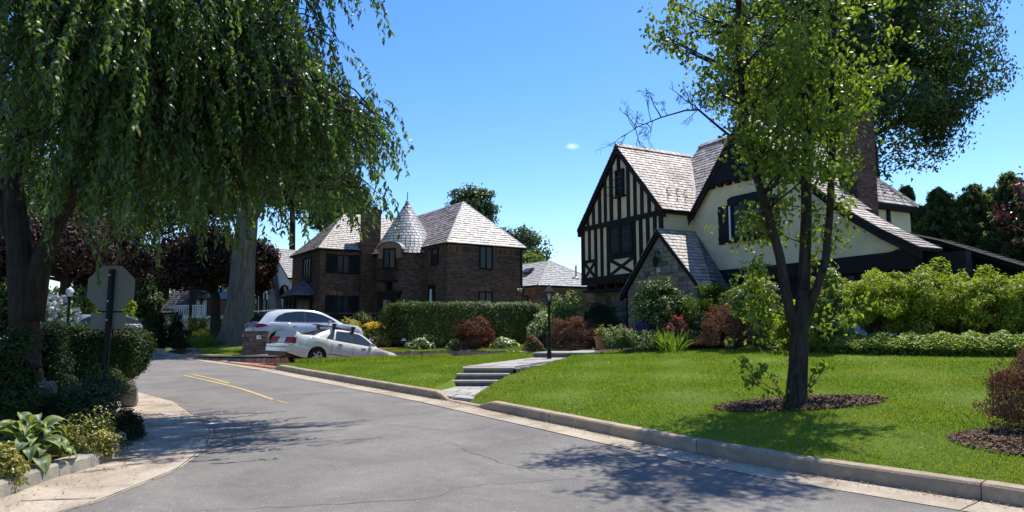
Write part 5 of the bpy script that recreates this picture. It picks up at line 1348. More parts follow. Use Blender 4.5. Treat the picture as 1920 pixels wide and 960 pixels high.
# lawn behind the retaining wall
rows = []
for i in range(0, 92, 3):
    p = wpr[i]; dirw = np.array([-0.35, 0.94]) if i < 60 else np.array([0.1, 0.99])
    rows.append([(p[0] + dirw[0] * s, p[1] + dirw[1] * s, cap_z[i] + min(0.30, 0.05 * s) - (0.0 if s else 0.02)) for s in (0.12, 0.5, 1.2, 2.5, 4, 7, 12)])
sheet('upper_lawn', rows, M['lawn'])
n = 60000; i = rng.uniform(0, 91, n); s = rng.uniform(0.2, 3.6, n)
px = np.interp(i, np.arange(92), wpr[:, 0]); py = np.interp(i, np.arange(92), wpr[:, 1]); cz = np.interp(i, np.arange(92), cap_z)
x = px + np.where(i < 60, -0.35, 0.1) * s; y = py + np.where(i < 60, 0.94, 0.99) * s; z = cz + np.minimum(0.3, 0.05 * s)
blades('upper_grass', x, y, z, 0.06 * rng.uniform(0.5, 1.3, n), 0.04 * rng.uniform(0.7, 1.3, n), M['blade'])
# long grass on the near edge of the drive
n = 9000; al = rng.uniform(0.3, 6.5, n); q = -1.72 - np.abs(rng.normal(0, 0.22, n))
x = DO[0] + DH[0] * al + DN[0] * q; y = DO[1] + DH[1] * al + DN[1] * q
blades('tall_grass', x, y, terrain(x, y) - 0.02, rng.uniform(0.06, 0.22, n), 0.03 * rng.uniform(0.7, 1.3, n), M['blade'])

# squat stone pillar with the house number
ptp = gy(479, 660, 27.0); PZ = float(ptp[2])
pil = thing('stone_pillar', 'squat square stone pillar with a flat cap and small white number plaque', 'pillar', (ptp[0], ptp[1], PZ), R(14))
m_ = MB(); m_.box(-0.44, 0.44, -0.44, 0.44, -0.15, 0.78); pc = m_.build('core', M['riser'], pil)
stones(pc, (-0.45, -0.44, 0.0), (1, 0, 0), (0, -1, 0), 0.90, 0.78, lambda p: p, 5, hs=(0.07, 0.20), ws=(0.10, 0.34), maxn=60, mat=M['pillarstone'])
stones(pc, (0.44, -0.45, 0.0), (0, 1, 0), (1, 0, 0), 0.90, 0.78, lambda p: p, 6, hs=(0.07, 0.20), ws=(0.10, 0.34), maxn=50, mat=M['pillarstone'])
m_ = MB(); m_.box(-0.48, 0.48, -0.48, 0.48, 0.782, 0.83); m_.build('cap', M['pillarstone'], pil)
m_ = MB(); m_.box(0.08, 0.24, -0.515, -0.495, 0.52, 0.66); pq = m_.build('number_plaque', M['white_trim'], pil)
fc = bpy.data.curves.new('house_number', 'FONT'); fc.body = '16'; fc.size = 0.12; fc.extrude = 0.002; fc.align_x = 'CENTER'; fc.align_y = 'CENTER'
fo = bpy.data.objects.new('house_number', fc); COL.objects.link(fo); fo.parent = pq; fo.location = (0.16, -0.518, 0.59); fo.rotation_euler = (R(90), 0, 0); fc.materials.append(M['iron'])

# ================================================================== cars
def smooth(x, xs, zs):
    x = np.asarray(x, float); xs = np.array(xs, float); zs = np.array(zs, float)
    m = np.gradient(zs, xs); i = np.clip(np.searchsorted(xs, x) - 1, 0, len(xs) - 2)
    h = xs[i + 1] - xs[i]; t = np.clip((x - xs[i]) / h, 0, 1)
    d0 = (zs[i + 1] - zs[i]) / h
    m0 = np.where(np.sign(m[i]) == np.sign(d0), m[i], 0); m1 = np.where(np.sign(m[i + 1]) == np.sign(d0), m[i + 1], 0)
    return (2 * t**3 - 3 * t**2 + 1) * zs[i] + (t**3 - 2 * t**2 + t) * h * m0 + (-2 * t**3 + 3 * t**2) * zs[i + 1] + (t**3 - t**2) * h * m1
def wheel(root, x, y, r, mat_r, spokes=6, w=0.21):
    sg = 1 if y > 0 else -1
    m_ = MB(); m_.lathe([(r * 0.62, -w / 2), (r * 0.9, -w / 2), (r * 0.985, -w * 0.36), (r, 0), (r * 0.985, w * 0.36), (r * 0.9, w / 2), (r * 0.64, w / 2), (r * 0.62, w * 0.2)], (0, 0, 0), 28, 'y'); wo = m_.build('wheel', M['rubber'], root, smooth=True); wo.location = (x, y, r)
    m_ = MB(); f = sg * w * 0.36
    m_.lathe([(r * 0.66, f + sg * 0.02), (r * 0.60, f), (r * 0.56, f - sg * 0.05)], (0, 0, 0), 28, 'y'); m_.lathe([(0.0, f + sg * 0.012), (r * 0.17, f + sg * 0.008), (r * 0.17, f - sg * 0.05)], (0, 0, 0), 16, 'y')
    for k in range(spokes):
        a = 2 * math.pi * k / spokes + 0.3; e = (math.cos(a), 0, math.sin(a)); t_ = (-math.sin(a), 0, math.cos(a))
        m_.obox((0, f, 0), e, (0, sg, 0), t_, (r * 0.12, r * 0.60), (-0.035, 0.0), (-r * 0.085, r * 0.085))
    m_.build('rim', mat_r, wo)
    m_ = MB(); m_.lathe([(0, f - sg * 0.055), (r * 0.6, f - sg * 0.055)], (0, 0, 0), 20, 'y'); m_.build('brake_disc', M['black_plastic'], wo)
def car(name, label, S, paint, loc, yaw, pitch, group=None):
    """lofted body in car space: x forward from the rear bumper, y left, z up"""
    root = thing(name, label, 'car', loc, 0.0, group)
    root.rotation_euler = (Matrix.Rotation(yaw, 3, 'Z') @ Matrix.Rotation(pitch, 3, 'Y')).to_euler()
    L = S['L']; xs = set(np.round(np.linspace(0, L, 46), 3))
    for xw in S['axles']:
        for a in np.linspace(0, math.pi, 13): xs.add(round(xw + S['arch'] * math.cos(a), 3))
    xs = np.array(sorted(xs))
    zt = smooth(xs, *S['top']); w = smooth(xs, *S['half']); zb0 = smooth(xs, *S['bottom'])
    zb = zb0.copy()
    for xw in S['axles']:
        m = np.abs(xs - xw) <= S['arch'] + 1e-6
        zb[m] = np.maximum(zb[m], S['r'] + np.sqrt(np.maximum(0, S['arch'] ** 2 - (xs[m] - xw) ** 2)) * 0.99)
    prof = [(0.0, 0.0, 0), (0.90, 0.0, 0), (0.975, 0.02, 0), (0.995, 0.22, 1), (1.0, 0.48, 1), (0.985, 0.74, 1), (0.955, 0.93, 1), (0.90, 0.995, 1), (0.5, 1.02, 1), (0.0, 1.03, 1)]
    mb = MB(); ring = len(prof) * 2 - 2
    for i, x in enumerate(xs):
        pts = [(w[i] * a, zb[i] + (zt[i] - zb[i]) * b) for a, b, c in prof]
        full = [(y, z) for y, z in pts] + [(-y, z) for y, z in pts[-2:0:-1]]
        for y, z in full: mb.v.append((x, y, z))
    for i in range(len(xs) - 1):
        for j in range(ring):
            k = (j + 1) % ring
            mb.f.append((i * ring + j, i * ring + k, (i + 1) * ring + k, (i + 1) * ring + j))
            jj = j if j < len(prof) - 1 else ring - 1 - j
            mb.m.append(1 if jj < 2 else 0)
    mb.f += [tuple(range(ring)), tuple(reversed(range((len(xs) - 1) * ring, len(xs) * ring)))]; mb.m += [0, 0]
    body = mb.build('body', [paint, M['black_plastic']], root, smooth=True)
    body.modifiers.new('edge', 'EDGE_SPLIT').split_angle = R(38)
    # greenhouse
    gxs = np.linspace(S['roof'][0][0], S['roof'][0][-1], 34); gt = smooth(gxs, *S['roof']); belt = S['belt']; wb, wt, zr = S['gw']
    wz = lambda z: wb - (wb - wt) * (z - belt) / (zr - belt)
    mb = MB(); ng = 7
    for x, g in zip(gxs, gt):
        b0 = belt - 0.10; g = max(g, b0 + 0.01)
        half = [(wz(b0), b0), (wz(b0 + (g - b0) * .5), b0 + (g - b0) * .5), (wz(g) - 0.01, g - 0.045 * min(1, (g - b0) / 0.2)), (wz(g) - 0.07, g - 0.008), (wz(g) * 0.5, g + 0.015), (0, g + 0.022)]
        full = half + [(-y, z) for y, z in half[-2::-1]]
        for y, z in full: mb.v.append((x, y, z))
    n = 11
    for i in range(len(gxs) - 1):
        for j in range(n - 1):
            mb.f.append((i * n + j, i * n + j + 1, (i + 1) * n + j + 1, (i + 1) * n + j)); mb.m.append(0)
    cab = mb.build('roof', paint, root, smooth=True)
    cab.modifiers.new('edge', 'EDGE_SPLIT').split_angle = R(50)
    # front and rear glass follow the cabin surface
    for nm, x0, x1 in (('rear_window',) + S['rear_x'], ('windscreen',) + S['front_x']):
        V_, F_ = [], []; na, nb_ = 9, 9
        for i in range(na):
            x = x0 + (x1 - x0) * i / (na - 1); g = float(np.interp(x, gxs, gt)); ww = wz(g) - 0.09
            for j in range(nb_):
                y = ww * (j / (nb_ - 1) * 2 - 1); V_.append((x, y, g + 0.014 + float(np.interp(abs(y), [0, wz(g) * 0.5, wz(g) - 0.07], [0.022, 0.015, -0.008]))))
        F_ = [(i * nb_ + j, (i + 1) * nb_ + j, (i + 1) * nb_ + j + 1, i * nb_ + j + 1) for i in range(na - 1) for j in range(nb_ - 1)]
        m_ = MB(); m_.add(V_, F_); m_.build(nm, M['car_glass'], root, smooth=True)
    # side glass, both sides
    for sg in (-1, 1):
        for poly in S['glass']:
            if isinstance(poly[0][0], tuple): poly, gm_ = poly[0], M[poly[1]]
            else: gm_ = S.get('gmat', M['car_glass'])
            m_ = MB(); vs = [(x, sg * (wz(z) + 0.012), z) for x, z in poly]; vs += [(x, sg * (wz(z) - 0.01), z) for x, z in poly]; k = len(poly)
            m_.add(vs, [tuple(range(k)), tuple(reversed(range(k, 2 * k)))] + [(i, (i + 1) % k, (i + 1) % k + k, i + k) for i in range(k)]); m_.build('window', gm_, root)
        for poly in S['pillars']:
            m_ = MB(); vs = [(x, sg * (wz(z) + 0.009), z) for x, z in poly]; m_.add(vs, [tuple(range(len(vs)))]); m_.build('window_trim', M['black_plastic'], root)
        for x, z in S['handles']:
            m_ = MB(); yb = S['handle_y']; m_.obox((x, sg * yb, z), (1, 0, 0), (0, sg, 0), Z3, (-0.09, 0.09), (-0.03, 0.010), (-0.014, 0.014)); m_.build('door_handle', S.get('hmat', M['black_plastic']), root)
        for x, z0, z1 in S['seams']:
            m_ = MB(); kk = 8
            for q in range(kk):
                za, zb_ = z0 + (z1 - z0) * q / kk, z0 + (z1 - z0) * (q + 1) / kk
                wi = np.interp(x, xs, w); zti = np.interp(x, xs, zt); zbi = np.interp(x, xs, zb0)
                yy = [wi * np.interp((zz_ - zbi) / (zti - zbi), [p[1] for p in prof[2:]], [p[0] for p in prof[2:]]) + 0.002 for zz_ in (za, zb_)]
                m_.add([(x - 0.007, sg * yy[0], za), (x + 0.007, sg * yy[0], za), (x + 0.007, sg * yy[1], zb_), (x - 0.007, sg * yy[1], zb_)], [(0, 1, 2, 3)])
            m_.build('door_seam', M['black_plastic'], root)
        mx, my, mz = S['mirror']
        m_ = MB(); m_.prism([(mx - 0.05, sg * (my - 0.08), mz - 0.06), (mx - 0.04, sg * (my + 0.10), mz - 0.05), (mx - 0.04, sg * (my + 0.10), mz + 0.05), (mx - 0.05, sg * (my - 0.08), mz + 0.06)], (0.11, 0, -0.01)); m_.tube([(mx + 0.03, sg * (my - 0.2), mz - 0.06), (mx, sg * (my - 0.06), mz - 0.02)], 0.03, 6); m_.build('mirror', S.get('mmat', paint), root)
    for xw in S['axles']:
        for sg in (-1, 1): wheel(root, xw, sg * (S['track']), S['r'], M['alloy'], S['spokes'])
    for nm, mat, quads in S['panels']:
        m_ = MB()
        for qd in quads: m_.prism(qd[0], qd[1])
        m_.build(nm, mat, root)
    return root, xs, w, zt
# old pearl-white sedan, nose down the drive
sedan_spec = dict(L=4.79, axles=(1.12, 3.81), arch=0.37, r=0.315, track=0.76, spokes=6,
    top=([0, 0.03, 0.10, 0.16, 0.4, 0.9, 1.8, 2.8, 3.6, 4.2, 4.55, 4.72, 4.79], [0.60, 0.63, 0.66, 0.97, 1.02, 1.02, 0.985, 0.96, 0.94, 0.87, 0.80, 0.70, 0.50]),
    half=([0, 0.05, 0.25, 0.8, 2.0, 3.6, 4.3, 4.65, 4.79], [0.80, 0.84, 0.865, 0.885, 0.89, 0.885, 0.85, 0.78, 0.66]),
    bottom=([0, 0.1, 0.5, 4.4, 4.79], [0.33, 0.30, 0.22, 0.22, 0.30]),
    roof=([0.80, 1.0, 1.35, 1.62, 1.9, 2.3, 2.7, 2.95, 3.3, 3.68], [0.97, 1.08, 1.27, 1.365, 1.405, 1.425, 1.415, 1.385, 1.21, 0.94]), belt=0.97, gw=(0.80, 0.60, 1.43), rear_x=(0.98, 1.58), front_x=(3.02, 3.58),
    glass=[[(1.42, 1.03), (1.70, 1.33), (1.78, 1.34), (1.70, 1.02)], [(1.78, 1.02), (1.86, 1.345), (2.42, 1.37), (2.46, 1.0)], [(2.56, 1.0), (2.52, 1.37), (2.80, 1.355), (3.05, 1.25), (3.40, 1.03), (3.36, 0.985)]],
    pillars=[[(2.44, 1.0), (2.425, 1.372), (2.515, 1.372), (2.555, 1.0)], [(1.40, 0.985), (1.40, 1.02), (3.40, 1.00), (3.42, 0.968)]], gmat=M['car_glass_pale'], handles=[(1.98, 0.86), (2.98, 0.83)], handle_y=0.872, seams=[(1.62, 0.45, 0.95), (2.52, 0.30, 0.93), (3.46, 0.30, 0.9), (0.95, 0.75, 0.96)], mirror=(3.28, 0.92, 1.02),
    panels=[('bumper', M['white_paint'], [([(-0.05, -0.84, 0.36), (-0.05, 0.84, 0.36), (-0.05, 0.84, 0.60), (-0.05, -0.84, 0.60)], (0.12, 0, 0)), ([(-0.02, -0.885, 0.38), (0.74, -0.905, 0.38), (0.74, -0.905, 0.56), (-0.02, -0.885, 0.60)], (0, 0.04, 0)), ([(-0.02, 0.885, 0.38), (0.74, 0.905, 0.38), (0.74, 0.905, 0.56), (-0.02, 0.885, 0.60)], (0, -0.04, 0))]),
            ('side_moulding', M['black_plastic'], [([(1.5, -0.897, 0.455), (3.42, -0.893, 0.455), (3.42, -0.893, 0.475), (1.5, -0.897, 0.475)], (0, 0.02, 0)), ([(1.5, 0.897, 0.455), (3.42, 0.893, 0.455), (3.42, 0.893, 0.475), (1.5, 0.897, 0.475)], (0, -0.02, 0))]),
            ('valance', M['black_plastic'], [([(0.0, -0.74, 0.20), (0.0, 0.74, 0.20), (-0.02, 0.78, 0.358), (-0.02, -0.78, 0.358)], (0.15, 0, 0))]),
            ('tail_light', M['tail_red'], [([(0.075, -0.86, 0.68), (0.075, -0.30, 0.68), (0.105, -0.30, 0.89), (0.105, -0.85, 0.89)], (0.08, 0, 0)), ([(0.08, -0.882, 0.68), (0.22, -0.892, 0.68), (0.20, -0.885, 0.89), (0.11, -0.878, 0.89)], (0, 0.05, 0))]),
            ('tail_light', M['tail_red'], [([(0.075, 0.86, 0.68), (0.075, 0.30, 0.68), (0.105, 0.30, 0.89), (0.105, 0.85, 0.89)], (0.08, 0, 0))]),
            ('licence_plate', M['plate'], [([(0.07, -0.26, 0.69), (0.07, 0.26, 0.69), (0.105, 0.26, 0.83), (0.105, -0.26, 0.83)], (0.03, 0, 0))]),
            ('trim_strip', M['black_plastic'], [([(-0.056, -0.80, 0.50), (-0.056, 0.80, 0.50), (-0.056, 0.80, 0.525), (-0.056, -0.80, 0.525)], (0.02, 0, 0))]),
            ('bonnet_gap', M['black_plastic'], [([(3.62, -0.80, 0.951), (3.62, 0.80, 0.951), (3.66, 0.80, 0.951), (3.66, -0.80, 0.951)], (0, 0, 0.012))])])
dz = math.tan(R(8.0))
c1, *_ = car('parked_sedan', 'old pearl white sedan with roof bars nosed down the sunken drive', sedan_spec, M['white_paint'], (-8.42, 24.35, 0.335), R(44), R(8.6))
# roof bars
rk = MB()
for x in (1.75, 2.55):
    rk.tube([(x, -0.66, 1.50), (x, 0.66, 1.50)], 0.022, 6)
    for sg in (-1, 1): rk.obox((x, sg * 0.585, 1.36), (1, 0, 0), (0, 1, 0), Z3, (-0.05, 0.05), (-0.03, 0.03), (0, 0.15)); rk.obox((x, sg * 0.60, 1.50), (1, 0, 0), (0, 1, 0), Z3, (-0.07, 0.07), (-0.05, 0.05), (0.02, 0.10))
for yy in (0.34, 0.58): rk.tube([(1.45, yy, 1.55), (2.2, yy, 1.57), (2.75, yy, 1.57)], 0.022, 6)
rk.build('roof_rack', M['black_plastic'], c1)
m_ = MB(); m_.tube([(0.0, -0.45, 0.27), (0.3, -0.45, 0.27)], 0.035, 8); m_.build('exhaust_pipe', M['alloy'], c1)
suv_spec = dict(L=4.85, axles=(0.98, 3.88), arch=0.43, r=0.385, track=0.83, spokes=5,
    top=([0, 0.05, 0.10, 0.16, 0.5, 1.0, 2.5, 3.6, 4.1, 4.5, 4.74, 4.85], [0.72, 0.84, 1.06, 1.12, 1.15, 1.15, 1.12, 1.10, 1.05, 0.95, 0.78, 0.55]),
    half=([0, 0.06, 0.3, 0.9, 2.0, 3.6, 4.3, 4.68, 4.85], [0.86, 0.90, 0.94, 0.97, 0.965, 0.965, 0.93, 0.83, 0.66]),
    bottom=([0, 0.1, 0.6, 4.3, 4.85], [0.42, 0.38, 0.28, 0.28, 0.36]),
    roof=([0.14, 0.30, 0.55, 0.8, 1.3, 2.0, 2.5, 2.8, 3.3, 3.82], [1.10, 1.30, 1.565, 1.64, 1.685, 1.695, 1.66, 1.60, 1.37, 1.07]), belt=1.10, gw=(0.90, 0.68, 1.69), rear_x=(0.19, 0.50), front_x=(2.92, 3.74),
    glass=[[(0.78, 1.25), (0.95, 1.42), (1.25, 1.55), (1.7, 1.605), (2.02, 1.61), (2.05, 1.165), (1.0, 1.19), (0.8, 1.21)], ([(2.13, 1.165), (2.11, 1.605), (2.45, 1.575), (2.85, 1.475), (3.25, 1.29), (3.42, 1.17)], 'car_glass')],
    pillars=[[(2.05, 1.165), (2.02, 1.612), (2.11, 1.607), (2.13, 1.165)]], handles=[(1.62, 1.0), (2.62, 0.98)], handle_y=0.955, hmat=M['white_paint2'], seams=[(1.25, 0.75, 1.1), (2.09, 0.42, 1.1), (3.26, 0.42, 1.08)], mirror=(3.10, 1.02, 1.20),
    panels=[('bumper', M['white_paint2'], [([(-0.04, -0.88, 0.52), (-0.04, 0.88, 0.52), (-0.02, 0.88, 0.78), (-0.02, -0.88, 0.78)], (0.12, 0, 0))]),
            ('valance', M['black_plastic'], [([(-0.02, -0.86, 0.32), (-0.02, 0.86, 0.32), (-0.045, 0.88, 0.515), (-0.045, -0.88, 0.515)], (0.12, 0, 0))]),
            ('tail_light', M['tail_red'], [([(0.03, -0.90, 0.93), (0.03, -0.42, 1.0), (0.06, -0.45, 1.05), (0.09, -0.90, 1.10)], (0.06, 0, 0)), ([(0.05, -0.93, 0.93), (0.30, -0.955, 0.96), (0.52, -0.968, 1.03), (0.30, -0.945, 1.09), (0.08, -0.91, 1.10)], (0, 0.04, 0))]),
            ('tail_light', M['tail_red'], [([(0.03, 0.90, 0.93), (0.03, 0.42, 1.0), (0.06, 0.45, 1.05), (0.09, 0.90, 1.10)], (0.06, 0, 0))]),
            ('licence_plate', M['plate'], [([(0.0, -0.26, 0.80), (0.0, 0.26, 0.80), (0.02, 0.26, 0.92), (0.02, -0.26, 0.92)], (0.03, 0, 0))]),
            ('roof_spoiler', M['white_paint2'], [([(0.34, -0.66, 1.585), (0.34, 0.66, 1.585), (0.85, 0.64, 1.64), (0.85, -0.64, 1.64)], (0, 0, 0.05))])])
sp_ = gy(452, 655, 30.6)
car('parked_suv', 'bright white SUV with a rear spoiler parked behind the stone pillar', suv_spec, M['white_paint2'], (-11.0, 28.5, 0.58), R(36), 0.0)
sil = dict(suv_spec); sil = {**suv_spec, 'hmat': M['silver_paint'], 'mmat': M['silver_paint']}
sil['panels'] = [(a, (M['silver_paint'] if b_ is M['white_paint2'] else b_), c) for a, b_, c in suv_spec['panels']]
sp_ = gy(146, 600, 41.0)
car('parked_crossover', 'silver crossover car half hidden behind the dark hedge and stop sign', sil, M['silver_paint'], (sp_[0], sp_[1], 0.55), R(-6), 0.0)

# ================================================================== street furniture
# stop sign seen from behind
ps_ = gz(200, 781, 0.0)
sx_, sy_ = float(gy(203, 600, 11.4)[0]), 11.4
sign = thing('stop_sign', 'back of an octagonal stop sign with a small plate below on a black post', 'sign', (sx_, sy_, 0.2), R(4))
Zs = lambda v: float(gy(207, v, 11.4)[2]) - 0.2
zc_ = (Zs(497) + Zs(584)) / 2; ro = 0.382 / math.cos(math.pi / 8)
oc = [(ro * math.cos(math.pi / 8 + k * math.pi / 4), ro * math.sin(math.pi / 8 + k * math.pi / 4)) for k in range(8)]
m_ = MB(); m_.prism([(x, 0.03, zc_ + z) for x, z in oc], (0, 0.006, 0)); so_ = m_.build('octagon_plate', M['sign_back'], sign)
m_ = MB(); m_.prism([(x * 0.985, 0.0362, zc_ + z * 0.985) for x, z in oc], (0, 0.001, 0)); m_.build('sign_face', M['sign_red'], so_)
m_ = MB(); m_.prism([(-0.30, 0.03, Zs(617)), (0.26, 0.03, Zs(617)), (0.26, 0.03, Zs(586)), (-0.30, 0.03, Zs(586))], (0, 0.005, 0)); m_.build('lower_plate', M['sign_back'], sign)
m_ = MB()
lean = -0.05
for (a, b) in ((-0.042, -0.026), (0.026, 0.042)):
    m_.obox((0, 0, -0.4), (1, 0, 0), (0, 1, 0), (0.008, 0, 1), (a, b), (-0.035, 0.012), (0, Zs(505) + 0.4))
m_.obox((0, 0, -0.4), (1, 0, 0), (0, 1, 0), (0.008, 0, 1), (-0.0255, 0.0255), (-0.044, -0.03), (0, Zs(505) + 0.4))
for k in range(30): m_.lathe([(0.0, 0.0), (0.008, 0.0), (0.008, 0.004)], (0.008 * (k * 0.09), -0.048, k * 0.085), 6, 'y')
m_.build('post', M['iron'], sign)
for z in (zc_ + 0.22, zc_ - 0.22, Zs(600)):
    m_ = MB(); m_.lathe([(0.0, -0.06), (0.014, -0.058), (0.014, -0.044)], (0, 0, z), 6, 'y'); m_.build('bolt', M['alloy'], sign)

# lantern lamp post by the steps
lp = gy(1030, 672, 21.6)
lamp = thing('lamp_post', 'tall black lantern lamp post standing by the stone walk', 'lamp', (lp[0], lp[1], 0.40))
hz = float(gy(1032, 536, 21.6)[2]) - 0.40
m_ = MB(); m_.lathe([(0.075, 0.0), (0.072, 0.35), (0.055, 0.40), (0.048, 0.9), (0.042, hz - 0.62), (0.065, hz - 0.60), (0.05, hz - 0.55), (0.03, hz - 0.50)], (0, 0, 0), 14); m_.build('post', M['iron'], lamp, smooth=True)
m_ = MB()
for k in range(4):
    a = math.pi / 4 + k * math.pi / 2; m_.tube([(0.085 * math.cos(a), 0.085 * math.sin(a), hz - 0.50), (0.155 * math.cos(a), 0.155 * math.sin(a), hz - 0.20)], 0.011, 5)
m_.lathe([(0.0, hz - 0.52), (0.12, hz - 0.50), (0.12, hz - 0.48), (0, hz - 0.48)], (0, 0, 0), 4, a0=math.pi / 4, a1=math.pi / 4 + 2 * math.pi)
m_.build('lantern_frame', M['iron'], lamp)
m_ = MB(); m_.lathe([(0.23, hz - 0.21), (0.22, hz - 0.19), (0.10, hz - 0.06), (0.07, hz - 0.03), (0.03, hz - 0.015), (0.03, hz + 0.03), (0.012, hz + 0.05), (0, hz + 0.08)], (0, 0, 0), 4, a0=math.pi / 4, a1=math.pi / 4 + 2 * math.pi); m_.build('lantern_roof', M['iron'], lamp)
gl_m, gl_t, gl_b, gl_o = nt('clear_lantern_glass'); gl_b.inputs['Transmission Weight'].default_value = 0.9; gl_b.inputs['Roughness'].default_value = 0.05; gl_b.inputs['Base Color'].default_value = (0.8, 0.85, 0.85, 1); gl_b.inputs['IOR'].default_value = 1.05
for k in range(4):
    a = k * math.pi / 2; e = Vector((math.cos(a), math.sin(a), 0)); t_ = Vector((-e.y, e.x, 0)); m_ = MB()
    m_.add([tuple(e * 0.06 - t_ * 0.055 + Vector((0, 0, hz - 0.48))), tuple(e * 0.06 + t_ * 0.055 + Vector((0, 0, hz - 0.48))), tuple(e * 0.105 + t_ * 0.10 + Vector((0, 0, hz - 0.21))), tuple(e * 0.105 - t_ * 0.10 + Vector((0, 0, hz - 0.21)))], [(0, 1, 2, 3)]); m_.build('pane', gl_m, lamp)
m_ = MB(); m_.lathe([(0.018, hz - 0.48), (0.018, hz - 0.42), (0.045, hz - 0.36), (0.035, hz - 0.29), (0.0, hz - 0.27)], (0, 0, 0), 10); m_.build('bulb', M['lamp_glass'], lamp, smooth=True)
# round-headed lamp beyond the left hedge
l2 = gy(125, 640, 22.0)
lamp2 = thing('globe_lamp', 'slim black lamp post with a pale domed head above the left hedge', 'lamp', (l2[0], l2[1], 0.2))
h2 = float(gy(127, 541, 22.0)[2]) - 0.2
m_ = MB(); m_.lathe([(0.05, 0), (0.04, h2 - 0.5), (0.05, h2 - 0.40), (0.065, h2 - 0.26)], (0, 0, 0), 10); m_.build('post', M['iron'], lamp2)
m_ = MB(); m_.lathe([(0.06, h2 - 0.26), (0.105, h2 - 0.12), (0.09, h2 - 0.04), (0.0, h2)], (0, 0, 0), 12); m_.build('globe', M['lamp_glass'], lamp2, smooth=True)
m_ = MB(); m_.lathe([(0.125, h2 - 0.115), (0.10, h2 - 0.03), (0.04, h2 + 0.02), (0, h2 + 0.07)], (0, 0, 0), 12); m_.build('cap', M['copper'], lamp2)
# small path lights among the shrubs
for (u, v, lab) in ((695, 650, 'small mushroom garden light below the yellow-green shrub'), (757, 650, 'small mushroom garden light beside the white-edged hostas')):
    p = gy(u, v, 32.5); pl = thing('path_light', lab, 'light', (p[0], p[1], float(p[2]) - 0.05), 0, 'mushroom garden lights')
    m_ = MB(); m_.tube([(0, 0, 0), (0, 0, 0.33)], 0.025, 6); m_.build('stake', M['iron'], pl)
    m_ = MB(); m_.lathe([(0.16, 0.33), (0.07, 0.43), (0, 0.46)], (0, 0, 0), 10); m_.lathe([(0.16, 0.33), (0, 0.34)], (0, 0, 0), 10); m_.build('shade', M['copper'], pl)
# terracotta pot with flowers
pp = gy(1127, 655, 22.6); POT = (float(pp[0]), float(pp[1]), float(pp[2]))
pot = thing('flower_pot', 'terracotta pot with small red flowers at the end of the stone landing', 'pot', POT)
m_ = MB(); m_.lathe([(0.0, 0.0), (0.15, 0.0), (0.20, 0.33), (0.24, 0.34), (0.245, 0.42), (0.21, 0.42), (0.20, 0.36), (0, 0.36)], (0, 0, 0), 20); m_.build('pot_body', M['terracotta'], pot)
#%%PART4
# ================================================================== vegetation
def ell_clumps(c, r, K, rc, n, lump=0.25, top=-0.35, up=0.35, shell=0.55):
    """points and normals of leaves gathered in K clumps spread over an ellipsoid"""
    d = rand_unit(K * 3); d = d[d[:, 2] > top][:K]
    while len(d) < K: d = np.concatenate([d, rand_unit(K)[:K - len(d)]])
    f = shell + (1 - shell) * rng.uniform(0, 1, K) ** 0.6
    f *= 1 + rng.normal(0, lump, K) * 0.5
    C = np.asarray(c) + d * np.asarray(r) * f[:, None]
    k = rng.integers(0, K, n)
    o = rand_unit(n); rad = rng.uniform(0.45, 1, n) ** 0.5
    sz = rc * rng.uniform(0.65, 1.35, K)
    an = rng.uniform(0.6, 1.4, (K, 3)) * np.array([1, 1, 0.8])
    P = C[k] + o * (sz[k] * rad * (1 + 0.45 * rng.uniform(0, 1, n) ** 5))[:, None] * an[k] + rng.normal(0, 0.07 * rc, (n, 3))
    N = unit(o * 0.7 + (d * 0.6)[k] + np.array([0, 0, up]) + rng.normal(0, 0.45, (n, 3)))
    return P, N, C
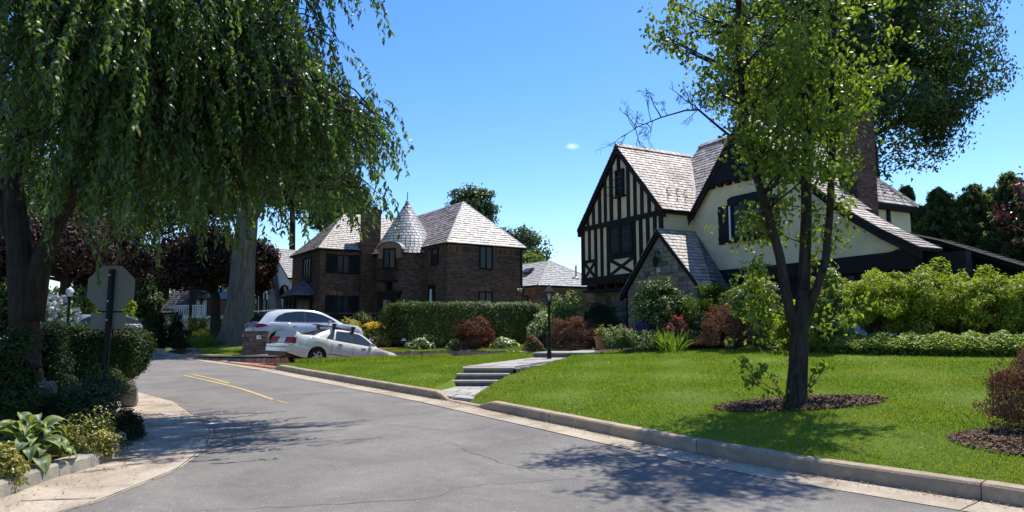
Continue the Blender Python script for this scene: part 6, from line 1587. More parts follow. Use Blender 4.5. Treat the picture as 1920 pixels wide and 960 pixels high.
def bush(name, label, cat, u, vb, vt, hw, Y, mat, L, W, n, K=None, depth=0.9, rc=None, group=None, top=-0.9, zadd=0.0, boxy=False, extra=None, droop=0.0, core=True, up=0.35, shell=0.55, dome=0.10, lumpy=0.025, rnd=0.55, stems=False):
    """shrub whose silhouette fills the photo pixels u +- hw, vb (foot) to vt (top) at distance Y"""
    pb = gy(u, vb, Y); pt = gy(u, vt, Y); rx = hw / FPX * Y; h = max(0.15, float(pt[2] - pb[2]))
    base = (float(pb[0]), float(pb[1]), float(pb[2]))
    root = thing(name, label, cat, base, 0, group)
    ry = rx * depth
    if boxy:
        q = rng.uniform(-1, 1, (n * 2, 3)); m = np.max(np.abs(q), axis=1); q = q / np.maximum(m, 1e-6)[:, None] * (rng.uniform(0.80, 1.0, n * 2) ** 0.5)[:, None]
        q = q[:n]; lum = 1 + lumpy * (np.sin(q[:, 0] * 2.6 * rx + 1 + 2 * q[:, 1]) + 0.7 * np.sin(q[:, 0] * 6.1 * rx + 3 * q[:, 2])) + rng.normal(0, 0.04, n)
        r_ = np.sqrt(q[:, 0] ** 4 + q[:, 2] ** 4 + q[:, 1] ** 4) ** 0.5
        q = q / np.maximum(1, r_ ** rnd)[:, None]
        P = np.stack([q[:, 0] * rx * lum, q[:, 1] * ry * lum, h * 0.5 + q[:, 2] * h * 0.5 * lum], 1); N = unit(q * np.array([1, 1, 1.2]) + rng.normal(0, 0.55, (n, 3)) + np.array([0, 0, up]))
    else:
        K = K or 26; rc = rc or 0.36 * min(rx, h)
        P, N, C = ell_clumps((0, 0, h * dome), (max(0.02, rx - rc * 0.8), max(0.02, ry - rc * 0.8), max(0.02, h * (1 - dome) - rc * 0.6)), K, rc, n, top=max(top, -0.12) if dome < 0.2 else top, up=up, shell=shell)
        P[:, 2] = np.abs(P[:, 2] - 0.02) + 0.02
    D = np.cross(N, rand_unit(n)); D[:, 2] -= droop
    V, F = leaf_arrays(P, D, N, L * rng.uniform(0.65, 1.3, n), W * rng.uniform(0.7, 1.25, n))
    np_mesh('foliage', V, F, mat, root)
    st = MB(); ns = 7
    for k in range(ns):
        a = 2 * math.pi * k / ns + random.random(); e = (math.cos(a) * rx * 0.55 * random.uniform(0.4, 1), math.sin(a) * ry * 0.5 * random.uniform(0.4, 1), h * random.uniform(0.55, 0.85))
        st.tube([(0.08 * math.cos(a), 0.08 * math.sin(a), -0.15), (e[0] * 0.45, e[1] * 0.45, e[2] * 0.5), e], [0.03 * max(0.5, h), 0.02 * max(0.5, h), 0.006], 5)
    if stems:  # bare crooked trunks that carry the crown
        for k in range(6):
            x0, y0 = rx * (-0.75 + 1.5 * (k + random.uniform(0.2, 0.8)) / 6), random.uniform(-0.3, 0.2); ln_ = random.uniform(-0.25, 0.25)
            st.tube([(x0, y0, -0.25), (x0 + ln_ * 0.3, y0, h * 0.2), (x0 + ln_ * 1.2, y0 + 0.1, h * 0.4), (x0 + ln_ * 0.8, y0 + 0.2, h * 0.65)], [0.034, 0.028, 0.022, 0.010], 6)
            st.tube([(x0 + ln_ * 0.3, y0, h * 0.2), (x0 - ln_ * 1.5, y0 - 0.15, h * 0.5)], [0.02, 0.009], 5)
    if core:   # dense twiggy middle
        nc = 260; o = rand_unit(nc); Pc = o * np.array([rx * 0.55, ry * 0.55, h * 0.36]) * rng.uniform(0.3, 1, nc)[:, None] + np.array([0, 0, h * 0.45])
        for p in Pc[:90]: st.tube([tuple(p * np.array([0.3, 0.3, 0.6])), tuple(p)], [0.008, 0.004], 3, cap=False)
    st.build('stem', M['twig'], root)
    if extra: extra(root, rx, ry, h)
    return root
def blossoms(name, mat, n, size, zmin=0.55, count_petals=9, rmax=0.95):
    def fn(root, rx, ry, h):
        proto = None
        for i in range(n):
            if proto is None or i % 3 == 0:
                P = rand_unit(count_petals) * size * 0.45; N = unit(P + rng.normal(0, 0.02, P.shape)); V, F = leaf_arrays(P, np.cross(N, rand_unit(count_petals)), N, size * 0.9, size * 0.8)
                proto = np_mesh(name, V, F, mat, root)
                o = proto
            else: o = share(name, proto, root, (0, 0, 0))
            a = random.uniform(0, 2 * math.pi); z = random.uniform(zmin, 0.98); rr_ = math.sqrt(max(0.02, 1 - (2 * z - 1) ** 2)) * random.uniform(0.5, rmax)
            if math.sin(a) > 0.3: a = -a
            o.location = (rx * rr_ * math.cos(a), ry * rr_ * math.sin(a), h * z * 1.02)
    return fn
def limb(mb, p0, p1, r0, r1, n=7, wob=0.12, seg=5):
    p0 = Vector(p0); p1 = Vector(p1); L = (p1 - p0).length; pts = []; rad = []
    for i in range(seg + 1):
        f = i / seg; p = p0.lerp(p1, f)
        if 0 < i < seg: p += Vector((random.uniform(-1, 1), random.uniform(-1, 1), random.uniform(-0.3, 0.6))) * wob * L * 0.3
        pts.append(p); rad.append(r0 + (r1 - r0) * f)
    mb.tube(pts, rad, n); return pts
def tree(name, label, u, vb, Y, crown, trunk_r, mat, bark, L, W, n, K, rc, group=None, zb=None, top=-0.6, shell=0.5, lean=(0, 0), nl=12, up=0.3, split=0.35):
    """crown = (u, v centre, half width px, half height px)"""
    pb = gy(u, vb, Y); zb = float(pb[2]) if zb is None else zb
    base = (float(pb[0]), float(pb[1]), zb)
    root = thing(name, label, 'tree', base, 0, group)
    cu, cv, hw, hh = crown; cp = gy(cu, cv, Y); rx, rz = hw / FPX * Y, hh / FPX * Y
    c = np.array([cp[0] - base[0], cp[1] - base[1], cp[2] - base[2]])
    P, N, C = ell_clumps(c, (rx - rc * .7, (rx - rc * .7) * 0.85, rz - rc * .6), K, rc, n, lump=0.3, top=top, up=up, shell=shell)
    D = np.cross(N, rand_unit(n)); D[:, 2] -= 0.25
    V, F = leaf_arrays(P, D, N, L * rng.uniform(0.6, 1.35, n), W * rng.uniform(0.7, 1.3, n))
    np_mesh('crown', V, F, mat, root)
    tb = MB(); ft = (c[0] * split + lean[0], c[1] * split + lean[1], max(0.6, c[2] - rz * 0.75))
    tb.tube([(0, 0, -0.4), (0.0, 0, 0.1), (ft[0] * 0.3, ft[1] * 0.3, ft[2] * 0.5), ft, tuple(c * 0.6 + np.array(ft) * 0.4), tuple(c + np.array([0, 0, rz * 0.45]))], [trunk_r * 1.5, trunk_r * 1.1, trunk_r, trunk_r * 0.9, trunk_r * 0.6, trunk_r * 0.1], 10)
    tb.build('trunk', bark, root, smooth=True)
    lb = MB()
    for k in rng.choice(len(C), min(nl, len(C)), replace=False):
        f = random.uniform(0.0, 0.6); s_ = Vector(ft).lerp(Vector(c), f); limb(lb, s_, C[k], trunk_r * 0.4 * (1 - 0.5 * f), 0.02, 6)
    lb.build('branch', bark, root)
    return root

# --- weeping tree on the left: several stems, arching limbs, hanging twigs
WY = 11.3
wp = gy(62, 640, WY); WB = np.array([float(wp[0]), WY, 0.3])
weep = thing('weeping_tree', 'big weeping tree with dark trunks and long hanging leafy twigs on the left', 'tree', WB)
tr = MB()
def P3(u, v, Y): return Vector(gy(u, v, Y)) - Vector(WB)
for pts, r0, r1 in (([P3(50, 660, WY), P3(42, 560, WY), P3(34, 440, WY), P3(22, 330, WY), P3(60, 160, WY + 0.5), P3(110, -40, WY + 0.6)], 0.23, 0.10),
                    ([P3(60, 600, WY), P3(75, 500, WY), P3(105, 420, WY - 0.2), P3(150, 300, WY - 0.4), P3(230, 120, WY - 0.6), P3(280, -60, WY - 0.8)], 0.18, 0.07),
                    ([P3(52, 520, WY), P3(95, 440, WY + 0.2), P3(145, 360, WY + 0.4), P3(240, 260, WY + 0.8), P3(380, 120, WY + 0.8), P3(500, 20, WY + 0.6)], 0.13, 0.05),
                    ([P3(40, 480, WY), P3(0, 380, WY), P3(-60, 250, WY - 0.4)], 0.15, 0.07)):
    tr.tube(pts, [r0 * (1 - i / (len(pts) - 1)) + r1 * i / (len(pts) - 1) for i in range(len(pts))], 10)
tr.tube([(0.0, 0, -0.5), (-0.06, 0, 0.0), (-0.11, 0, 0.5), (-0.15, 0.0, 1.0)], [0.50, 0.33, 0.26, 0.22], 14)
tr.build('trunk', M['bark'], weep, smooth=True)
CT = np.array([-5.6, 11.6, 0])          # crown axis (world)
leafP, leafD, leafN = [], [], []
br = MB(); twigs = MB()
def hang(p, length, out, dens=0.030):
    """one hanging twig from p (world), leaves along it"""
    p = np.array(p, float); k = max(6, int(length / dens)); s = np.linspace(0, 1, k)
    sway = rng.normal(0, 0.10, 3) * length; sway[2] = 0
    path = p + np.outer(s ** 0.7, np.array([out[0], out[1], 0]) * 0.28 * length + sway) + np.outer(-(s ** 1.25) * length, [0, 0, 1])
    if random.random() < 0.45: twigs.tube([tuple(q - WB) for q in path[:: max(1, k // 4)]], 0.0045, 3, cap=False)
    a = rng.uniform(0, 2 * math.pi, k); sd = np.stack([np.cos(a), np.sin(a), np.zeros(k)], 1)
    leafP.append(path + sd * 0.035 + rng.normal(0, 0.015, (k, 3))); leafD.append(unit(sd * 0.75 + np.array([0, 0, -1.0]) + rng.normal(0, 0.42, (k, 3)))); leafN.append(unit(sd * 0.8 + np.array([0, 0, 0.45]) + rng.normal(0, 0.45, (k, 3))))
def arch(p0, p1, rise, nt_, ln, n=9, r0=0.05):
    p0 = np.array(p0, float); p1 = np.array(p1, float); s = np.linspace(0, 1, n)
    path = p0 + np.outer(s, p1 - p0) + np.outer(4 * rise * s * (1 - s), [0, 0, 1]); path[1:-1] += rng.normal(0, 0.06, (n - 2, 3))
    br.tube([tuple(q - WB) for q in path], list(np.linspace(r0, 0.008, n)), 5, cap=False)
    out = unit((p1 - p0)[None, :2] + 1e-6)[0]
    for q in range(nt_):
        f = random.uniform(0.25, 1.0) ** 0.8; i = f * (n - 1); a = int(min(i, n - 2)); pp_ = path[a] * (1 - (i - a)) + path[a + 1] * (i - a)
        hang(pp_ + rng.normal(0, 0.13, 3), random.uniform(*ln), out + rng.normal(0, 0.4, 2))
# lower edge of the curtain in the photo: (u, v of the lowest twigs, v of the outline top, distance)
for (u0, u1, vlow, vtop, Yc, cnt, ln) in (
        (-60, 60, 415, -60, 10.6, 30, (0.6, 1.5)), (60, 180, 440, -60, 10.4, 36, (0.6, 1.6)), (180, 300, 470, -60, 10.8, 44, (0.7, 1.7)), (300, 440, 480, -60, 11.2, 54, (0.7, 1.8)), (160, 460, 478, 300, 11.4, 26, (0.5, 1.0)),
        (440, 560, 455, -50, 11.6, 44, (0.7, 1.6)), (560, 640, 430, 30, 11.8, 38, (0.6, 1.4)), (640, 695, 338, 205, 11.8, 24, (0.6, 1.1)), (690, 738, 328, 222, 11.8, 18, (0.5, 0.9)),
        (535, 612, 300, -60, 11.8, 40, (0.6, 1.3)), (678, 712, 450, 345, 11.9, 8, (0.5, 0.75)), (600, 705, 40, -60, 11.8, 14, (0.4, 0.85))):
    for k in range(cnt):
        u = random.uniform(u0, u1); Y = Yc + random.uniform(-1.6, 1.9); l0 = random.uniform(*ln)
        vv = random.uniform(vtop, vlow - l0 * FPX / Y * 0.8)
        tip = gy(u, max(vv, vtop), Y)
        hub = np.array(gy(random.uniform(60, 330), random.uniform(-120, 240), WY + random.uniform(-0.8, 0.8)))
        if u > 600: hub = np.array(gy(random.uniform(380, 520), max(-80, vv - random.uniform(10, 120)), Y))
        st_ = hub + (tip - hub) * random.uniform(0.0, 0.35)
        arch(st_, tip, random.uniform(0.1, 0.5), 7 if u < 600 else 4, ln, r0=0.03)
# twigs that reach out over the road, above the frame too (they cast the shade on the apron)
for k in range(44):
    tip = np.array([random.uniform(-2.4, 0.9), random.uniform(13.3, 15.2), random.uniform(9.9, 10.6)]); arch((-6.0, 11.8, 9.0), tip, 0.6, 12, (0.3, 0.65), r0=0.05)
for k in range(34):
    tip = np.array([random.uniform(-10.5, -5.2), random.uniform(8.3, 13.5), random.uniform(6.4, 8.2)]); arch((-7.6, 11.4, 7.6), tip, 0.6, 7, (0.6, 1.6), r0=0.05)
br.build('branch', M['bark'], weep); twigs.build('twig', M['twig'], weep)
lp_ = np.concatenate(leafP); V, F = leaf_fine(lp_ - WB, np.concatenate(leafD), np.concatenate(leafN), 0.125 * rng.uniform(0.6, 1.3, len(lp_)), 0.044 * rng.uniform(0.75, 1.25, len(lp_)), 0.2)
np_mesh('crown', V, F, M['l_weep'], weep)

# --- street tree on the lawn: three stems from one trunk
ST = np.array([TREE[0], TREE[1], 0.36])
stree = thing('street_tree', 'slender lawn tree with one dark trunk dividing into three stems, sparse bright leaves', 'tree', ST)
SY = TREE[1]
def S3(u, v, dy=0.0): return Vector(gy(u, v, SY + dy)) - Vector(ST)
tb = MB()
tb.tube([S3(1490, 775), S3(1491, 755), S3(1494, 730), S3(1497, 680), S3(1499, 630), S3(1502, 590), S3(1505, 545)], [0.27, 0.185, 0.155, 0.140, 0.135, 0.12, 0.07], 18)
stems = [([S3(1490, 620), S3(1476, 560), S3(1462, 480), S3(1440, 400), S3(1412, 310), S3(1396, 220), S3(1384, 100), S3(1386, -20), S3(1380, -160)], 0.082, 0.04),
         ([S3(1503, 610), S3(1508, 520, .1), S3(1512, 400, .1), S3(1511, 280, .1), S3(1516, 160, .1), S3(1518, 0, .1), S3(1512, -180, .1), S3(1520, -330, .1)], 0.10, 0.04),
         ([S3(1508, 600), S3(1530, 545, -.1), S3(1548, 490, -.1), S3(1556, 400, -.1), S3(1561, 280, -.1), S3(1562, 120, -.1), S3(1566, -20, -.1), S3(1580, -200, -.1)], 0.070, 0.035)]
for pts, r0, r1 in stems: tb.tube(pts, [r0 + (r1 - r0) * i / (len(pts) - 1) for i in range(len(pts))], 12)
tb.build('trunk', M['bark'], stree, smooth=True)
lb = MB(); LP, LN, LD = [], [], []
def spray(p, n, r, upd=0.0):
    o = rng.normal(0, 1, (n, 3)) * r * 0.55; LP.append(np.array(p) + o); nn = unit(rng.normal(0, 0.6, (n, 3)) + np.array([0, 0, 0.6])); LN.append(nn); d_ = np.cross(nn, rand_unit(n)); d_[:, 2] -= 0.5; LD.append(d_)
def stem_at(pts, f):
    i = f * (len(pts) - 1); a = int(min(i, len(pts) - 2)); return pts[a].lerp(pts[a + 1], i - a)
# leafy side branches: target pixel, depth offset, leaves, radius
targets = []
for k in range(135):
    v = random.uniform(-330, 330); u0, u1 = np.interp(v, [-330, -100, 0, 90, 200, 330], [1400, 1290, 1262, 1285, 1335, 1375]), np.interp(v, [-330, -100, 0, 150, 240, 330], [1640, 1680, 1670, 1660, 1610, 1590])
    targets.append((u0 + (u1 - u0) * (0.5 * random.random() + 0.5 * random.random()) ** 1.2, v, random.uniform(-1.3, 1.3), random.randint(32, 76), random.uniform(0.15, 0.30)))
for k in range(20): targets.append((random.uniform(1400, 1590), random.uniform(330, 500), random.uniform(-0.1, 0.6), random.randint(16, 40), random.uniform(0.13, 0.22)))
for k in range(12): targets.append((random.choice([random.uniform(1405, 1462), random.uniform(1545, 1605)]), random.uniform(490, 650), random.uniform(0.1, 0.7), random.randint(26, 60), random.uniform(0.13, 0.2)))
for k in range(26): targets.append((random.uniform(1410, 1590), random.uniform(130, 330), random.uniform(-0.7, 0.7), random.randint(40, 80), random.uniform(0.16, 0.28)))
for t_ in ((1228, 62, -.2), (1245, 75, -.2), (1262, 84, 0), (1285, 95, 0), (1300, 60, .2), (1690, 132, .1), (1655, 142, .1), (1630, 150, .0), (1600, 155, 0), (1275, 20, .3), (1665, 60, .2), (1655, 95, .1), (1268, 5, -.1)):
    targets.append((t_[0], t_[1], t_[2], 38, 0.15))
for (u, v, dy, n, r) in targets:
    p = S3(u, v, dy); best = None
    for pts, r0, r1 in stems:
        for f in np.linspace(0.05, 1, 24):
            q = stem_at(pts, f)
            if q.z > p.z - 0.02: continue
            d_ = (q - p).length + 0.35 * abs((p.z - q.z) - 0.55 * math.hypot(p.x - q.x, p.y - q.y))
            if best is None or d_ < best[0]: best = (d_, q)
    if best is not None:
        bl_ = MB(); limb(bl_, best[1], p, 0.022 if v < 330 else 0.012, 0.005, 4, 0.15, 4); bl_.build('branch', M['bark'], stree)
    spray(p, n, r)
    for j in range(3): spray(p + Vector(rng.normal(0, 0.2, 3)), n // 4, r * 0.8)
# bare twiggy branch against the sky on the left
bb = [S3(1395, 275), S3(1350, 240, -.1), S3(1310, 206, -.2), S3(1285, 207, -.2), S3(1240, 220, -.2), S3(1195, 238, -.2), S3(1165, 258, -.2)]
lb.tube(bb, [0.024, 0.02, 0.016, 0.013, 0.010, 0.007, 0.004], 6)
def twig_at(p, d_, L, depth):
    q = Vector(p) + Vector(d_) * L
    lb.tube([p, Vector(p).lerp(q, 0.5) + Vector(rng.normal(0, 0.03, 3)), q], [0.005 * (depth + 1) / 2, 0.004 * (depth + 1) / 2, 0.002], 4, cap=False)
    if depth > 0:
        for k in range(3): twig_at(Vector(p).lerp(q, random.uniform(0.3, 1.0)), (Vector(d_) + Vector(rng.normal(0, 0.6, 3))).normalized(), L * random.uniform(0.35, 0.6), depth - 1)
for k in range(15):
    i = random.uniform(1.6, 5.9); p = bb[int(i)].lerp(bb[int(i) + 1], i - int(i)); twig_at(p, Vector((random.uniform(-1, 0.3), random.uniform(-.4, .4), random.choice([1, 1, -0.7]))).normalized(), random.uniform(0.15, 0.42), 2)
for (u, v, du, dv) in ((1310, 206, -55, -42), (1300, 206, -20, -48), (1240, 220, -30, -55)):
    p = S3(u, v, -.2); q = S3(u + du, v + dv, -.25); limb(lb, p, q, 0.012, 0.004, 4)
    for k in range(5): twig_at(p.lerp(q, random.uniform(0.3, 1)), Vector(rng.normal(0, 1, 3)).normalized(), 0.14, 1)
lb.build('bare_branch', M['bark'], stree)
# bare dead twigs on the right
for (a, b, c_) in (((1560, 215), (1640, 222), (1740, 165)), ((1500, 180), (1450, 165), (1420, 185))):
    lb = MB(); lb.tube([S3(*a), S3(*b), S3(*c_)], [0.014, 0.01, 0.003], 4); lb.build('dead_twig', M['bark'], stree)
# sprouts at the foot
sb = MB()
for pts in ([(1480, 745), (1440, 725), (1405, 695), (1372, 662)], [(1478, 750), (1450, 715), (1432, 690)], [(1505, 745), (1530, 715), (1550, 682)], [(1508, 740), (1525, 700), (1530, 690)], [(1472, 752), (1420, 722), (1395, 712)]):
    q = [S3(*p) for p in pts]; sb.tube(q, [0.008] * (len(q) - 1) + [0.003], 4)
    for i in range(len(q) - 1):
        for k in range(4): spray(q[i].lerp(q[i + 1], random.random()), 7 if i else 3, 0.09)
sb.build('sprout', M['twig'], stree)
P = np.concatenate(LP); n = len(P)
V, F = leaf_fine(P, np.concatenate(LD), np.concatenate(LN), 0.092 * rng.uniform(0.6, 1.3, n), 0.054 * rng.uniform(0.7, 1.25, n), 0.2)
np_mesh('crown', V, F, M['l_pear'], stree)

# --- large oak behind the half-timbered house
oak = tree('oak_tree', 'huge dark leafy oak behind the half-timbered house and its chimney', 1640, 420, 36.0, (1590, 112, 272, 235), 0.5, M['l_oak'], M['bark'], 0.24, 0.13, 80000, 185, 1.15, zb=0.6, shell=0.42, lean=(0.2, 0), nl=26, top=-0.95)
# --- grey-trunked beech by the drive: the trunk is the thing one sees
by = 35.0; bp = gy(447, 640, by)
beech = thing('beech_tree', 'tall tree with a massive smooth grey trunk beside the white SUV', 'tree', bp)
def B3(u, v, dy=0): return Vector(gy(u, v, by + dy)) - Vector(bp)
tb = MB(); tb.tube([B3(442, 655), B3(443, 640), B3(446, 615), B3(452, 560), B3(457, 480), B3(462, 430), B3(470, 330), B3(490, 200)], [1.15, 0.95, 0.78, 0.66, 0.58, 0.55, 0.45, 0.25], 22); tb.tube([B3(463, 420), B3(510, 330), B3(570, 260)], [0.42, 0.3, 0.12], 10); tb.build('trunk', M['bark_grey'], beech, smooth=True)
P, N, C = ell_clumps(np.array(B3(505, 250)), (4.7, 4.5, 5.2), 90, 0.9, 26000, lump=0.3, top=-0.7, shell=0.4)
V, F = leaf_arrays(P, np.cross(N, rand_unit(len(P))), N, 0.25 * rng.uniform(0.6, 1.3, len(P)), 0.14 * rng.uniform(0.7, 1.3, len(P))); np_mesh('crown', V, F, M['l_far'], beech)
lb = MB()
for k in range(24): limb(lb, B3(470, 330) * random.uniform(0.8, 1.1), C[k], 0.16, 0.02, 6)
lb.build('branch', M['bark_grey'], beech)
# --- trees behind
tree('leafy_tree', 'pale green tree showing above the left slope of the brick house roof', 640, 470, 62, (640, 400, 62, 60), 0.3, M['l_lime'], M['bark'], 0.34, 0.2, 9000, 40, 1.1, zb=0.2)
tree('slim_tree', 'slim green treetop rising behind the peak of the brick house', 890, 500, 66, (885, 400, 42, 55), 0.25, M['l_far'], M['bark'], 0.36, 0.2, 7000, 34, 1.0, zb=0.2)
tree('round_tree', 'round dark green tree behind the gap between the brick house and its garage', 975, 540, 70, (968, 490, 66, 66), 0.35, M['l_far'], M['bark'], 0.38, 0.22, 11000, 46, 1.3, zb=0.2)
tree('lime_tree', 'low yellow-green tree in front of the round tree by the garage roof', 990, 560, 58, (985, 500, 30, 26), 0.12, M['l_lime'], M['bark'], 0.3, 0.18, 3200, 20, 0.7, zb=0.2)
# copper-leaved and dark trees on the left
tree('copper_beech', 'dark copper-leaved tree with forked trunk left of the grey beech trunk', 403, 640, 38, (385, 500, 95, 78), 0.28, M['l_purple'], M['bark'], 0.26, 0.15, 20000, 60, 0.9, zb=0.3, nl=16, split=0.1, top=-0.4)
tree('copper_tree', 'copper-red leaved tree between the grey trunk and the brick house', 488, 620, 42, (490, 500, 28, 62), 0.14, M['l_purple'], M['bark'], 0.24, 0.14, 6500, 30, 0.55, zb=0.4)
tree('purple_maple', 'dark purple-red tree behind the stop sign', 120, 640, 27, (120, 480, 175, 72), 0.22, M['l_purple'], M['bark'], 0.18, 0.10, 20000, 60, 0.8, zb=0.2, nl=16)
for i, (u, v, hw, hh, Y, mk, lab) in enumerate(((60, 420, 200, 190, 44, 'l_oak', 'dark tree far left beyond the weeping twigs'), (230, 380, 130, 140, 52, 'l_far', 'dark green tree above and behind the stop sign'), (360, 330, 150, 150, 58, 'l_oak', 'tall dark tree above the white balcony house'),
        (545, 330, 110, 110, 64, 'l_far', 'mid green tree behind the brick house chimney'), (225, 560, 75, 60, 60, 'l_far', 'grey green tree low behind the stop sign'), (310, 515, 42, 45, 66, 'l_oak', 'small dark tree right above the white balcony house'), (-60, 300, 160, 260, 30, 'l_oak', 'dark tree at the left edge of the picture'))):
    tree('shade_tree', lab, u, 620, Y, (u, v, hw, hh), 0.3, M[mk], M['bark'], 0.0075 * Y, 0.0042 * Y, 15000, 60, hw / FPX * Y * 0.25, zb=0.2)
# conifers on the right
for i, (u, vt, hw, Y, lab) in enumerate(((1712, 345, 34, 37, 'thin wispy hemlock next to the right eaves of the house'), (1775, 350, 62, 34, 'hemlock second from the house in the evergreen row'), (1845, 345, 66, 33, 'broad hemlock in the middle of the evergreen row'), (1910, 322, 62, 32, 'tallest hemlock at the right edge of the picture'), (1965, 330, 60, 31, 'hemlock cut by the right edge of the picture'), (1745, 385, 46, 35, 'low hemlock filling the gap beside the house end of the evergreen row'), (1808, 372, 50, 36, 'hemlock peeping between the second and the broad one'), (1880, 350, 50, 34, 'narrow hemlock just left of the tallest one'))):
    pb = gy(u, 600, Y); zt_ = float(gy(u, vt, Y)[2]); base = np.array([pb[0], pb[1], 0.8]); H_ = zt_ - 0.8; rx = hw / FPX * Y * 1.5
    root = thing('hemlock', lab, 'tree', base, 0, 'hemlock row beyond the porch')
    P, N, D = [], [], []; bm_ = MB()
    for k in range(430):
        f = random.random() ** 0.72; z = H_ * (0.05 + 0.93 * f); R_ = rx * (1 - f) ** 0.7 * random.uniform(0.35, 1.35) + 0.22; a = random.uniform(0, 2 * math.pi); e = np.array([math.cos(a), math.sin(a), 0])
        tipz = 0.25 * R_ - 0.30 * R_; n = int(34 + 46 * R_); s = rng.uniform(0.12, 1, n)
        lift_ = random.uniform(0.15, 0.75); drop = -0.40 * R_ * s ** 2 + lift_ * R_ * s
        side = rng.normal(0, 0.11, n) * (1.25 - s) * min(1.2, R_)
        P.append(np.outer(s * R_, e) + np.outer(side, [-e[1], e[0], 0]) + np.stack([0 * s, 0 * s, z + drop + rng.normal(0, 0.06, n)], 1)); N.append(unit(rng.normal(0, 0.4, (n, 3)) + np.array([0, 0, 1]))); D.append(unit(np.outer(np.ones(n), e) + rng.normal(0, 0.5, (n, 3)) - np.array([0, 0, 0.35])))
    P = np.concatenate(P); N = np.concatenate(N); D = np.concatenate(D); V, F = leaf_arrays(P, D, N, 0.20 * rng.uniform(0.6, 1.4, len(P)), 0.055, 0.1, 0.3); np_mesh('crown', V, F, M['l_conifer'], root)
    bm_.tube([(0, 0, -0.3), (0, 0, H_ * 0.5), (0, 0, H_ * 0.97)], [0.16, 0.1, 0.02], 7); bm_.build('trunk', M['bark'], root)
tree('evergreen_tree', 'dark evergreen filling the gap behind the hemlock row', 1850, 560, 44, (1880, 450, 170, 95), 0.3, M['l_conifer'], M['bark'], 0.30, 0.12, 14000, 50, 1.6, zb=0.5)
# purple-leaved branchlets at the right edge
pt_ = tree('plum_tree', 'purple-leaved plum tree entering from the right edge', 2010, 600, 13.0, (2000, 410, 108, 130), 0.06, M['l_plum'], M['bark'], 0.085, 0.05, 800, 40, 0.16, zb=1.0, shell=0.6)

# --- shrubs: right side, along the house
GA = 'azaleas in front of the porch'
bush('azalea', 'light green spreading azalea right of the lawn tree, first of the porch shrubs', 'shrub', 1640, 626, 508, 112, 18.0, M['l_azalea'], 0.10, 0.036, 15000, 80, rc=0.22, group=GA, top=-0.85, shell=0.45, dome=0.44, stems=True)
bush('azalea', 'tall light green azalea under the shed roof with bare stems below', 'shrub', 1745, 626, 492, 112, 17.4, M['l_azalea'], 0.10, 0.036, 15000, 84, rc=0.22, group=GA, top=-0.85, shell=0.45, dome=0.44, stems=True)
bush('azalea', 'light green azalea before the dark porch, near the right edge', 'shrub', 1850, 626, 500, 104, 17.0, M['l_azalea'], 0.10, 0.036, 14500, 80, rc=0.22, group=GA, top=-0.85, shell=0.45, dome=0.44, stems=True)
bush('azalea', 'azalea cut by the right edge of the picture', 'shrub', 1945, 626, 506, 84, 16.6, M['l_azalea'], 0.10, 0.036, 11000, 66, rc=0.22, group=GA, top=-0.85, shell=0.45, dome=0.44, stems=True)
for (u, dx, Y) in ((1738, 0.0, 15.9), (1762, 0.1, 15.8), (1790, 0.3, 15.8), (1815, -0.1, 15.7), (1690, -0.2, 16.2), (1838, 0.2, 15.6), (1868, -0.2, 15.6)): pass
# ground cover strip
def cover_strip():
    n = 26000; s = rng.uniform(0, 1, n); u = 1452 + s * 560
    X0 = np.array([gy(uu, np.interp(uu, [1440, 1600, 1800, 1920, 2020], [652, 655, 652, 645, 640]), np.interp(uu, [1440, 1600, 1800, 1920, 2020], [18.9, 16.6, 14.9, 14.2, 13.6]))[:3] for uu in np.linspace(1452, 2012, 60)])
    i = s * 59; a = np.minimum(i.astype(int), 58); f = (i - a)[:, None]; base = X0[a] * (1 - f) + X0[a + 1] * f
    dep = rng.uniform(0, 1.1, n); prof = 0.40 * np.sqrt(np.clip(1 - ((dep - 0.6) / 0.66) ** 2, 0.0, 1)); P = base.copy()
    P[:, 0] += dep * 0.62; P[:, 1] += dep * 0.78; P[:, 2] = terrain(P[:, 0], P[:, 1]) + prof * (1 + 0.12 * np.sin(s * 60) + rng.normal(0, 0.08, n)) * np.where(rng.uniform(0, 1, n) < 0.72, 1.0, rng.uniform(0.1, 1, n))
    N = unit(np.stack([rng.normal(-0.25, 0.45, n), rng.normal(-0.35, 0.45, n), np.ones(n)], 1)); D = np.cross(N, rand_unit(n))
    V, F = leaf_arrays(P, D, N, 0.085 * rng.uniform(0.7, 1.3, n), 0.045 * rng.uniform(0.7, 1.3, n)); np_mesh('ground_cover', V, F, M['l_cover'], None, None, False, 'stuff')
cover_strip()
# shrubs behind the lawn tree
bush('viburnum', 'pale-leaved loose shrub behind the left stem of the lawn tree', 'shrub', 1420, 600, 500, 52, 19.6, M['l_light'], 0.095, 0.06, 4200, 34, rc=0.22)
bush('viburnum', 'pale-leaved loose shrub behind the right stem of the lawn tree', 'shrub', 1560, 640, 500, 52, 17.6, M['l_light'], 0.085, 0.055, 4200, 34, rc=0.2)
bush('hydrangea', 'green leafy shrub low behind the trunk of the lawn tree', 'shrub', 1500, 640, 560, 62, 18.0, M['l_azalea'], 0.085, 0.055, 3600, 30, rc=0.2)
bush('holly', 'glossy dark green rounded holly in front of the stone gable', 'shrub', 1243, 618, 522, 62, 22.6, M['l_holly'], 0.085, 0.05, 16000, 90, rc=0.24, shell=0.62, dome=0.25)
bush('spreading_yew', 'fresh green spreading yew right of the holly', 'shrub', 1345, 612, 526, 72, 22.0, M['l_juniper'], 0.10, 0.030, 17000, 95, rc=0.22, shell=0.66, dome=0.2)
bush('dark_yew', 'dark low shrub in the shade under the spreading yew', 'shrub', 1330, 640, 585, 75, 21.4, M['l_yew'], 0.09, 0.03, 5000, 36, rc=0.2)
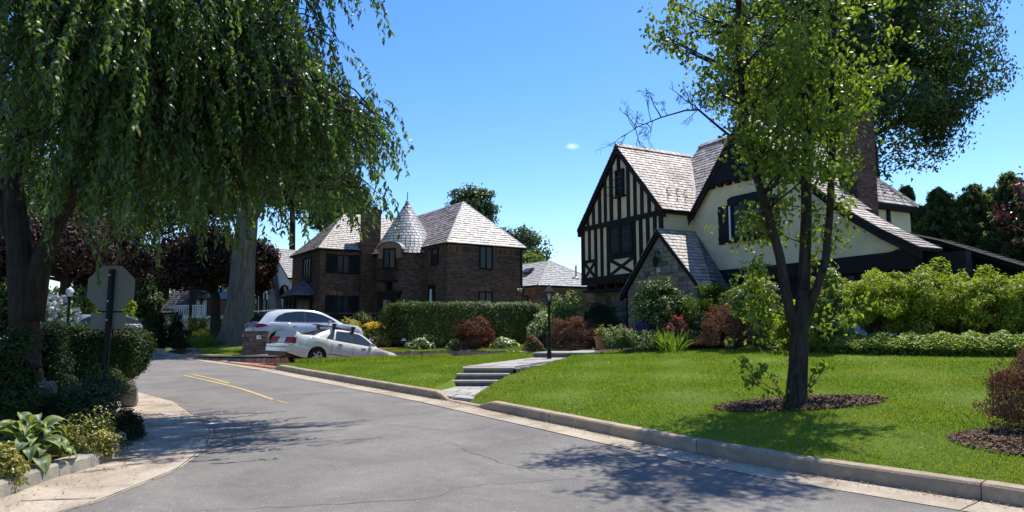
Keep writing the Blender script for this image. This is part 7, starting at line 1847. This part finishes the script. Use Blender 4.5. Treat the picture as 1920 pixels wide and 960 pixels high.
bush('laceleaf_maple', 'bronze laceleaf maple right of the strap-leaved clump', 'shrub', 1378, 648, 572, 72, 20.4, M['l_maple'], 0.075, 0.022, 15000, 80, rc=0.18, top=-0.6, shell=0.7, droop=0.4)
bush('barberry_shrub', 'dusky reddish shrub low beneath the laceleaf maple beside the lawn tree', 'shrub', 1430, 648, 590, 36, 19.4, M['l_brown'], 0.07, 0.035, 3000, 22, rc=0.16, extra=blossoms('blossom', M['p_red'], 3, 0.09, 0.8))
bush('perennial_clump', 'small pale-leaved plant at the lawn edge below the laceleaf maple', 'plant', 1375, 652, 630, 22, 19.8, M['l_peren'], 0.06, 0.03, 700, 12, rc=0.09)
bush('rose_bush', 'rose bush with pinkish red blooms and bronze new leaves', 'shrub', 1262, 650, 592, 46, 21.8, M['l_maple'], 0.06, 0.035, 3000, 24, rc=0.18, extra=blossoms('rose', M['p_red'], 14, 0.085, 0.55, 12))
def stalk_plant(label, u, vb, vt, hw, Y, mat, nst, extra=None):
    pb = gy(u, vb, Y); h = float(gy(u, vt, Y)[2] - pb[2]); r_ = hw / FPX * Y; root = thing('perennial_clump', label, 'plant', pb); st = MB(); P, D, N = [], [], []
    for k in range(nst):
        a = random.uniform(0, 2 * math.pi); q = r_ * math.sqrt(random.random()); x, y = q * math.cos(a), q * 0.7 * math.sin(a); hh = h * random.uniform(0.6, 1.05); lx, ly = x * 0.25 + random.uniform(-0.06, 0.06), y * 0.25
        st.tube([(x * 0.8, y * 0.8, -0.05), (x + lx * 0.4, y + ly * 0.4, hh * 0.55), (x + lx, y + ly, hh)], [0.008, 0.006, 0.003], 4)
        n = int(30 * hh / 0.8) + 10; f = rng.uniform(0.12, 1, n); th = rng.uniform(0, 2 * math.pi, n); e = np.stack([np.cos(th), np.sin(th), np.zeros(n)], 1)
        P.append(np.stack([x + lx * f, y + ly * f, hh * f], 1) + e * 0.05); D.append(e + np.array([0, 0, 0.75]) + rng.normal(0, 0.2, (n, 3))); N.append(e * -0.6 + np.array([0, 0, 0.9]) + rng.normal(0, 0.2, (n, 3)))
    P = np.concatenate(P); V, F = leaf_arrays(P, np.concatenate(D), unit(np.concatenate(N)), 0.12 * rng.uniform(0.6, 1.2, len(P)), 0.028 * rng.uniform(0.7, 1.3, len(P))); np_mesh('foliage', V, F, mat, root); st.build('stem', mat, root)
    if extra: extra(root, r_, r_ * 0.7, h)
stalk_plant('grey-green perennial with upright stems right of the terracotta pot', 1152, 654, 606, 20, 22.0, M['l_peren'], 26)
stalk_plant('leafy perennial with peach flowers between the pot and the purple spikes', 1178, 654, 616, 18, 21.9, M['l_peren'], 24, blossoms('flower', M['p_peach'], 12, 0.08, 0.75))
stalk_plant('low grey-green perennial in front of the purple flower spikes', 1208, 656, 618, 26, 21.5, M['l_peren'], 34)
# purple flower spikes
pb = gy(1203, 640, 22.1); sal = thing('salvia', 'plant with upright purple flower spikes left of the roses', 'plant', pb)
m_ = MB()
for k in range(16):
    x, y = random.uniform(-0.28, 0.28), random.uniform(-0.15, 0.15); h = random.uniform(0.55, 0.72); m_.tube([(x * 0.5, y * 0.5, -0.1), (x, y, h)], 0.006, 4)
    n = 60; P = np.stack([x + rng.normal(0, 0.018, n), y + rng.normal(0, 0.018, n), h - rng.uniform(0, 0.34, n)], 1); N = rand_unit(n); V, F = leaf_arrays(P, np.cross(N, rand_unit(n)), N, 0.04, 0.03); np_mesh('flower_spike', V, F, M['p_purple'], sal)
m_.build('stem', M['l_peren'], sal)
# strap-leaved clumps: every blade a part, sharing three shapes
def strap_shapes(parent, length, width, mat, nseg=6):
    out = []
    for arc in (0.35, 0.75, 1.2):
        V, F = [], []
        for i in range(nseg + 1):
            s = i / nseg; r_ = length * s; a = arc * s * 1.25; x = length * (math.sin(a * 0.9 + 0.18) - math.sin(0.18)) * 0.75 * max(0.3, arc) ** 0.4 * s ** 0.15; z = r_ * math.cos(a * 0.75)
            w = width * 0.5 * (1 - s ** 2.2) * (0.6 + 0.4 * min(1, s * 4)) + 0.001
            V += [(x, -w, z + w * 0.3), (x, 0, z), (x, w, z + w * 0.3)]
        for i in range(nseg):
            for j in (0, 1): F.append((i * 3 + j, i * 3 + j + 1, i * 3 + j + 4, i * 3 + j + 3))
        me = bpy.data.meshes.new('leaf'); me.from_pydata(V, [], F); me.materials.append(mat); me.polygons.foreach_set('use_smooth', [True] * len(F)); out.append(me)
    return out
def strap_plant(name, label, u, vb, Y, n, length, width, mat, spread):
    p = gy(u, vb, Y); root = thing(name, label, 'plant', p); shapes = strap_shapes(root, length, width, mat)
    for k in range(n):
        a = random.uniform(0, 2 * math.pi); r_ = spread * math.sqrt(random.random()); o = bpy.data.objects.new('leaf', shapes[k % 3]); COL.objects.link(o); o.parent = root
        o.location = (r_ * math.cos(a), r_ * math.sin(a) * 0.7, -0.02); o.rotation_euler = (random.uniform(-0.12, 0.12), random.uniform(-0.1, 0.25), a + random.uniform(-0.6, 0.6)); s = random.uniform(0.65, 1.1); o.scale = (s, s, s)
    return root
strap_plant('iris_clump', 'bright green clump of long strap leaves at the lawn edge below the roses', 1262, 656, 20.9, 110, 0.80, 0.042, M['l_strap'], 0.42)
dl = strap_plant('daylily_clump', 'arching daylily clump with a few yellow flowers by the far drive', 381, 652, 33.5, 150, 1.0, 0.05, M['l_strap'], 0.5)
fl = blossoms('flower', M['p_yellow'], 8, 0.16, 0.7); fl(dl, 0.7, 0.6, 0.85)
# pot planting
P, N, C = ell_clumps((0, 0, 0.52), (0.15, 0.15, 0.10), 14, 0.09, 500); V, F = leaf_arrays(P, np.cross(N, rand_unit(500)), N, 0.06, 0.035); np_mesh('foliage', V, F, M['l_azalea'], pot)
blossoms('flower', M['p_red'], 8, 0.08, 0.75)(pot, 0.24, 0.24, 0.68)

# --- middle: between the walk and the brick house
bush('laceleaf_maple', 'broad bronze laceleaf maple behind the lamp post', 'shrub', 1082, 656, 588, 54, 25.5, M['l_maple'], 0.095, 0.026, 17000, 84, rc=0.22, top=-0.6, shell=0.7, droop=0.3)
bush('brown_shrub', 'small brownish-leaved shrub left of the lamp post', 'shrub', 1000, 659, 628, 19, 27.5, M['l_brown'], 0.08, 0.045, 2200, 20, rc=0.15)
bush('dark_yew', 'dark rounded yew at the corner of the half-timbered house', 'shrub', 1122, 625, 562, 38, 28.5, M['l_yew'], 0.11, 0.032, 9000, 40, rc=0.32)
bush('dogwood', 'light yellow-green leafy shrub rising behind the lamp post lantern', 'shrub', 1058, 640, 550, 54, 30.5, M['l_light'], 0.13, 0.085, 8000, 44, rc=0.36)
bush('dogwood', 'variegated shrub filling the space left of the lamp post', 'shrub', 1015, 655, 592, 34, 29.5, M['l_varieg'], 0.12, 0.07, 3600, 26, rc=0.28)
bush('clipped_hedge', 'long clipped green hedge in front of the brick house', 'hedge', 870, 648, 568, 146, 34.0, M['l_hedge'], 0.11, 0.065, 42000, depth=0.30, boxy=True)
bush('clipped_shrub', 'rounded clipped shrub at the left end of the long hedge', 'shrub', 752, 645, 566, 28, 33.6, M['l_hedge'], 0.11, 0.065, 9000, 40, rc=0.32)
bush('barberry', 'dark red barberry mound in front of the clipped hedge', 'shrub', 889, 661, 592, 46, 32.3, M['l_barberry'], 0.09, 0.038, 18000, 90, rc=0.25)
bush('hosta', 'row of white-edged hostas left of the red barberry', 'plant', 797, 657, 629, 46, 32.6, M['l_varieg'], 0.24, 0.13, 1500, 26, rc=0.3, top=-0.4, core=False)
bush('hosta', 'white-edged hostas hard against the left foot of the barberry', 'plant', 852, 658, 634, 26, 32.4, M['l_varieg'], 0.22, 0.11, 750, 16, rc=0.25, top=-0.4, core=False)
bush('hosta', 'white-edged hosta clump right of the red barberry', 'plant', 948, 659, 630, 27, 31.6, M['l_varieg'], 0.24, 0.13, 900, 18, rc=0.28, top=-0.4, core=False)
bush('spirea', 'yellow-green spirea with bright golden tips in front of the brick house', 'shrub', 705, 648, 606, 36, 33.2, M['l_gold'], 0.12, 0.06, 4800, 34, rc=0.32, extra=blossoms('gold_tip', M['p_yellow'], 46, 0.13, 0.78, 9))
bush('spirea', 'golden spirea just above the bonnet of the white SUV', 'shrub', 655, 645, 598, 30, 34.2, M['l_yellow'], 0.12, 0.05, 3000, 26, rc=0.30)
bush('boxwood', 'grey-green rounded shrub below the brick house window', 'shrub', 678, 625, 583, 20, 35.6, M['l_hedge'], 0.11, 0.05, 4000, 26, rc=0.3)
bush('boxwood', 'dark green shrub under the terrace railing of the brick house', 'shrub', 722, 640, 604, 16, 35.0, M['l_holly'], 0.11, 0.05, 2400, 20, rc=0.25)

# --- left of the road
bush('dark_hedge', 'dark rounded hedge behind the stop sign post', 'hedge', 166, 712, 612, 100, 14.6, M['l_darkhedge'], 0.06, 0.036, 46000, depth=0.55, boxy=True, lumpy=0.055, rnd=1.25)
bush('evergreen_shrub', 'dark green shrub at the left edge in front of the weeping tree', 'shrub', 12, 780, 612, 60, 8.6, M['l_darkhedge'], 0.055, 0.02, 12000, 46, rc=0.17)
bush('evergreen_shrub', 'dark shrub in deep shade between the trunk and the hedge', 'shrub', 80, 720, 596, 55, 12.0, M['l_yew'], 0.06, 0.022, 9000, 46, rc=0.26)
bush('andromeda', 'small-leaved dusty green shrub around the foot of the stop sign', 'shrub', 172, 792, 682, 62, 10.3, M['l_smallvar'], 0.042, 0.020, 13000, 52, rc=0.16)
bush('fern_clump', 'dark fine-leaved clump at the end of the concrete garden kerb', 'plant', 236, 822, 768, 32, 9.6, M['l_yew'], 0.075, 0.014, 4200, 26, rc=0.13, up=0.8)
bush('euonymus', 'gold-leaved euonymus mound behind the garden kerb', 'shrub', 152, 862, 782, 68, 8.1, M['l_gold'], 0.034, 0.022, 9000, 50, rc=0.13)
bush('euonymus', 'gold-leaved shrub at the lower left corner beside the hosta', 'shrub', 2, 915, 812, 36, 6.7, M['l_gold'], 0.042, 0.026, 3200, 26, rc=0.11)
bush('low_evergreen', 'low dark green ground shrub behind the big hosta', 'shrub', 60, 800, 735, 80, 9.2, M['l_darkhedge'], 0.04, 0.022, 8000, 40, rc=0.16)
bush('low_evergreen', 'low dark shrub under the hedge above the squared stone', 'shrub', 205, 742, 690, 34, 12.4, M['l_darkhedge'], 0.045, 0.025, 4000, 26, rc=0.17)
bush('fern_clump', 'dark ferny clump between the dusty shrub and the gold euonymus', 'plant', 110, 800, 742, 46, 9.0, M['l_darkhedge'], 0.06, 0.018, 4200, 30, rc=0.13, up=0.8)
bush('ivy_clump', 'low ivy spilling over the garden kerb between the hosta and the end clump', 'plant', 205, 842, 806, 34, 8.7, M['l_smallvar'], 0.036, 0.026, 2200, 22, rc=0.08)
bush('low_evergreen', 'small dark shrub in the gap between the tree trunk and the squared stone', 'shrub', 118, 752, 702, 34, 12.2, M['l_darkhedge'], 0.045, 0.024, 4000, 26, rc=0.16)
# big hosta near the camera, every leaf a part
HY = 7.35; hp = gy(48, 862, HY); hosta = thing('hosta_plant', 'large hosta with broad blue-green leaves edged in gold beside the garden kerb', 'plant', hp)
def hosta_leaf(L, W, curl, cup):
    V, F, UV = [], [], []; nu, nv = 8, 6
    for i in range(nu + 1):
        s = i / nu; w = W * 0.5 * (math.sin(math.pi * min(1, s * 1.02 + 0.03) ** 0.75)) ** 0.85 + 0.002
        a = curl * s * s; cx = L * s * math.cos(a * 0.6); cz = L * (0.22 * math.sin(s * 2.2) - 0.42 * a * s)
        for j in range(nv + 1):
            t_ = j / nv * 2 - 1; V.append((cx, w * t_, cz + cup * abs(t_) ** 1.6 * w + 0.008 * math.sin(6 * s + 5 * t_) * (abs(t_) > 0.5))); UV.append((max(abs(t_), s ** 3.2 if s > 0.55 else 0), s))
    for i in range(nu):
        for j in range(nv): F.append((i * (nv + 1) + j, (i + 1) * (nv + 1) + j, (i + 1) * (nv + 1) + j + 1, i * (nv + 1) + j + 1))
    return V, F, UV
hmesh = []
for k, (L, W, cu, cp_) in enumerate(((0.30, 0.17, 0.9, 0.35), (0.27, 0.16, 1.5, 0.25), (0.33, 0.18, 0.6, 0.4), (0.24, 0.13, 1.2, 0.3))):
    V, F, UV = hosta_leaf(L, W, cu, cp_); me = bpy.data.meshes.new('leaf'); me.from_pydata(V, [], F); ul = me.uv_layers.new(name='leaf')
    for p in me.polygons:
        for li in p.loop_indices: ul.data[li].uv = UV[me.loops[li].vertex_index]
    me.polygons.foreach_set('use_smooth', [True] * len(F)); me.materials.append(M['hosta_a'] if k != 1 else M['hosta_b']); hmesh.append(me)
def hosta_leaves(root, n, rad, hgt):
    st = MB()
    for k in range(n):
        f = math.sqrt((k + 0.5) / n); a = k * 2.39996 + random.uniform(-0.3, 0.3); r_ = rad * f * random.uniform(0.75, 1.05); z = hgt * (1 - 0.85 * f * f) + random.uniform(-0.03, 0.03)
        o = bpy.data.objects.new('leaf', hmesh[random.choice([0, 0, 1, 2, 3])]); COL.objects.link(o); o.parent = root; o.location = (r_ * math.cos(a), r_ * math.sin(a), max(0.06, z)); s = random.uniform(0.62, 0.95); o.scale = (s, s, s)
        o.rotation_euler = Matrix.Rotation(a + random.uniform(-0.4, 0.4), 3, 'Z').__matmul__(Matrix.Rotation(-0.75 + 1.35 * f + random.uniform(-0.15, 0.2), 3, 'Y')).__matmul__(Matrix.Rotation(random.uniform(-0.35, 0.35), 3, 'X')).to_euler()
        st.tube([(0.02 * math.cos(a), 0.02 * math.sin(a), 0.0), (r_ * 0.6 * math.cos(a), r_ * 0.6 * math.sin(a), max(0.06, z) * 0.85), tuple(o.location)], 0.006, 4, cap=False)
    st.build('stem', M['l_strap'], root)
hosta_leaves(hosta, 64, 0.34, 0.36)
# stones on the left
def rock(name, label, u, vb, Y, w, d, h, seed, mat=None, rot=0.0):
    rr_ = random.Random(seed); p = gy(u, vb, Y); root_bm = MB(); nu, nv = 12, 7; vs = []
    for i in range(nv + 1):
        ph = math.pi * i / nv - math.pi / 2
        for k in range(nu):
            a = 2 * math.pi * k / nu; e = [math.cos(a) * math.cos(ph), math.sin(a) * math.cos(ph), math.sin(ph)]
            e = [math.copysign(abs(c) ** 0.6, c) for c in e]; f = 1 + rr_.uniform(-0.12, 0.12)
            vs.append((e[0] * w * 0.5 * f, e[1] * d * 0.5 * f, h * 0.5 + e[2] * h * 0.5 * f))
    fs = [(i * nu + k, i * nu + (k + 1) % nu, (i + 1) * nu + (k + 1) % nu, (i + 1) * nu + k) for i in range(nv) for k in range(nu)]
    root_bm.add(vs, fs); o = root_bm.build(name, mat or M['boulder'], None); o.location = tuple(p); o.rotation_euler = (0, 0, rot); return tag(o, label, 'stone')
rock('squared_stone', 'squared upright stone at the edge of the concrete apron', 241, 764, 13.2, 0.30, 0.34, 0.50, 4, rot=0.6)
rock('garden_boulder', 'flat mossy boulder among the dark shrubs left of the dusty green shrub', 82, 745, 10.4, 0.26, 0.3, 0.24, 5)
rock('garden_boulder', 'low rough boulder between the hosta and the dark shrubs', 58, 775, 9.7, 0.26, 0.3, 0.16, 6)
# far left: flowering viburnum, mid shrubs, edging stones
bush('white_viburnum', 'shrub covered in white flowers behind the left hedge', 'shrub', 95, 640, 556, 46, 24.5, M['l_light'], 0.10, 0.055, 3800, 34, rc=0.3, extra=blossoms('flower_head', M['p_white'], 170, 0.13, 0.35, 10, 1.05))
bush('leafy_shrub', 'bright yellow-green shrub right of the stop sign', 'shrub', 240, 640, 556, 24, 46.0, M['l_azalea'], 0.18, 0.09, 2400, 26, rc=0.3)
bush('leafy_shrub', 'light green shrub behind the stop sign plate and silver car', 'shrub', 165, 640, 556, 34, 46.5, M['l_light'], 0.18, 0.09, 2600, 26, rc=0.32)
bush('conifer_shrub', 'dark columnar evergreen by the far bend of the road', 'shrub', 328, 650, 568, 13, 38.0, M['l_yew'], 0.14, 0.04, 4500, 30, rc=0.28, shell=0.3)
bush('dark_shrub', 'dark rounded shrub at the far bend of the road', 'shrub', 288, 655, 585, 34, 37.0, M['l_darkhedge'], 0.14, 0.07, 6500, 36, rc=0.4)
bush('dark_shrub', 'low dark shrub at the road bend just right of the hedge', 'shrub', 268, 658, 612, 28, 35.0, M['l_oak'], 0.13, 0.07, 4200, 26, rc=0.35)
bush('gold_shrub', 'yellow-green shrub below the white balcony house', 'shrub', 372, 640, 590, 32, 39.0, M['l_gold'], 0.14, 0.06, 3800, 30, rc=0.34)
bush('gold_shrub', 'yellow-green shrub between the forked copper tree and the grey trunk', 'shrub', 415, 640, 594, 16, 39.5, M['l_gold'], 0.14, 0.06, 1800, 18, rc=0.28)
bush('dark_shrub', 'dark shrub behind the daylily clump', 'shrub', 345, 652, 615, 30, 36.0, M['l_darkhedge'], 0.13, 0.06, 4200, 28, rc=0.32)
ew = thing('edging_wall', 'low pale stone edging below the daylily clump and grey trunk', 'wall', gy(380, 660, 33.8))
e0 = np.array(gy(318, 662, 36.5)); e1 = np.array(gy(462, 662, 31.6)); ewo = tuple(gy(380, 660, 33.8))
for lev in range(2):
    for k in range(22):
        f = (k + random.uniform(0.0, 0.15) + 0.4 * lev) / 22.5; p = e0 + (e1 - e0) * f; d_ = (e1 - e0)[:2] / np.linalg.norm((e1 - e0)[:2]); ln = np.linalg.norm((e1 - e0)[:2]) / 22.5 * random.uniform(0.7, 0.97)
        zb_ = min(float(e0[2]), float(e1[2])) + 0.02 + lev * 0.17
        m_ = MB(); m_.obox((p[0], p[1], zb_), (d_[0], d_[1], 0), (d_[1], -d_[0], 0), Z3, (0, ln), (-0.25 - 0.1 * lev, 0.05 * random.random() - 0.1 * lev), (0, 0.16 + random.uniform(-0.04, 0.01))); m_.build('stone', M['wallstone'], ew, ewo)
# shrub at the right edge in the mulch bed
bush('laceleaf_maple', 'low bronze weeping maple spilling over the mulch bed at the right edge', 'shrub', 1962, 800, 640, 112, 8.2, M['l_maple'], 0.044, 0.016, 14000, 80, rc=0.15, shell=0.72, droop=0.9, depth=0.7, dome=0.22, top=-0.3, core=False)

def wood_belt(name, u0, u1, Y, hgt, n):
    P = []
    for k in range(int((u1 - u0) / 8)):
        u = random.uniform(u0, u1); y = Y + random.uniform(-4, 4); b = gy(u, 610, y); r_ = random.uniform(1.6, 3.2); zc = random.uniform(0.8, max(1.0, hgt - r_))
        m = n; o = rand_unit(m) * (r_ * rng.uniform(0.5, 1, m)[:, None]); P.append(np.array([b[0], b[1], zc]) + o)
    P = np.concatenate(P); N = unit(rng.normal(0, 0.6, P.shape) + np.array([0, -0.3, 0.5])); V, F = leaf_arrays(P, np.cross(N, rand_unit(len(P))), N, 0.7 * rng.uniform(0.6, 1.3, len(P)), 0.42); np_mesh(name, V, F, M['l_far'], None, None, False, 'stuff')
wood_belt('distant_woods', -350, 560, 88, 9, 420)
wood_belt('distant_woods', 1640, 2250, 70, 7, 420)
